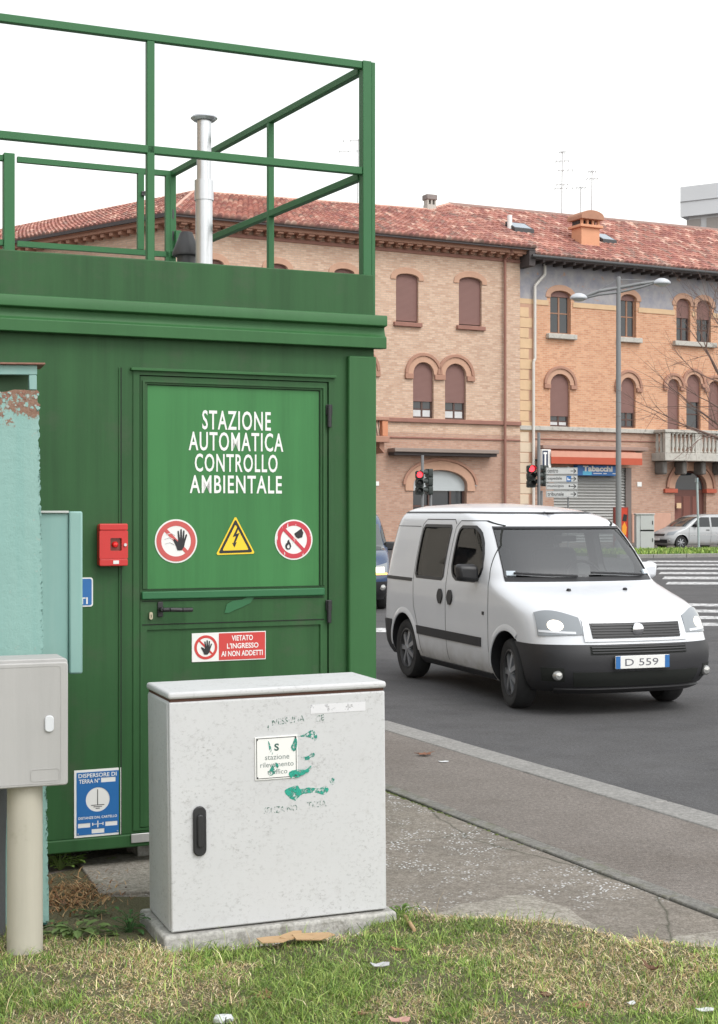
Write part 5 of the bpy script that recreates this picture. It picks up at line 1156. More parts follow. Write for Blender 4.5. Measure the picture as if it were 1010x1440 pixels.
# traffic signals
M['signal'] = mat('signal_housing', (.022, .030, .027), .5, var=.2)
M['red_on'] = emis('red_signal_lit', (1, .03, .04), 3.2, (.3, .01, .01)); M['lens_off'] = mat('dark_signal_lens', (.03, .035, .035), .25)
def signal_head(px, y0, y1, D, rz, label, lit, pole_y0, pole_y1, pole_px, group, bracket=True):
    c = at(px, (y0 + y1) / 2, D); Hh = (y1 - y0) / F * D; b_ = at(pole_px, pole_y1, D)
    t = thing('traffic_light', label, 'traffic light', (b_.x, D, 0), 0, group); t['off'] = (b_.x, D, 0)
    if pole_y0 is not None: MB().tube((b_.x, D + .12, 0), (b_.x, D + .12, at(0, pole_y0, D).z), .055, n=12).build('pole', M['pole_grey'], t, smooth=50)
    hs_ = MB(); w_ = .15; m3 = Hh / 3
    for k in range(3):
        z = -Hh / 2 + k * m3; hs_.prism(rrect(-w_, w_, z + .008, z + m3 - .008, .05), -.09, .09)
    hs_.box(-w_ + .03, w_ - .03, -.05, .1, -Hh / 2 + .02, Hh / 2 - .02)
    rot = Matrix.Rotation(rz, 4, 'Z')
    def put(mb, nm, m, par, **k):
        mb.v = [tuple((rot @ Vector(v)) + c) for v in mb.v]; return mb.build(nm, m, par, **k)
    ho = put(hs_, 'housing', M['signal'], t, bevel=.01)
    for k in range(3):
        z = Hh / 2 - (k + .5) * m3
        put(MB().lathe([(0, -.105), (.06, -.10), (.105, -.0905)], 18, (0, 0, z), 'y'), 'lens', M['red_on'] if (lit and k == 0) else M['lens_off'], ho, smooth=60)
        vi = MB(); n = 14
        for i in range(n + 1):
            a = R(-20 + 220 * i / n); ln = .24 if 0 <= a <= math.pi else .14
            vi.v += [(.118 * math.cos(a), -.088, z + .118 * math.sin(a)), (.118 * math.cos(a), -.09 - ln, z + .118 * math.sin(a)), (.126 * math.cos(a), -.088, z + .126 * math.sin(a)), (.126 * math.cos(a), -.09 - ln, z + .126 * math.sin(a))]
        for i in range(n): a = 4 * i; vi.f += [(a, a + 1, a + 5, a + 4), (a + 2, a + 6, a + 7, a + 3), (a + 1, a + 3, a + 7, a + 5)]
        vi.m = [0] * len(vi.f); put(vi, 'visor', M['signal'], ho)
    if bracket:
        br2 = MB()
        for zf in (-.42, .42): br2.bar((c.x, c.y + .05, c.z + Hh * zf), (b_.x, D + .12, c.z + Hh * zf), .04, .04)
        br2.build('bracket', M['signal'], t)
    return t
signal_head(590, 662, 696, 55, R(4), 'traffic light showing red in front of the shop arch', True, 640, 740, 594.5, 'signals of the junction')
signal_head(603.5, 659, 696, 55.6, R(-62), 'traffic light turned aside, beside the red one at the shop arch', False, 690, 740, 606, 'signals of the junction')
signal_head(747, 654, 686, 52, R(8), 'traffic light showing red beside the direction signs', True, 608, 740, 758.5, 'signals of the junction')
signal_head(766, 654, 684, 52.4, R(-70), 'traffic light seen from the side next to the direction signs', False, 690, 740, 762, 'signals of the junction')
# direction signs
sD = 50; pb2 = at(799.5, 760, sD)
dsn = thing('direction_post', 'slim grey post carrying four white direction signs', 'post', (pb2.x, sD, 0)); dsn['off'] = (pb2.x, sD, 0)
MB().tube((pb2.x, sD + .06, 0), (pb2.x, sD + .06, at(0, 656, sD).z), .03, n=10).build('pole', M['pole_grey'], dsn, smooth=50)
for i, (s_, y0, y1, b_) in enumerate((('centro', 657.5, 667.2, .38), ('ospedale', 668.3, 678.2, .50), ('municipio', 679.3, 688.6, .56), ('tribunale', 690, 699.5, .56))):
    a, c = at(768, y0, sD), at(812.5, y1, sD); x0, x1, z0, z1 = a.x, c.x, c.z, a.z; W_, H_ = x1 - x0, z1 - z0
    t = thing('direction_sign', 'white arrow direction sign reading ' + s_, 'sign', ((x0 + x1) / 2, sD, (z0 + z1) / 2), 0, 'direction signs'); t['off'] = tuple(t.location)
    MB().prism(rrect(x0, x1, z0, z1, .02), sD - .02, sD + .02).build('plate', mat('sign_white_%d' % i, (.55, .56, .55), .5, var=.05), t)
    l = MB().holed(rrect(x0 + .012, x1 - .012, z0 + .012, z1 - .012, .015), [rrect(x0 + .02, x1 - .02, z0 + .02, z1 - .02, .012)], sD - .022, sD - .0205)
    l.text(s_, x0 + .05, x0 + W_ * b_, z0 + H_ * .25, z0 + H_ * .78, sD - .023, 0, .01); zc = (z0 + z1) / 2; ax = x1 - .06
    l.box(ax - .18, ax - .015, sD - .0235, sD - .0205, zc - .012, zc + .012); l.bar((ax, sD - .022, zc), (ax - .08, sD - .022, zc + .07), .004, .026); l.bar((ax, sD - .0225, zc), (ax - .08, sD - .0225, zc - .07), .004, .026)
    l.build('lettering', M['black_ink'], t)
    xc = x0 + W_ * .72
    if i == 1:
        MB().box(xc - .08, xc + .08, sD - .0225, sD - .0205, z0 + .025, z1 - .025).build('blue_symbol', M['sign_blue'], t); MB().box(xc - .05, xc + .05, sD - .024, sD - .0226, zc - .05, zc - .01).box(xc - .05, xc - .02, sD - .024, sD - .0226, zc - .01, zc + .04).build('symbol_mark', M['white_ink'], t)
    elif i == 2: MB().prism(circle(xc + .02, zc + .01, .03, 10), sD - .0225, sD - .0205).build('dot_symbol', M['black_ink'], t)
    else: MB().holed(circle(xc, zc, .06, 16), [circle(xc, zc, .048, 16)], sD - .0225, sD - .0205).box(xc - .05, xc + .05, sD - .0222, sD - .0206, zc - .005, zc + .005).build('ring_symbol', M['ghost_ink'], t)
# thin sign post before the house door
p_ = at(983, 760, 67); t = thing('sign_post', 'thin leaning pale post in front of the arched house door', 'post', (p_.x, 67, 0)); t['off'] = (p_.x, 67, 0)
MB().tube((p_.x, 67, .1), (at(980.5, 672, 67).x, 67, at(0, 673, 67).z), .05, n=10).build('pole', mat('pale_green_post', (.36, .42, .42), .5), t, smooth=50)
MB().box(at(980, 0, 67).x - .03, at(980, 0, 67).x + .03, 66.8, 67.25, at(0, 678, 67).z, at(0, 672, 67).z).build('edge_on_plate', mat('post_plate', (.3, .38, .4), .5), t)
# utility cabinet across the road
cD = 64.5; a, c = at(895, 724, cD), at(920.5, 772.5, cD); zc0 = .12
uc = thing('utility_cabinet', 'pale grey two door utility cabinet beside the silver car', 'cabinet', ((a.x + c.x) / 2, cD, zc0), 0); uc['off'] = ((a.x + c.x) / 2, cD, zc0)
M['uc'] = mat('utility_grey', (.47, .48, .48), .6, var=.07, vs_=2)
sx = at(901, 0, cD).x
MB().box(a.x, c.x, cD + .02, cD + .5, zc0, a.z).build('body', M['uc'], uc, bevel=.02); MB().box(a.x - .03, c.x + .03, cD - .03, cD + .55, a.z + .001, a.z + .06).build('lid', M['uc'], uc, bevel=.02)
zh = at(0, 746, cD).z
for z0, z1 in ((zc0 + .05, zh - .04), (zh + .03, a.z - .03)):
    dq = MB().box(sx, c.x - .02, cD - .005, cD + .019, z0, z1).build('door', M['uc'], uc, bevel=.01); MB().box(c.x - .10, c.x - .06, cD - .02, cD - .006, (z0 + z1) / 2 - .08, (z0 + z1) / 2 + .08).build('lock', M['dark_metal'], dq)
MB().box(sx, c.x - .02, cD - .002, cD + .0195, zh - .035, zh + .025).build('gap', M['dark_gap'], uc)
# red poster stand by the shutter
pD2 = 68; a, c = at(864, 713, pD2), at(884, 757, pD2)
ps = thing('poster_stand', 'red and orange poster stand in front of the roller shutter', 'stand', ((a.x + c.x) / 2, pD2, .0)); ps['off'] = ((a.x + c.x) / 2, pD2, 0)
MB().box(a.x, c.x, pD2, pD2 + .4, .13, a.z).build('box', mat('dark_red', srgb(120, 44, 36), .5, var=.2, vs_=6), ps, bevel=.02)
xm = a.x + (c.x - a.x) * .48
MB().box(xm, c.x - .05, pD2 - .01, pD2 - .001, .6, a.z - .05).build('poster', mat('red_poster', srgb(196, 60, 34), .5, var=.2, vs_=5), ps)
MB().prism([(xm + .04, .75), (xm + .22, .7), (xm + .26, 1.05), (xm + .16, 1.3), (xm + .05, 1.1)], pD2 - .02, pD2 - .011).build('orange_shape', mat('poster_orange', srgb(240, 160, 50), .5), ps)
MB().prism([(xm + .05, 1.35), (xm + .25, 1.32), (xm + .28, 1.62), (xm + .12, 1.66)], pD2 - .02, pD2 - .011).build('dark_shape', M['black_ink'], ps)

# ------------------------------------------------------------------ vehicles
def pchip(x, y):
    x, y = np.array(x, float), np.array(y, float); h = np.diff(x); dl = np.diff(y) / h; d = np.zeros_like(y)
    for i in range(1, len(x) - 1):
        if dl[i - 1] * dl[i] > 0: w1, w2 = 2 * h[i] + h[i - 1], h[i] + 2 * h[i - 1]; d[i] = (w1 + w2) / (w1 / dl[i - 1] + w2 / dl[i])
    d[0], d[-1] = dl[0], dl[-1]
    def f(q):
        q = min(max(q, x[0]), x[-1]); i = min(max(int(np.searchsorted(x, q)) - 1, 0), len(h) - 1); t = (q - x[i]) / h[i]
        return (2 * t ** 3 - 3 * t ** 2 + 1) * y[i] + (t ** 3 - 2 * t ** 2 + t) * h[i] * d[i] + (-2 * t ** 3 + 3 * t ** 2) * y[i + 1] + (t ** 3 - t ** 2) * h[i] * d[i + 1]
    return f
class Car:
    """body as stacked plan outlines: front at low x, near-vertical sides, smooth nose, screen and roof"""
    def __init__(s, keys):
        z = [k[0] for k in keys]; s.z0, s.z1 = z[0], z[-1]; s.fn = [pchip(z, [k[i] for k in keys]) for i in range(1, 7)]
    def P(s, z): return [f(z) for f in s.fn]                   # xf, xr, w, cf, pf, cr
    def front(s, a, z, off=0):
        """a in -1..1 across the nose"""
        def pt(a, z):
            xf, xr, w_, cf, pf, cr = s.P(z); th = abs(a) * math.pi / 2; sn = 1 if a >= 0 else -1
            return Vector((xf + cf * (1 - max(0, math.cos(th)) ** (2 / pf)), sn * w_ * math.sin(th) ** (2 / pf), z))
        p = pt(a, z)
        if off:
            aa = max(-.97, min(.97, a)); zz = min(max(z, s.z0 + .011), s.z1 - .011); e = .01
            tu = pt(aa + e, zz) - pt(aa - e, zz); tv = pt(aa, zz + e) - pt(aa, zz - e); n = tu.cross(tv).normalized()
            if n.x * (p.x - 2.6) + n.y * p.y * 2 + n.z * .3 < 0: n = -n
            p = p + n * off
        return p
    def side(s, x, z, sg, off=0):
        def pt(x, z):
            xf, xr, w_, cf, pf, cr = s.P(z); y = w_
            if x < xf + cf: k = min(1, max(0, 1 - (x - xf) / cf)); y = w_ * max(0, 1 - k ** pf) ** (1 / pf)
            if x > xr - cr: k = min(1, max(0, (x - xr + cr) / cr)); y = min(y, w_ * max(0, 1 - k ** 2.6) ** (1 / 2.6))
            return Vector((x, sg * y, z))
        p = pt(x, z)
        if off:
            e = .01; n = (pt(x + e, z) - pt(x - e, z)).cross(pt(x, z + e) - pt(x, z - e)).normalized()
            if n.y * sg < 0: n = -n
            p = p + n * off
        return p
    def ring(s, z):
        xf, xr, w_, cf, pf, cr = s.P(z); o = []
        for i in range(21): o.append(s.front(i / 20, z))
        xa, xb = xf + cf, xr - cr
        for i in range(1, 20): o.append(Vector((xa + (xb - xa) * i / 20, w_, z)))
        for i in range(11):
            th = i / 10 * math.pi / 2; o.append(Vector((xb + cr * math.sin(th) ** (2 / 2.6), w_ * math.cos(th) ** (2 / 2.6) if i < 10 else 0, z)))
        return o + [Vector((p.x, -p.y, p.z)) for p in o[-2:0:-1]]
def thick(Pf, nu, nv, off):
    """grid of a raised patch whose rim drops back onto the body; Pf(s,t,off)"""
    rows = []
    for i in range(-1, nu + 2):
        row = []
        for j in range(-1, nv + 2):
            edge = i in (-1, nu + 1) or j in (-1, nv + 1); row.append(Pf(min(max(i, 0), nu) / nu, min(max(j, 0), nv) / nv, -.004 if edge else off))
        rows.append(row)
    return rows
def pl_interp(pts): zs_ = [p[1] for p in pts]; xs_ = [p[0] for p in pts]; return lambda z: float(np.interp(z, zs_, xs_))
def solid_patch(mb, Pf, nu, nv, o0, o1, mi=1):
    G = [[[Pf(i / nu, j / nv, o) for j in range(nv + 1)] for i in range(nu + 1)] for o in (o0, o1)]
    mb.grid(G[0], mi); mb.grid(G[1], mi, True)
    for e in (0, nu): mb.grid([G[0][e], G[1][e]], mi)
    for e in (0, nv): mb.grid([[r[e] for r in G[0]], [r[e] for r in G[1]]], mi)
def car_body(root, car, mats, wheels, arch_r, track, zs=64, cuts=()):
    mb = MB(); levels = []
    lv = [car.z0 + (car.z1 - car.z0) * i / zs for i in range(zs + 1)]
    R_ = [car.ring(z) for z in lv]; n = len(R_[0])
    mb.v = [tuple(p) for r in R_ for p in r]
    for i in range(zs):
        for j in range(n): a, b_ = i * n + j, i * n + (j + 1) % n; mb.f.append((a, a + n, b_ + n, b_))
    mb.f += [tuple(range(n)), tuple(range((zs + 1) * n - 1, zs * n - 1, -1))]; mb.m = [0] * len(mb.f)
    body = mb.build('body', mats, root, smooth=None, fix=True)
    cut = MB()
    for x in wheels:
        for sg in (-1, 1):
            y0, y1 = sorted((sg * (track - .20), sg * 1.2)); cut.prism(arc(x, arch_r * .86, arch_r, arch_r, -10, 190, 36) + [(x - arch_r * .98, -.5), (x + arch_r * .98, -.5)], y0, y1, 1)
    co = cut.build('cut', mats, root, fix=True)
    if 'off' in root: pass
    bm_ = body.modifiers.new('b', 'BOOLEAN'); bm_.object = co; bm_.operation = 'DIFFERENCE'; bm_.solver = 'EXACT'
    extra = []
    for cm in cuts:
        c_o = cm.build('cut', mats, root, fix=True); extra.append(c_o); b3 = body.modifiers.new('b', 'BOOLEAN'); b3.object = c_o; b3.operation = 'DIFFERENCE'; b3.solver = 'EXACT'
    dg = bpy.context.evaluated_depsgraph_get(); dg.update(); me = bpy.data.meshes.new_from_object(body.evaluated_get(dg))
    body.modifiers.clear()
    body.data = me; bpy.data.objects.remove(co)
    for c_o in extra: bpy.data.objects.remove(c_o)
    me.polygons.foreach_set('use_smooth', [True] * len(me.polygons)); me.set_sharp_from_angle(angle=R(32)); return body
def wheel(root, x, y, sg, r, steer=0, spokes=14, rimr=.66):
    off = root['off'] if 'off' in root else (0, 0, 0); loc = Vector((x - off[0], y - off[1], r - off[2]))
    rt_ = Matrix.Rotation(steer, 4, 'Z'); g = lambda mb: setattr(mb, 'v', [tuple(rt_ @ Vector(v)) for v in mb.v]) or mb
    def b_(mb, nm, m, par, **k):
        g(mb); me = mb.build(nm, m, None, **k); me.parent = par
        if par is root: me.location = loc
        return me
    w2 = .095
    ty = MB().lathe([(r * rimr, -w2 * .8), (r * .80, -w2), (r * .93, -w2 * .95), (r * .985, -w2 * .7), (r, -w2 * .35), (r, w2 * .35), (r * .985, w2 * .7), (r * .93, w2 * .95), (r * .80, w2), (r * rimr, w2 * .8)], 40, (0, 0, 0), 'y')
    o = b_(ty, 'wheel', M['rubber'], root, smooth=35, fix=True)
    rm = MB().lathe([(0, sg * w2 * .25), (r * .5, sg * w2 * .22), (r * rimr, sg * w2 * .2), (r * (rimr + .02), sg * w2 * .86), (r * (rimr - .03), sg * w2 * .9), (r * (rimr - .06), sg * w2 * .5)], 36, (0, 0, 0), 'y', 1)
    rm.lathe([(0, sg * w2 * .98), (r * .12, sg * w2 * .95), (r * .17, sg * w2 * .7), (r * .17, sg * w2 * .3)], 20, (0, 0, 0), 'y')
    for k in range(spokes // 2):
        a = 4 * math.pi * k / spokes; c, s_ = math.cos(a), math.sin(a); P_ = lambda rr, tt, yy: (rr * c - tt * s_, sg * yy, rr * s_ + tt * c)
        rm.add([P_(r * .12, -r * .055, w2 * .9), P_(r * .12, r * .055, w2 * .9), P_(r * .63, r * .085, w2 * .72), P_(r * .63, -r * .085, w2 * .72), P_(r * .12, -r * .06, w2 * .3), P_(r * .12, r * .06, w2 * .3), P_(r * .63, r * .1, w2 * .3), P_(r * .63, -r * .1, w2 * .3)], [(0, 1, 2, 3), (0, 4, 5, 1), (1, 5, 6, 2), (2, 6, 7, 3), (3, 7, 4, 0)])
    b_(rm, 'rim', [M['rim'], M['dark_metal']], o, smooth=35, fix=True)
    return o
def paint(name, col, rough=.22, dirt=.0):
    m, t, b = new_mat(name); v = coords(t); c = mix(t, noise(t, v, 2, 4), sc(col, .95), sc(col, 1.03))
    if dirt:
        s_ = N(t, 'ShaderNodeSeparateXYZ'); tc_ = t.nodes.new('ShaderNodeTexCoord'); t.links.new(tc_.outputs['Object'], s_.inputs[0])
        mr = N(t, 'ShaderNodeMapRange'); mr.inputs[1].default_value = .50; mr.inputs[2].default_value = .18; t.links.new(s_.outputs[2], mr.inputs[0])
        mu = N(t, 'ShaderNodeMath', operation='MULTIPLY'); t.links.new(mr.outputs[0], mu.inputs[0]); t.links.new(ramp(t, noise(t, v, 5, 5), .25, .7), mu.inputs[1])
        c = mix(t, mu.outputs[0], c, (.30, .27, .22))
    t.links.new(c, b.inputs['Base Color']); b.inputs['Roughness'].default_value = rough; b.inputs['Coat Weight'].default_value = .4; b.inputs['Coat Roughness'].default_value = .05; return m
M['glass_dark'] = glass('car_glass', (.012, .014, .016), 1.55, .02)
M['screen'] = glass('windscreen', (.035, .04, .042), 2.3, .05)
M['bumper'] = mat('dark_bumper_plastic', (.022, .022, .025), .5, var=.12, vs_=6)
M['lamp_glass'] = glass('lamp_lens_clear', (.26, .28, .30), 1.5, .06)
M['lamp_on'] = emis('headlamp_lit', (1, .86, .66), 2.6, (.8, .75, .65)); M['fog'] = mat('fog_lamp', (.45, .45, .44), .15, metal=.6)
M['lamp_amber'] = emis('indicator_lit', (1, .45, .08), 2.0, (.8, .4, .1))
def clear_glass(name, tint, ior):
    m, t, b = new_mat(name); out = t.nodes['Material Output']; tr = N(t, 'ShaderNodeBsdfTransparent'); tr.inputs[0].default_value = (*tint, 1); gl = N(t, 'ShaderNodeBsdfGlossy'); gl.inputs['Roughness'].default_value = .02
    fr_n = N(t, 'ShaderNodeFresnel'); fr_n.inputs[0].default_value = ior; mx = N(t, 'ShaderNodeMixShader')
    t.links.new(fr_n.outputs[0], mx.inputs[0]); t.links.new(tr.outputs[0], mx.inputs[1]); t.links.new(gl.outputs[0], mx.inputs[2]); t.links.new(mx.outputs[0], out.inputs[0]); return m
M['clear_screen'] = clear_glass('clear_windscreen', (.66, .70, .70), 2.5); M['clear_side'] = clear_glass('tinted_side_glass', (.42, .45, .45), 1.65)
def front_patch(root, car, fa, fz, off, m, nm, nu=14, nv=8, par=None):
    """fa(s,t) -> a , fz(s,t) -> z"""
    return MB().grid(thick(lambda s_, t, o: car.front(fa(s_, t), fz(s_, t), o), nu, nv, off)).build(nm, m, par or root, smooth=40, fix=True)
def side_patch(root, car, L_, R_, za, zb_, sg, off, m, nm, nu=10, nv=14, par=None):
    lf, rf = pl_interp(L_), pl_interp(R_)
    return MB().grid(thick(lambda s_, t, o: (lambda z: car.side(lf(z) + (rf(z) - lf(z)) * s_, z, sg, o))(za + (zb_ - za) * t), nu, nv, off)).build(nm, m, par or root, smooth=40, fix=True)
def ribbon(root, car, pts, sg, wd, off, m, nm, par=None):
    mb = MB(); out = []
    for (xa, za), (xb, zb_) in zip(pts[:-1], pts[1:]):
        k = max(2, int(math.hypot(xb - xa, zb_ - za) / .04))
        for i in range(k): out.append((xa + (xb - xa) * i / k, za + (zb_ - za) * i / k))
    out.append(pts[-1]); Pg = []
    for i, (x, z) in enumerate(out):
        a, b_ = out[max(0, i - 1)], out[min(len(out) - 1, i + 1)]; tx, tz = b_[0] - a[0], b_[1] - a[1]; l = math.hypot(tx, tz) or 1; nx, nz = -tz / l * wd / 2, tx / l * wd / 2
        Pg.append([car.side(x - nx, z - nz, sg, off), car.side(x + nx, z + nz, sg, off)])
    return mb.grid(Pg).build(nm, m, par or root, fix=False)

# ---- white van
V = Car([(.20, .20, 4.02, .76, .45, 2.6, .22), (.26, .08, 4.10, .81, .46, 2.7, .22), (.38, .01, 4.15, .85, .48, 2.8, .22), (.52, .0, 4.16, .862, .5, 2.8, .22), (.64, .04, 4.15, .865, .52, 2.8, .2), (.78, .09, 4.14, .866, .56, 2.7, .2),
         (.88, .15, 4.13, .865, .62, 2.6, .2), (.94, .25, 4.13, .862, .68, 2.5, .2), (.99, .42, 4.13, .86, .70, 2.5, .2), (1.04, .64, 4.13, .857, .62, 2.5, .2), (1.085, .84, 4.125, .85, .50, 2.4, .2), (1.12, .94, 4.12, .845, .44, 2.4, .2),
         (1.22, 1.03, 4.11, .83, .42, 2.4, .2), (1.40, 1.20, 4.09, .795, .42, 2.4, .2), (1.55, 1.36, 4.07, .76, .42, 2.4, .2), (1.63, 1.47, 4.06, .738, .42, 2.4, .2), (1.69, 1.64, 4.04, .715, .42, 2.4, .2), (1.745, 1.90, 4.01, .675, .45, 2.4, .22), (1.79, 2.2, 3.96, .60, .5, 2.2, .25), (1.82, 2.5, 3.85, .47, .5, 2, .3), (1.838, 2.8, 3.6, .22, .4, 2, .3)])
ve = Vector((-.327, .945, 0)).normalized(); vc = Vector((1.71, 14.83, 0)); vrot = math.atan2(ve.y, ve.x)
van = thing('delivery_van', 'white delivery van with dark bumpers turning across the junction', 'van', vc, vrot); van['off'] = (2.15, 0, 0)
M['van_white'] = paint('van_white', (.70, .72, .755), .22, .5)
WX = (.86, 3.44)
cav = MB(); CV = Car([(.74, 1.16, 3.96, .78, .3, 2.4, .2), (1.05, 1.16, 4.04, .785, .34, 2.4, .2), (1.12, 1.10, 4.04, .785, .40, 2.4, .2), (1.22, 1.12, 4.03, .77, .42, 2.4, .2), (1.40, 1.29, 4.01, .735, .42, 2.4, .2), (1.55, 1.45, 3.99, .70, .42, 2.4, .2), (1.63, 1.57, 3.98, .675, .42, 2.4, .2), (1.69, 1.75, 3.95, .65, .42, 2.4, .2), (1.745, 2.02, 3.9, .6, .45, 2.3, .22), (1.775, 2.35, 3.8, .5, .5, 2.2, .25)])
lv_ = [.74 + (1.775 - .74) * i / 24 for i in range(25)]; rg_ = [CV.ring(z) for z in lv_]; n_ = len(rg_[0]); cav.v = [tuple(p) for r in rg_ for p in r]
for i in range(24):
    for j in range(n_): a, b_ = i * n_ + j, i * n_ + (j + 1) % n_; cav.f.append((a, a + n_, b_ + n_, b_))
cav.f += [tuple(range(n_)), tuple(range(25 * n_ - 1, 24 * n_ - 1, -1))]; cav.m = [1] * len(cav.f)
VFL = [(1.62, 1.10), (1.50, 1.15), (1.46, 1.22), (1.49, 1.34), (1.57, 1.46), (1.68, 1.56), (1.80, 1.605)]; VFR = [(2.06, 1.10), (2.16, 1.14), (2.20, 1.22), (2.20, 1.5), (2.185, 1.57), (2.13, 1.605)]
VML, VMR = [(2.42, 1.085), (2.385, 1.11), (2.38, 1.58), (2.41, 1.61)], [(3.10, 1.085), (3.135, 1.11), (3.135, 1.58), (3.10, 1.61)]
def side_map(L_, R_, za, zb_, sg):
    lf, rf = pl_interp(L_), pl_interp(R_); return lambda s_, t, o: (lambda z: V.side(lf(z) + (rf(z) - lf(z)) * s_, z, sg, o))(za + (zb_ - za) * t)
wcut = MB(); wc2 = MB(); screen_map = lambda s_, t, o: V.front((-.655 + 1.31 * s_), 1.15 + .445 * t, o)
solid_patch(wcut, screen_map, 20, 10, .06, -.13)
for sg in (1, -1):
    solid_patch(wc2, side_map(VFL, VFR, 1.10, 1.605, sg), 8, 12, .05, -.12); solid_patch(wc2, side_map(VML, VMR, 1.085, 1.61, sg), 6, 8, .05, -.12)
vb = car_body(van, V, [M['van_white'], M['black_plastic']], WX, .37, .76, 64, (cav, wcut, wc2))
for x in WX:
    for sg in (1, -1): wheel(van, x, sg * .745, sg, .312, R(-9) if x < 1 else 0)
# underside so that no light shines through
MB().box(.5, 3.9, -.7, .7, .19, .21).build('floor_pan', M['black_plastic'], van)
# front bumper wraps round to the wheel arches
def wrap_patch(car, xs_end, za, zb_, off, n=44, m=8):
    def Pf(s_, t, o):
        z = za + (zb_ - za) * t; q = s_ * 2 - 1; sg = 1 if q >= 0 else -1; q = abs(q); ee = xs_end(z) if callable(xs_end) else xs_end
        if q < .8: return car.front(sg * q / .8 * .93, z, o)
        pe = car.front(sg * .93, z, 0); return car.side(pe.x + (ee - pe.x) * (q - .8) / .2, z, sg, o)
    return thick(Pf, n, m, off)
MB().grid(wrap_patch(V, lambda z: .86 - math.sqrt(max(.002, .355 ** 2 - (z - .318) ** 2)), .215, .615, .014)).build('front_bumper', M['bumper'], van, smooth=40, fix=True)
front_patch(van, V, lambda s_, t: -.27 + .54 * s_, lambda s_, t: .535 + .065 * t, .018, M['dark_gap'], 'lower_grille', 14, 3)
for z in (.548, .568, .588): front_patch(van, V, lambda s_, t: -.26 + .52 * s_, lambda s_, t, z=z: z - .004 + .008 * t, .026, M['bumper'], 'grille_bar', 14, 1)
front_patch(van, V, lambda s_, t: -.42 + .84 * s_, lambda s_, t: .27 + .12 * t, .018, M['dark_gap'], 'air_intake', 20, 3)
front_patch(van, V, lambda s_, t: -.62 + 1.24 * s_, lambda s_, t: .215 + .04 * t, .030, M['black_plastic'], 'chin_spoiler', 24, 2)
# grille surround, grille and bars
front_patch(van, V, lambda s_, t: (-.30 + .60 * s_) * (1 + .02 * t), lambda s_, t: .64 + .185 * t, .014, M['van_white'], 'grille_surround', 16, 6)
gr = front_patch(van, V, lambda s_, t: (-.255 + .51 * s_) * (.93 + .07 * t), lambda s_, t: .665 + .125 * t, .019, M['black_plastic'], 'grille', 16, 5)
for z in (.682, .704, .726, .748, .770): front_patch(van, V, lambda s_, t: -.24 + .48 * s_, lambda s_, t, z=z: z - .004 + .007 * t, .026, M['dark_metal'], 'grille_bar', 16, 1, gr)
p_ = V.front(0, .728, .034); bd_ = MB().lathe([(0, -.012), (.045, -.010), (.056, .0), (.056, .03)], 24, tuple(p_), 'x').build('badge', M['chrome'], gr, smooth=40, fix=True)
pz_ = V.front(0, .47, .03); plate = MB().box(pz_.x - .012, pz_.x + .004, -.26, .26, .415, .525).build('number_plate', M['white_plate'], van, bevel=.004)
for s_ in (-1, 1): a, b_ = sorted((s_ * .259, s_ * .215)); MB().box(pz_.x - .0135, pz_.x - .0122, a, b_, .417, .523).build('blue_band', M['sign_blue'], plate)
tx = MB().text('D 559', -.17, .15, .44, .50, 0, 0, .0); tx.v = [(pz_.x - .0136, -x, z) for x, y, z in tx.v]; tx.build('lettering', mat('plate_print', (.12, .12, .14), .6), plate)
for sg in (1, -1):
    A = lambda a: sg * a
    hl = front_patch(van, V, lambda s_, t: A(.305 + .44 * s_ + .02 * t - .05 * s_ * t), lambda s_, t: (.70 - .015 * s_) + (.14 + .05 * s_ + .035 * math.sin(math.pi * s_)) * t, .010, M['lamp_glass'], 'headlight', 12, 8)
    front_patch(van, V, lambda s_, t: A(.36 + .36 * s_), lambda s_, t: .705 + .012 * s_ + .018 * t, .012, M['van_white'], 'headlight_rim', 12, 2, hl)
    MB().grid([[V.front(A(.535 + .075 * r_ * math.cos(2 * math.pi * k / 20)), .772 + .045 * r_ * math.sin(2 * math.pi * k / 20), .013) for r_ in (.02, .6, 1.0)] for k in range(21)]).build('lit_lamp', M['lamp_on'], hl, smooth=60)
    fo = front_patch(van, V, lambda s_, t: A(.50 + .26 * s_), lambda s_, t: .315 + .11 * t, .0175, M['dark_gap'], 'fog_recess', 8, 4)
    p_ = V.front(A(.565), .365, .024); MB().lathe([(0, -.03), (.03, -.025), (.042, -.01), (.042, .02)], 18, (p_.x, p_.y, p_.z), 'x').build('fog_lamp', M['fog'], fo, smooth=40)
# windscreen, wipers
MB().grid([[screen_map(i / 26, j / 14, -.004) for j in range(15)] for i in range(27)]).build('windscreen', M['clear_screen'], van, smooth=60)
for z0_, z1_ in ((1.112, 1.152), (1.592, 1.612)): front_patch(van, V, lambda s_, t: -.67 + 1.34 * s_, lambda s_, t, z0_=z0_, z1_=z1_: z0_ + (z1_ - z0_) * t, .004, M['black_plastic'], 'windscreen_seal', 24, 2)
for a_ in (-.67, .655): front_patch(van, V, lambda s_, t, a_=a_: a_ + .015 * s_, lambda s_, t: 1.12 + .48 * t, .004, M['black_plastic'], 'windscreen_seal', 2, 12)
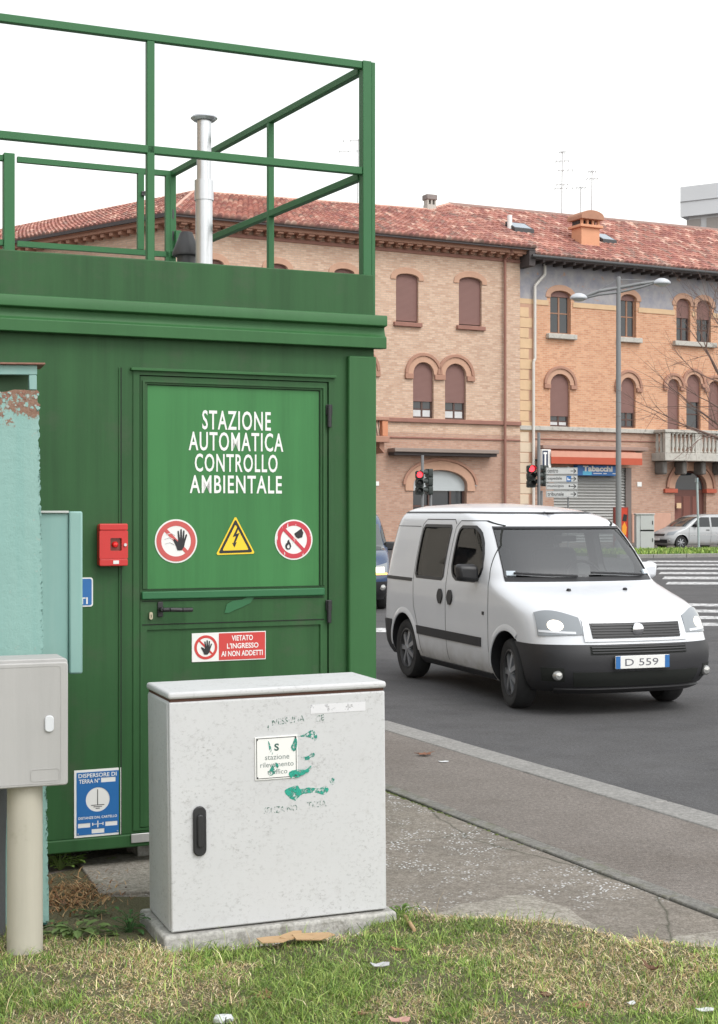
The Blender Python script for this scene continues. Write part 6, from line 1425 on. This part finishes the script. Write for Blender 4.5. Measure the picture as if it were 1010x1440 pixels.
# cab interior
M['trim_grey'] = mat('interior_trim', (.06, .06, .065), .8, var=.15, vs_=6); M['seat'] = mat('seat_fabric', (.05, .055, .065), .95, var=.2, vs_=20)
dsh = MB(); dsh.prism([(1.14, .75), (1.14, 1.10), (1.22, 1.125), (1.48, 1.10), (1.60, 1.03), (1.60, .75)], -.74, .74); dash = dsh.build('dashboard', M['trim_grey'], van, bevel=.03)
sw = MB(); n_ = 28
for i in range(n_): a, b_ = 2 * math.pi * i / n_, 2 * math.pi * (i + 1) / n_; c_w = Vector((1.70, -.36, 1.10)); e1, e2 = Vector((0, 1, 0)), Vector((.45, 0, .89)); sw.tube(c_w + (e1 * math.cos(a) + e2 * math.sin(a)) * .19, c_w + (e1 * math.cos(b_) + e2 * math.sin(b_)) * .19, .016, n=6)
sw.tube((1.58, -.36, 1.04), (1.70, -.36, 1.10), .05, n=10); sw.build('steering_wheel', M['black_plastic'], van, smooth=60)
for y_ in (-.36, .36):
    st_ = MB().prism([(2.12, .78), (2.30, .78), (2.46, 1.36), (2.38, 1.40), (2.30, 1.36)], y_ - .23, y_ + .23).box(1.75, 2.2, y_ - .24, y_ + .24, .76, .90).build('seat', M['seat'], van, bevel=.05); MB().box(2.38, 2.48, y_ - .12, y_ + .12, 1.42, 1.60).build('headrest', M['seat'], st_, bevel=.04)
pm_ = V.front(0, 1.52, -.09); MB().box(pm_.x, pm_.x + .03, -.11, .11, 1.47, 1.53).build('rear_view_mirror', M['black_plastic'], van, bevel=.01)
for a0, a1 in ((.05, .55), (-.5, -.02)):
    pts = [V.front(a0 + (a1 - a0) * k / 6, 1.15 + .03 * (k / 6 if a0 > 0 else k / 6), .022) for k in range(7)]; MB().path(pts, .011, 6).build('wiper', M['black_plastic'], van)
for a_, z_ in ((-.12, 1.0), (.2, .99)): p_ = V.front(a_, 1.045, .012); MB().lathe([(0, .012), (.02, .006), (.022, -.01)], 10, tuple(p_)).build('washer_jet', M['bumper'], van, smooth=50)
for a_, w_ in ((.58, .10), (-.60, .09)):
    front_patch(van, V, lambda s_, t, a_=a_, w_=w_: a_ - w_ / 2 + w_ * s_, lambda s_, t: 1.165 + .04 * t, .0115, mat('paper_slip', (.55, .62, .68), .4), 'paper_slip', 4, 2)
p_ = V.front(0, 1.70, .0); MB().lathe([(0, .02), (.02, .014), (.03, -.01)], 12, (p_.x + .18, 0, p_.z + .035)).build('roof_aerial_base', M['bumper'], van, smooth=50)
for sg in (1, -1):
    for (L_, R_, za, zb_, nm) in ((VFL, VFR, 1.10, 1.605, 'front_window'), (VML, VMR, 1.085, 1.61, 'rear_window')):
        mp = side_map(L_, R_, za, zb_, sg); gw = MB().grid([[mp(i / 10, j / 14, -.006) for j in range(15)] for i in range(11)]).build(nm, M['clear_side'], van, smooth=60)
        lf, rf = pl_interp(L_), pl_interp(R_); zz_ = [za + (zb_ - za) * k / 16 for k in range(17)]
        loop = [(lf(z), z) for z in zz_] + [(rf(z), z) for z in zz_[::-1]]; ribbon(van, V, loop + [loop[0]], sg, .03, .003, M['black_plastic'], 'window_seal', gw)
    side_patch(van, V, [(1.42, .50), (1.42, .585)], [(3.04, .50), (3.06, .585)], .50, .585, sg, .012, M['bumper'], 'rub_strip', 30, 3)
    side_patch(van, V, [(3.22, 1.03), (3.22, 1.065)], [(3.98, 1.03), (3.98, 1.065)], 1.03, 1.065, sg, .004, M['black_plastic'], 'door_track', 14, 2)
    seam = M['dark_gap']
    ribbon(van, V, [(1.26, .42), (1.26, .80), (1.27, 1.02), (1.30, 1.15), (1.40, 1.44), (1.56, 1.62), (1.75, 1.665), (2.2, 1.665), (2.28, 1.60), (2.29, 1.1), (2.28, .60), (2.26, .30)], sg, .008, .0015, seam, 'door_seam')
    ribbon(van, V, [(2.29, 1.63), (2.36, 1.675), (3.1, 1.675), (3.17, 1.62), (3.18, 1.05), (3.15, .78), (3.05, .6), (2.98, .30)], sg, .008, .0015, seam, 'door_seam'); ribbon(van, V, [(3.22, 1.60), (4.0, 1.60)], sg, .006, .0015, seam, 'panel_seam')
    for x in (2.17, 2.42):
        h_ = side_patch(van, V, [(x - .02, .845), (x - .055, .885), (x - .065, .92), (x - .055, .955), (x - .02, .99)], [(x + .02, .845), (x + .055, .885), (x + .065, .92), (x + .055, .955), (x + .02, .99)], .845, .99, sg, .016, M['black_plastic'], 'door_handle', 6, 6)
    p_ = V.side(1.60, 1.20, sg, .1)
    mi = MB(); mi.add([(x, sg * y, z) for x, y, z in ((1.50, .84, 1.10), (1.60, .84, 1.08), (1.60, 1.05, 1.10), (1.50, 1.04, 1.12), (1.48, .86, 1.24), (1.60, .85, 1.27), (1.60, 1.06, 1.27), (1.50, 1.05, 1.25))], [(0, 1, 2, 3), (7, 6, 5, 4), (0, 4, 5, 1), (1, 5, 6, 2), (2, 6, 7, 3), (3, 7, 4, 0)])
    mi.build('mirror', M['black_plastic' if sg > 0 else 'van_white'], van, bevel=.03, fix=True)
    # flared edge of the wheel arches
    for x in WX:
        ar = MB(); Pg = []
        for i in range(25):
            a = R(2 + (120 if x < 1 else 176) * i / 24); Pg.append([V.side(x + r_ * math.cos(a), .318 + r_ * math.sin(a), sg, o_) for r_, o_ in ((.371, .001), (.374, .009), (.40, .010), (.44, -.003))])
        ar.grid(Pg).build('arch_lip', M['van_white'], van, smooth=60)
    side_patch(van, V, [(1.25, .215), (1.25, .27)], [(3.05, .215), (3.05, .27)], .215, .27, sg, .012, M['bumper'], 'sill', 20, 2)
    MB().box(1.35, 1.39, *sorted((sg * .872, sg * .862)), .80, .83).build('side_repeater', M['bumper'], van)
    side_patch(van, V, [(3.81, .24), (3.835, .38), (3.79, .60)], [(4.10, .24), (4.12, .60)], .24, .60, sg, .012, M['bumper'], 'rear_bumper_end', 8, 6)
    ribbon(van, V, [(1.66, 1.735), (2.2, 1.745), (3.9, 1.745)], sg, .014, .004, M['bumper'], 'roof_seam')
    # tail lamp
    side_patch(van, V, [(4.06, .75), (4.06, 1.25)], [(4.115, .75), (4.10, 1.25)], .75, 1.25, sg, .006, mat('tail_red', (.4, .02, .02), .2), 'tail_lamp', 3, 6)

# ---- silver people carrier across the road, dark blue car behind the cabin
S_ = Car([(.18, .16, 3.92, .78, .45, 2.4, .3), (.3, .03, 4.0, .86, .5, 2.5, .3), (.5, .0, 4.02, .89, .52, 2.5, .3), (.66, .06, 4.02, .90, .55, 2.5, .3), (.80, .16, 4.0, .90, .6, 2.4, .3), (.90, .36, 3.99, .89, .62, 2.4, .3), (.98, .62, 3.97, .88, .55, 2.4, .28), (1.04, .78, 3.96, .87, .45, 2.3, .28),
          (1.2, 1.02, 3.92, .83, .42, 2.3, .3), (1.4, 1.36, 3.86, .77, .42, 2.3, .3), (1.52, 1.62, 3.8, .73, .42, 2.3, .3), (1.60, 1.95, 3.7, .66, .45, 2.2, .3), (1.645, 2.3, 3.5, .48, .5, 2, .3), (1.66, 2.6, 3.2, .2, .4, 2, .3)])
def small_car(name, label, car, loc, rot, col, glass_m, wx, wr, off, lit, trim):
    root = thing(name, label, 'car', loc, rot); root['off'] = off; pm = paint(name + '_paint', col, .25, .3)
    car_body(root, car, [pm, M['black_plastic']], wx, wr + .06, .78, 48)
    for x in wx:
        for sg in (1, -1): wheel(root, x, sg * .77, sg, wr)
    MB().box(.5, 3.6, -.7, .7, .18, .2).build('floor_pan', M['black_plastic'], root)
    front_patch(root, car, lambda s_, t: -.72 + 1.44 * s_, lambda s_, t: 1.06 + .46 * t, .008, M['screen'], 'windscreen', 20, 10)
    front_patch(root, car, lambda s_, t: -.3 + .6 * s_, lambda s_, t: .62 + .10 * t, .010, M['black_plastic'], 'grille', 12, 3)
    front_patch(root, car, lambda s_, t: -.5 + 1.0 * s_, lambda s_, t: .30 + .16 * t, .010, M['black_plastic'], 'air_intake', 16, 3)
    if trim: MB().grid(wrap_patch(car, wx[0] - wr - .09, .2, .52, .012)).build('front_bumper', M['bumper'], root, smooth=40, fix=True)
    pz_ = car.front(0, .47, .03); MB().box(pz_.x - .012, pz_.x + .004, -.26, .26, .42, .53).build('number_plate', M['white_plate'], root)
    for sg in (1, -1):
        hl = front_patch(root, car, lambda s_, t: sg * (.40 + .36 * s_), lambda s_, t: (.66 + .02 * s_) + (.13 + .04 * s_) * t, .010, M['lamp_glass'], 'headlight', 10, 6)
        if lit: front_patch(root, car, lambda s_, t: sg * (.45 + .2 * s_), lambda s_, t: .68 + .09 * t, .014, M['lamp_on'], 'lit_lamp', 6, 4, hl); front_patch(root, car, lambda s_, t: sg * (.42 + .33 * s_), lambda s_, t: .64 + .03 * t, .016, M['lamp_amber'], 'indicator', 6, 2, hl)
        p_ = car.front(sg * .62, .42, .014); MB().lathe([(0, -.03), (.045, -.02), (.06, .01)], 16, tuple(p_), 'x').build('fog_lamp', M['fog'], root, smooth=40)
        z0, z1 = 1.05, 1.50
        side_patch(root, car, [(1.30, z0), (1.36, 1.1), (1.66, 1.36), (1.92, z1)], [(2.36, z0), (2.38, z1)], z0, z1, sg, .008, glass_m, 'front_window'); side_patch(root, car, [(2.46, z0), (2.48, z1)], [(3.2, z0), (3.28, 1.3), (3.2, z1)], z0, z1, sg, .008, glass_m, 'rear_window'); side_patch(root, car, [(3.34, 1.1), (3.32, 1.46)], [(3.66, 1.1), (3.5, 1.46)], 1.1, 1.46, sg, .008, glass_m, 'quarter_window')
        ribbon(root, car, [(1.18, .30), (1.18, .8), (1.22, 1.0)], sg, .012, .002, M['dark_gap'], 'door_seam'); ribbon(root, car, [(2.40, 1.04), (2.40, .6), (2.38, .3)], sg, .012, .002, M['dark_gap'], 'door_seam'); ribbon(root, car, [(1.2, .66), (3.3, .70)], sg, .02, .003, M['chrome'] if not trim else M['bumper'], 'rub_strip')
        for x in (2.22, 3.1): side_patch(root, car, [(x - .09, .88), (x - .09, .92)], [(x + .09, .88), (x + .09, .92)], .88, .92, sg, .02, M['bumper'], 'door_handle', 4, 2)
        mi = MB(); mi.box(1.48, 1.60, *sorted((sg * .84, sg * 1.04)), 1.04, 1.20); mi.build('mirror', M['black_plastic'], root, bevel=.03)
        for x in wx: MB().grid([[car.side(x + r_ * math.cos(R(2 + 176 * i / 20)), (wr + .06) * .86 + r_ * math.sin(R(2 + 176 * i / 20)), sg, o_) for r_, o_ in ((wr + .061, .002), (wr + .065, .014), (wr + .095, -.002))] for i in range(21)]).build('arch_lip', pm if not trim else M['bumper'], root, smooth=60)
    return root
se = Vector((.93, .36, 0)).normalized(); fw = at(957, 770, 70.0)
# near side is local -y: place the near front wheel
sl = Vector((fw.x, 70.0, 0)) + Vector((-se.y, se.x, 0)) * .78
small_car('silver_car', 'silver people carrier parked beyond the grass verge by the house door', S_, sl, math.atan2(se.y, se.x), (.40, .41, .42), M['glass_dark'], (.78, 3.2), .31, (.78, 0, 0), False, False)
B_ = Car([(.22, .2, 4.3, .80, .45, 2.6, .3), (.34, .05, 4.36, .87, .5, 2.6, .3), (.55, .0, 4.4, .89, .5, 2.7, .3), (.75, .05, 4.4, .90, .52, 2.7, .3), (.92, .14, 4.4, .90, .55, 2.6, .3), (1.02, .34, 4.39, .89, .6, 2.5, .3), (1.08, .7, 4.38, .885, .6, 2.5, .3), (1.12, 1.1, 4.37, .88, .5, 2.4, .3), (1.2, 1.24, 4.36, .86, .42, 2.4, .3),
          (1.45, 1.55, 4.32, .80, .42, 2.3, .3), (1.62, 1.8, 4.26, .75, .42, 2.3, .3), (1.72, 2.1, 4.2, .68, .45, 2.2, .3), (1.78, 2.5, 4.0, .5, .5, 2, .3), (1.80, 2.8, 3.6, .2, .4, 2, .3)])
be = Vector((.0, 1, 0)).normalized()
small_car('dark_blue_car', 'dark blue car with lit headlamp showing past the edge of the cabin', B_, Vector((-.36, 26.2, 0)), math.atan2(be.y, be.x), srgb(52, 70, 100), M['glass_dark'], (.86, 3.46), .35, (0, 0, 0), True, True)

# ------------------------------------------------------------------ bare tree just beyond the right edge
trn = random.Random(21)
M['bark'] = mat('bare_bark', srgb(112, 92, 84), .95, var=.25, vs_=6)
tD_ = 46.0; tb_ = Vector((at(1085, 0, tD_).x, tD_, 0))
tree = thing('bare_tree', 'leafless tree with fine twigs reaching in front of the orange building', 'tree', tb_); tree['off'] = tuple(tb_)
trk, brn = MB(), MB()
trk.tube(tb_, tb_ + Vector((-.1, 0, 2.6)), .2, .16, 12); trk.tube(tb_ + Vector((-.1, 0, 2.6)), tb_ + Vector((-.05, .05, 4.6)), .16, .12, 12)
def grow(p, d, ln, r, lvl):
    if lvl == 0 or r < .004: return
    segs = 4; q_ = p
    for k in range(segs):
        d = (d + Vector((trn.gauss(0, .12), trn.gauss(0, .12), trn.gauss(0.03, .10)))).normalized(); q2_ = q_ + d * ln / segs; r2 = r * .86
        brn.tube(q_, q2_, r, r2, 6 if r > .03 else 4); q_, r = q2_, r2
        if k > 0 or lvl < 3:
            for _ in range(1 if lvl > 2 else 2):
                dv = (d + Vector((trn.gauss(0, .6), trn.gauss(0, .6), trn.gauss(0, .45)))).normalized(); grow(q_, dv, ln * trn.uniform(.5, .72), r * .58, lvl - 1)
    grow(q_, d, ln * .6, r * .8, lvl - 1)
top = tb_ + Vector((-.05, .05, 4.6))
for d_, l_, r_ in (((-1, .1, .55), 2.6, .06), ((-1, -.3, .9), 2.7, .055), ((-.9, .4, .3), 2.3, .05), ((-.8, -.2, 1.0), 2.8, .07), ((-.35, .3, 1.2), 2.8, .075), ((.4, .1, 1.2), 2.8, .075), ((1, .2, .8), 2.4, .07), ((.2, -.7, 1), 2.2, .055)):
    grow(top + Vector((0, 0, trn.uniform(-1.4, 0))), Vector(d_).normalized(), l_, r_, 4)
trk.build('trunk', M['bark'], tree, smooth=50); brn.build('crown', M['bark'], tree)

# ------------------------------------------------------------------ lawn grass, weeds, litter
def blade_mesh(name, x, y, z, ht, wd, ang_, lean, bend, cols, mname, parent=None):
    n = len(x); dx, dy = np.cos(ang_), np.sin(ang_); la_ = rng.uniform(0, 2 * np.pi, n); lx, ly = np.cos(la_) * lean, np.sin(la_) * lean
    V_ = np.zeros((n, 5, 3))
    base = np.stack([x, y, z], 1); side = np.stack([dx * wd, dy * wd, np.zeros(n)], 1)
    m1 = base + np.stack([lx * ht * .35, ly * ht * .35, ht * .6], 1); tip = base + np.stack([lx * ht * (.9 + bend), ly * ht * (.9 + bend), ht * (1 - .25 * bend)], 1)
    V_[:, 0] = base - side; V_[:, 1] = base + side; V_[:, 2] = m1 + side * .8; V_[:, 3] = m1 - side * .8; V_[:, 4] = tip
    me = bpy.data.meshes.new(name); me.vertices.add(n * 5); me.vertices.foreach_set('co', V_.ravel())
    i0 = np.arange(n) * 5; lp_ = np.stack([i0, i0 + 1, i0 + 2, i0 + 3, i0 + 3, i0 + 2, i0 + 4], 1).ravel()
    me.loops.add(n * 7); me.loops.foreach_set('vertex_index', lp_); me.polygons.add(n * 2)
    st_ = np.stack([np.arange(n) * 7, np.arange(n) * 7 + 4], 1).ravel(); me.polygons.foreach_set('loop_start', st_)
    me.update(calc_edges=True); me.validate()
    ca = me.color_attributes.new('Col', 'FLOAT_COLOR', 'POINT'); C5 = np.repeat(np.concatenate([cols, np.ones((n, 1))], 1), 5, 0); ca.data.foreach_set('color', C5.astype(np.float32).ravel())
    me.materials.append(M[mname]); o = bpy.data.objects.new(name, me); COL.objects.link(o); return o
def blade_mat():
    m, t, b = new_mat('grass_blade'); a = N(t, 'ShaderNodeVertexColor'); a.layer_name = 'Col'; t.links.new(a.outputs[0], b.inputs['Base Color']); b.inputs['Roughness'].default_value = .6
    b.inputs['Subsurface Weight'].default_value = 0.0; return m
M['blade'] = blade_mat()
GCOL = np.array([srgb(116, 146, 62), srgb(138, 166, 74), srgb(92, 122, 54), srgb(164, 180, 98)]); SCOL = np.array([srgb(222, 200, 156), srgb(200, 176, 132), srgb(236, 220, 182), srgb(168, 140, 100)])
def lawn_blades(n, x0, x1, y0, hmul, strawy):
    x = rng.uniform(x0, x1, n); e = lawn_edge(x) + .05 * (vnoise(x, 0, 9, 8) - .5) + .03 * (vnoise(x, 0, 31, 9) - .5); y = rng.uniform(y0, 6.1, n); k = y < e + rng.normal(0, .025, n)
    # keep off the cabinet and post
    u = (x - FT.o[0]) * FT.u[0] + (y - FT.o[1]) * FT.u[1]; d = (x - FT.o[0]) * FT.n[0] + (y - FT.o[1]) * FT.n[1]
    k &= ~((u > -.04) & (u < CW + .04) & (d > -.045)); k &= np.hypot(x - pb.x, y - pb.y) > PR + .01
    k &= rng.random(len(x)) < np.clip(.25 + 1.5 * vnoise(x, y, 3.3, 41) * vnoise(x, y, 11, 42) * 1.6, .15, 1)
    x, y = x[k], y[k]; n = len(x)
    pn = .5 * vnoise(x, y, 1.9, 31) + .3 * vnoise(x, y, 5.5, 32) + .2 * vnoise(x, y, 14, 33)       # dry patches
    dry = (rng.random(n) < np.clip((pn - .47) * 6 + .5, .14, .93)) if strawy else (rng.random(n) < .1)
    ht = rng.gamma(5, .0085, n) * hmul * (.7 + .7 * vnoise(x, y, 4, 34)); ht = np.where(dry, ht * .8, ht); ht = np.clip(ht, .01, .13)
    gi = rng.integers(0, 4, n); cols = np.where(dry[:, None], SCOL[gi], GCOL[gi]) * rng.uniform(.65, 1.25, (n, 1)); cols = np.clip(cols * (.8 + .4 * vnoise(x, y, 3, 35))[:, None], 0, 1)
    lean = np.where(dry, rng.uniform(.6, 3.6, n), rng.uniform(.1, 1.5, n)); ht = np.where(dry & (lean > 1.3), ht * .5, ht)
    return x, y, lawn_z(x, y) - .004, ht, rng.uniform(.0008, .0021, n), rng.uniform(0, np.pi, n), lean, rng.uniform(0, .6, n), cols
pk = [lawn_blades(230000, -1.7, 1.9, 4.3, .40, True), lawn_blades(16000, -1.7, 1.9, 4.3, .75, False), lawn_blades(60000, -5, 5, 1.5, 1.0, True)]
tag(blade_mesh('lawn_grass', *[np.concatenate([p[i] for p in pk]) for i in range(9)], 'blade'), 'short mixed green and straw coloured grass of the lawn', 'grass', kind='stuff')
# verge grass across the road
n = 9000; a_ = rng.uniform(-.4, 15, n); o_ = rng.uniform(.05, 5, n) ; px_ = v0.x + vd.x * a_ + vn.x * o_; py_ = v0.y + vd.y * a_ + vn.y * o_
tag(blade_mesh('verge_grass', px_, py_, np.full(n, .11), rng.uniform(.08, .22, n), rng.uniform(.01, .025, n), rng.uniform(0, 3.1, n), rng.uniform(.1, .8, n), rng.uniform(0, .5, n), GCOL[rng.integers(0, 4, n)] * rng.uniform(.8, 1.3, (n, 1)), 'blade'), 'green grass of the verge in front of the silver car', 'grass', kind='stuff')
# weeds
def weed(name, label, px, py, n, size, col, up):
    c = ground(px, py, GZ); t = thing(name, label, 'plant', c); t['off'] = tuple(c); lf = MB(); stm = MB(); r_ = random.Random(px)
    for k in range(n):
        a = r_.uniform(0, 6.28); rad = size * r_.uniform(.1, 1); h = size * up * r_.uniform(.15, 1); b_ = Vector((c.x + math.cos(a) * rad, c.y + math.sin(a) * rad * .6, GZ + h)); L_ = size * r_.uniform(.25, .5); w_ = L_ * .32
        stm.path([(c.x, c.y, GZ - .01), (c.x + (b_.x - c.x) * .4, c.y + (b_.y - c.y) * .4, GZ + h * .8), tuple(b_)], .0014, 4)
        dv = Vector((math.cos(a), math.sin(a), r_.uniform(-.3, .5))).normalized(); sd_ = dv.cross(Vector((0, 0, 1))).normalized(); nn = sd_.cross(dv)
        q_ = [b_, b_ + dv * L_ * .35 + sd_ * w_ + nn * w_ * .3, b_ + dv * L_ * .75 + sd_ * w_ * .7 + nn * w_ * .1, b_ + dv * L_ - nn * w_ * .4, b_ + dv * L_ * .75 - sd_ * w_ * .7 + nn * w_ * .1, b_ + dv * L_ * .35 - sd_ * w_ + nn * w_ * .3, b_ + dv * L_ * .5]
        lf.add(q_, [(0, 1, 6), (1, 2, 6), (2, 3, 6), (3, 4, 6), (4, 5, 6), (5, 0, 6)])
    lf.build('foliage', mat(name + '_leaf_%d' % px, col, .55, var=.3, vs_=20), t); stm.build('stem', mat(name + '_stem_%d' % px, sc(col, .8), .7), t)
weed('weed', 'pale green leafy weed growing under the cabin edge', 84, 1222, 46, .10, srgb(122, 150, 76), .9); weed('weed', 'dark green broad leaved weed between slab and lawn', 182, 1312, 30, .08, srgb(52, 88, 40), 1.1); weed('weed', 'low straggling weed beside the cream post', 105, 1320, 46, .13, srgb(84, 104, 56), .4); weed('weed', 'pale weed on the edge of the slab under the cabin', 150, 1212, 14, .05, srgb(128, 150, 80), .3); weed('weed', 'grassy weed at the corner of the cabinet plinth', 565, 1290, 40, .06, srgb(88, 118, 48), .8); weed('weed', 'small weed in front of the dark conduit', 130, 1290, 24, .07, srgb(80, 100, 56), .5)
# dry debris by the old cabinet
n = 900; c_ = ground(100, 1262, GZ); x = rng.normal(c_.x, .10, n); y = rng.normal(c_.y, .16, n); k = (y < FC.o[1] - .2) & (np.hypot(x - pb.x, y - pb.y) > PR + .02); x, y = x[k], y[k]; n = len(x)
tag(blade_mesh('dry_litter', x, y, np.full(n, GZ + .002), rng.uniform(.008, .03, n), rng.uniform(.001, .004, n), rng.uniform(0, 3.1, n), rng.uniform(1, 3, n), rng.uniform(0, .4, n), np.array([srgb(150, 112, 72), srgb(120, 84, 56), srgb(176, 146, 104)])[rng.integers(0, 3, n)], 'blade'), 'brown dry leaf litter beside the slab', 'leaf litter', kind='stuff')
def flat_item(name, label, cat, px, py, pts, z, m, curl=.0, rot=0, size=1.0, base=GZ, thick_=.002, group=None):
    c = ground(px, py, base + z); t = []
    for x, y in pts: a = math.atan2(y, x) + rot; r_ = math.hypot(x, y) * size; t.append((r_ * math.cos(a), r_ * math.sin(a)))
    mb = MB(); n = len(t); h = [curl * size * (math.hypot(*p) / size) ** 2 * (1 + .6 * math.sin(3 * i)) for i, p in enumerate(t)]
    mb.v = [(p[0], p[1], h[i]) for i, p in enumerate(t)] + [(p[0], p[1], h[i] - thick_) for i, p in enumerate(t)] + [(0, 0, 0), (0, 0, -thick_)]
    for i in range(n): j = (i + 1) % n; mb.f += [(i, j, 2 * n), (n + j, n + i, 2 * n + 1), (i, n + i, n + j, j)]
    mb.m = [0] * len(mb.f); o = mb.build(name, m, None); o.location = c; tag(o, label, cat, group); return o
LEAF = [(1, 0), (.55, .22), (.62, .5), (.2, .38), (.05, .72), (-.2, .35), (-.6, .45), (-.5, .12), (-1, .0), (-.5, -.15), (-.55, -.48), (-.15, -.32), (.08, -.65), (.22, -.34), (.6, -.42), (.55, -.18)]
SCR = [(1, .1), (.5, .6), (-.3, .5), (-1, .3), (-.8, -.4), (0, -.55), (.8, -.4)]
lm = [mat('dead_leaf_%d' % i, c, .85, var=.25, vs_=30) for i, c in enumerate((srgb(128, 88, 68), srgb(104, 76, 58), srgb(150, 112, 84)))]; wp = mat('litter_paper', (.62, .63, .64), .7, var=.12, vs_=40); sl_ = mat('litter_foil', (.6, .6, .62), .3, metal=.5, var=.2, vs_=40)
leafs = [(597, 1061, 'curled brown leaf lying on the asphalt footpath', .07, .35, 0, .01), (740, 1318, 'small brown leaf at the lawn edge by the pale patch', .03, .5, 1, .02), (917, 1364, 'upright dead leaf in the grass below the apron', .04, 1.0, 1, .05), (815, 1414, 'long brown leaf flat in the dry grass', .05, .2, 2, .03), (912, 1328, 'dark brown leaf on the apron beside the lawn', .035, .6, 1, .012), (510, 1425, 'reddish leaf in the grass near the crumpled paper', .03, .3, 0, .03), (372, 1400, 'tan leaf in the grass in front of the cabinet', .05, .2, 2, .03), (560, 1336, 'pale brown leaf beside the plinth end', .03, .4, 2, .03), (690, 1312, 'reddish brown leaf among the lawn edge leaves', .05, .3, 0, .015), (770, 1399, 'thin brown leaf between dry tufts', .035, .3, 1, .03)]
for i, (x, y, l, s_, cu_, k, z) in enumerate(leafs): flat_item('fallen_leaf', l, 'leaf', x, y, LEAF, z, lm[k], cu_, i * 1.3, s_, group='fallen leaves')
flat_item('paper_scrap', 'white scrap of paper on the asphalt footpath', 'litter', 624, 1071, SCR, .004, wp, .1, .2, .035); flat_item('foil_wrapper', 'shiny silver wrapper in the lawn grass near the plinth end', 'litter', 535, 1358, SCR, .05, sl_, .25, .3, .035)
flat_item('paper_scrap', 'small white scrap in the grass below the pale patch', 'litter', 888, 1412, SCR, .04, wp, .4, .8, .018); flat_item('paper_scrap', 'flat pale scrap in the grass toward the lawn corner', 'litter', 992, 1420, SCR, .04, wp, .1, .2, .03); flat_item('paper_scrap', 'red and white torn scrap at the foot of the lawn', 'litter', 562, 1436, SCR, .04, mat('red_scrap', srgb(180, 140, 128), .7, var=.4, vs_=60), .3, .1, .035)
c = ground(313, 1434, GZ + .03); r_ = random.Random(4); cp_ = bmesh.new(); bmesh.ops.create_icosphere(cp_, subdivisions=2, radius=.034)
for v_ in cp_.verts: v_.co *= r_.uniform(.6, 1.15); v_.co.z *= .55
me = bpy.data.meshes.new('crumpled_paper'); cp_.to_mesh(me); cp_.free(); me.materials.append(wp); o = bpy.data.objects.new('crumpled_paper', me); COL.objects.link(o); o.location = c; tag(o, 'crumpled ball of pale paper in the grass', 'litter')
for i, (x, y, l, s_, rt2) in enumerate(((388, 1322, 'tan cardboard piece leaning by the plinth, nearest the handle', .07, .2), (412, 1316, 'raised middle cardboard piece in front of the plinth', .06, .9), (441, 1318, 'long cardboard piece toward the plinth end', .08, .05))): flat_item('cardboard_piece', l, 'cardboard', x, y, [(1, .15), (.7, .55), (-.4, .6), (-1, .2), (-.8, -.45), (.3, -.5)], .055, M['tan'], .08, rt2, s_, thick_=.004, group='cardboard scraps')
a, b_ = ground(569, 1288, GZ + .015), ground(583, 1308, GZ + .04); stk = thing('stick', 'short pale stick lying on the lawn edge', 'stick', a); stk['off'] = tuple(a); MB().tube(a, b_, .011, .007, 8).build('wood', M['tan'], stk, smooth=50)
# ------------------------------------------------------------------ unseen houses added at left to shade that side and mirror in the van
for hx_, hy_, hl_, hc_ in ((-21, -16, 'added unseen ochre plastered house left of the lawn, shading that side', srgb(196, 172, 138)), (-23, 20, 'added unseen grey plastered house left of the junction, mirrored in the van windows', srgb(176, 170, 160))):
  FN = Frame(hx_, hy_, .03, 1.0)
  nh = fthing('added_house', hl_, 'building', FN, 16, 3, 0)
  Wn = [[(u, z), (u + 1.2, z), (u + 1.2, z + 1.9), (u, z + 1.9)] for u in np.arange(1.5, 31, 3.2) for z in (1.1, 4.6, 8.1)]
  MB().holed([(0, 0), (33, 0), (33, 12), (0, 12)], Wn, 0, .35).build('wall', mat('house_plaster', hc_, .9, var=.15, vs_=.5), nh)
  for q_ in Wn: MB().box(q_[0][0] - .05, q_[1][0] + .05, .2, .26, q_[0][1] - .05, q_[2][1] + .05).build('window', M['pane'], nh)
  MB().box(.0, 33, .36, 11, 0, 11.9).build('core', M['frame_dark'], nh); MB().box(-.6, 33.6, -.7, 11.5, 12.001, 12.3).build('roof', M['terracotta'], nh)
# clear helper properties
for o in bpy.data.objects:
    if 'off' in o: del o['off']
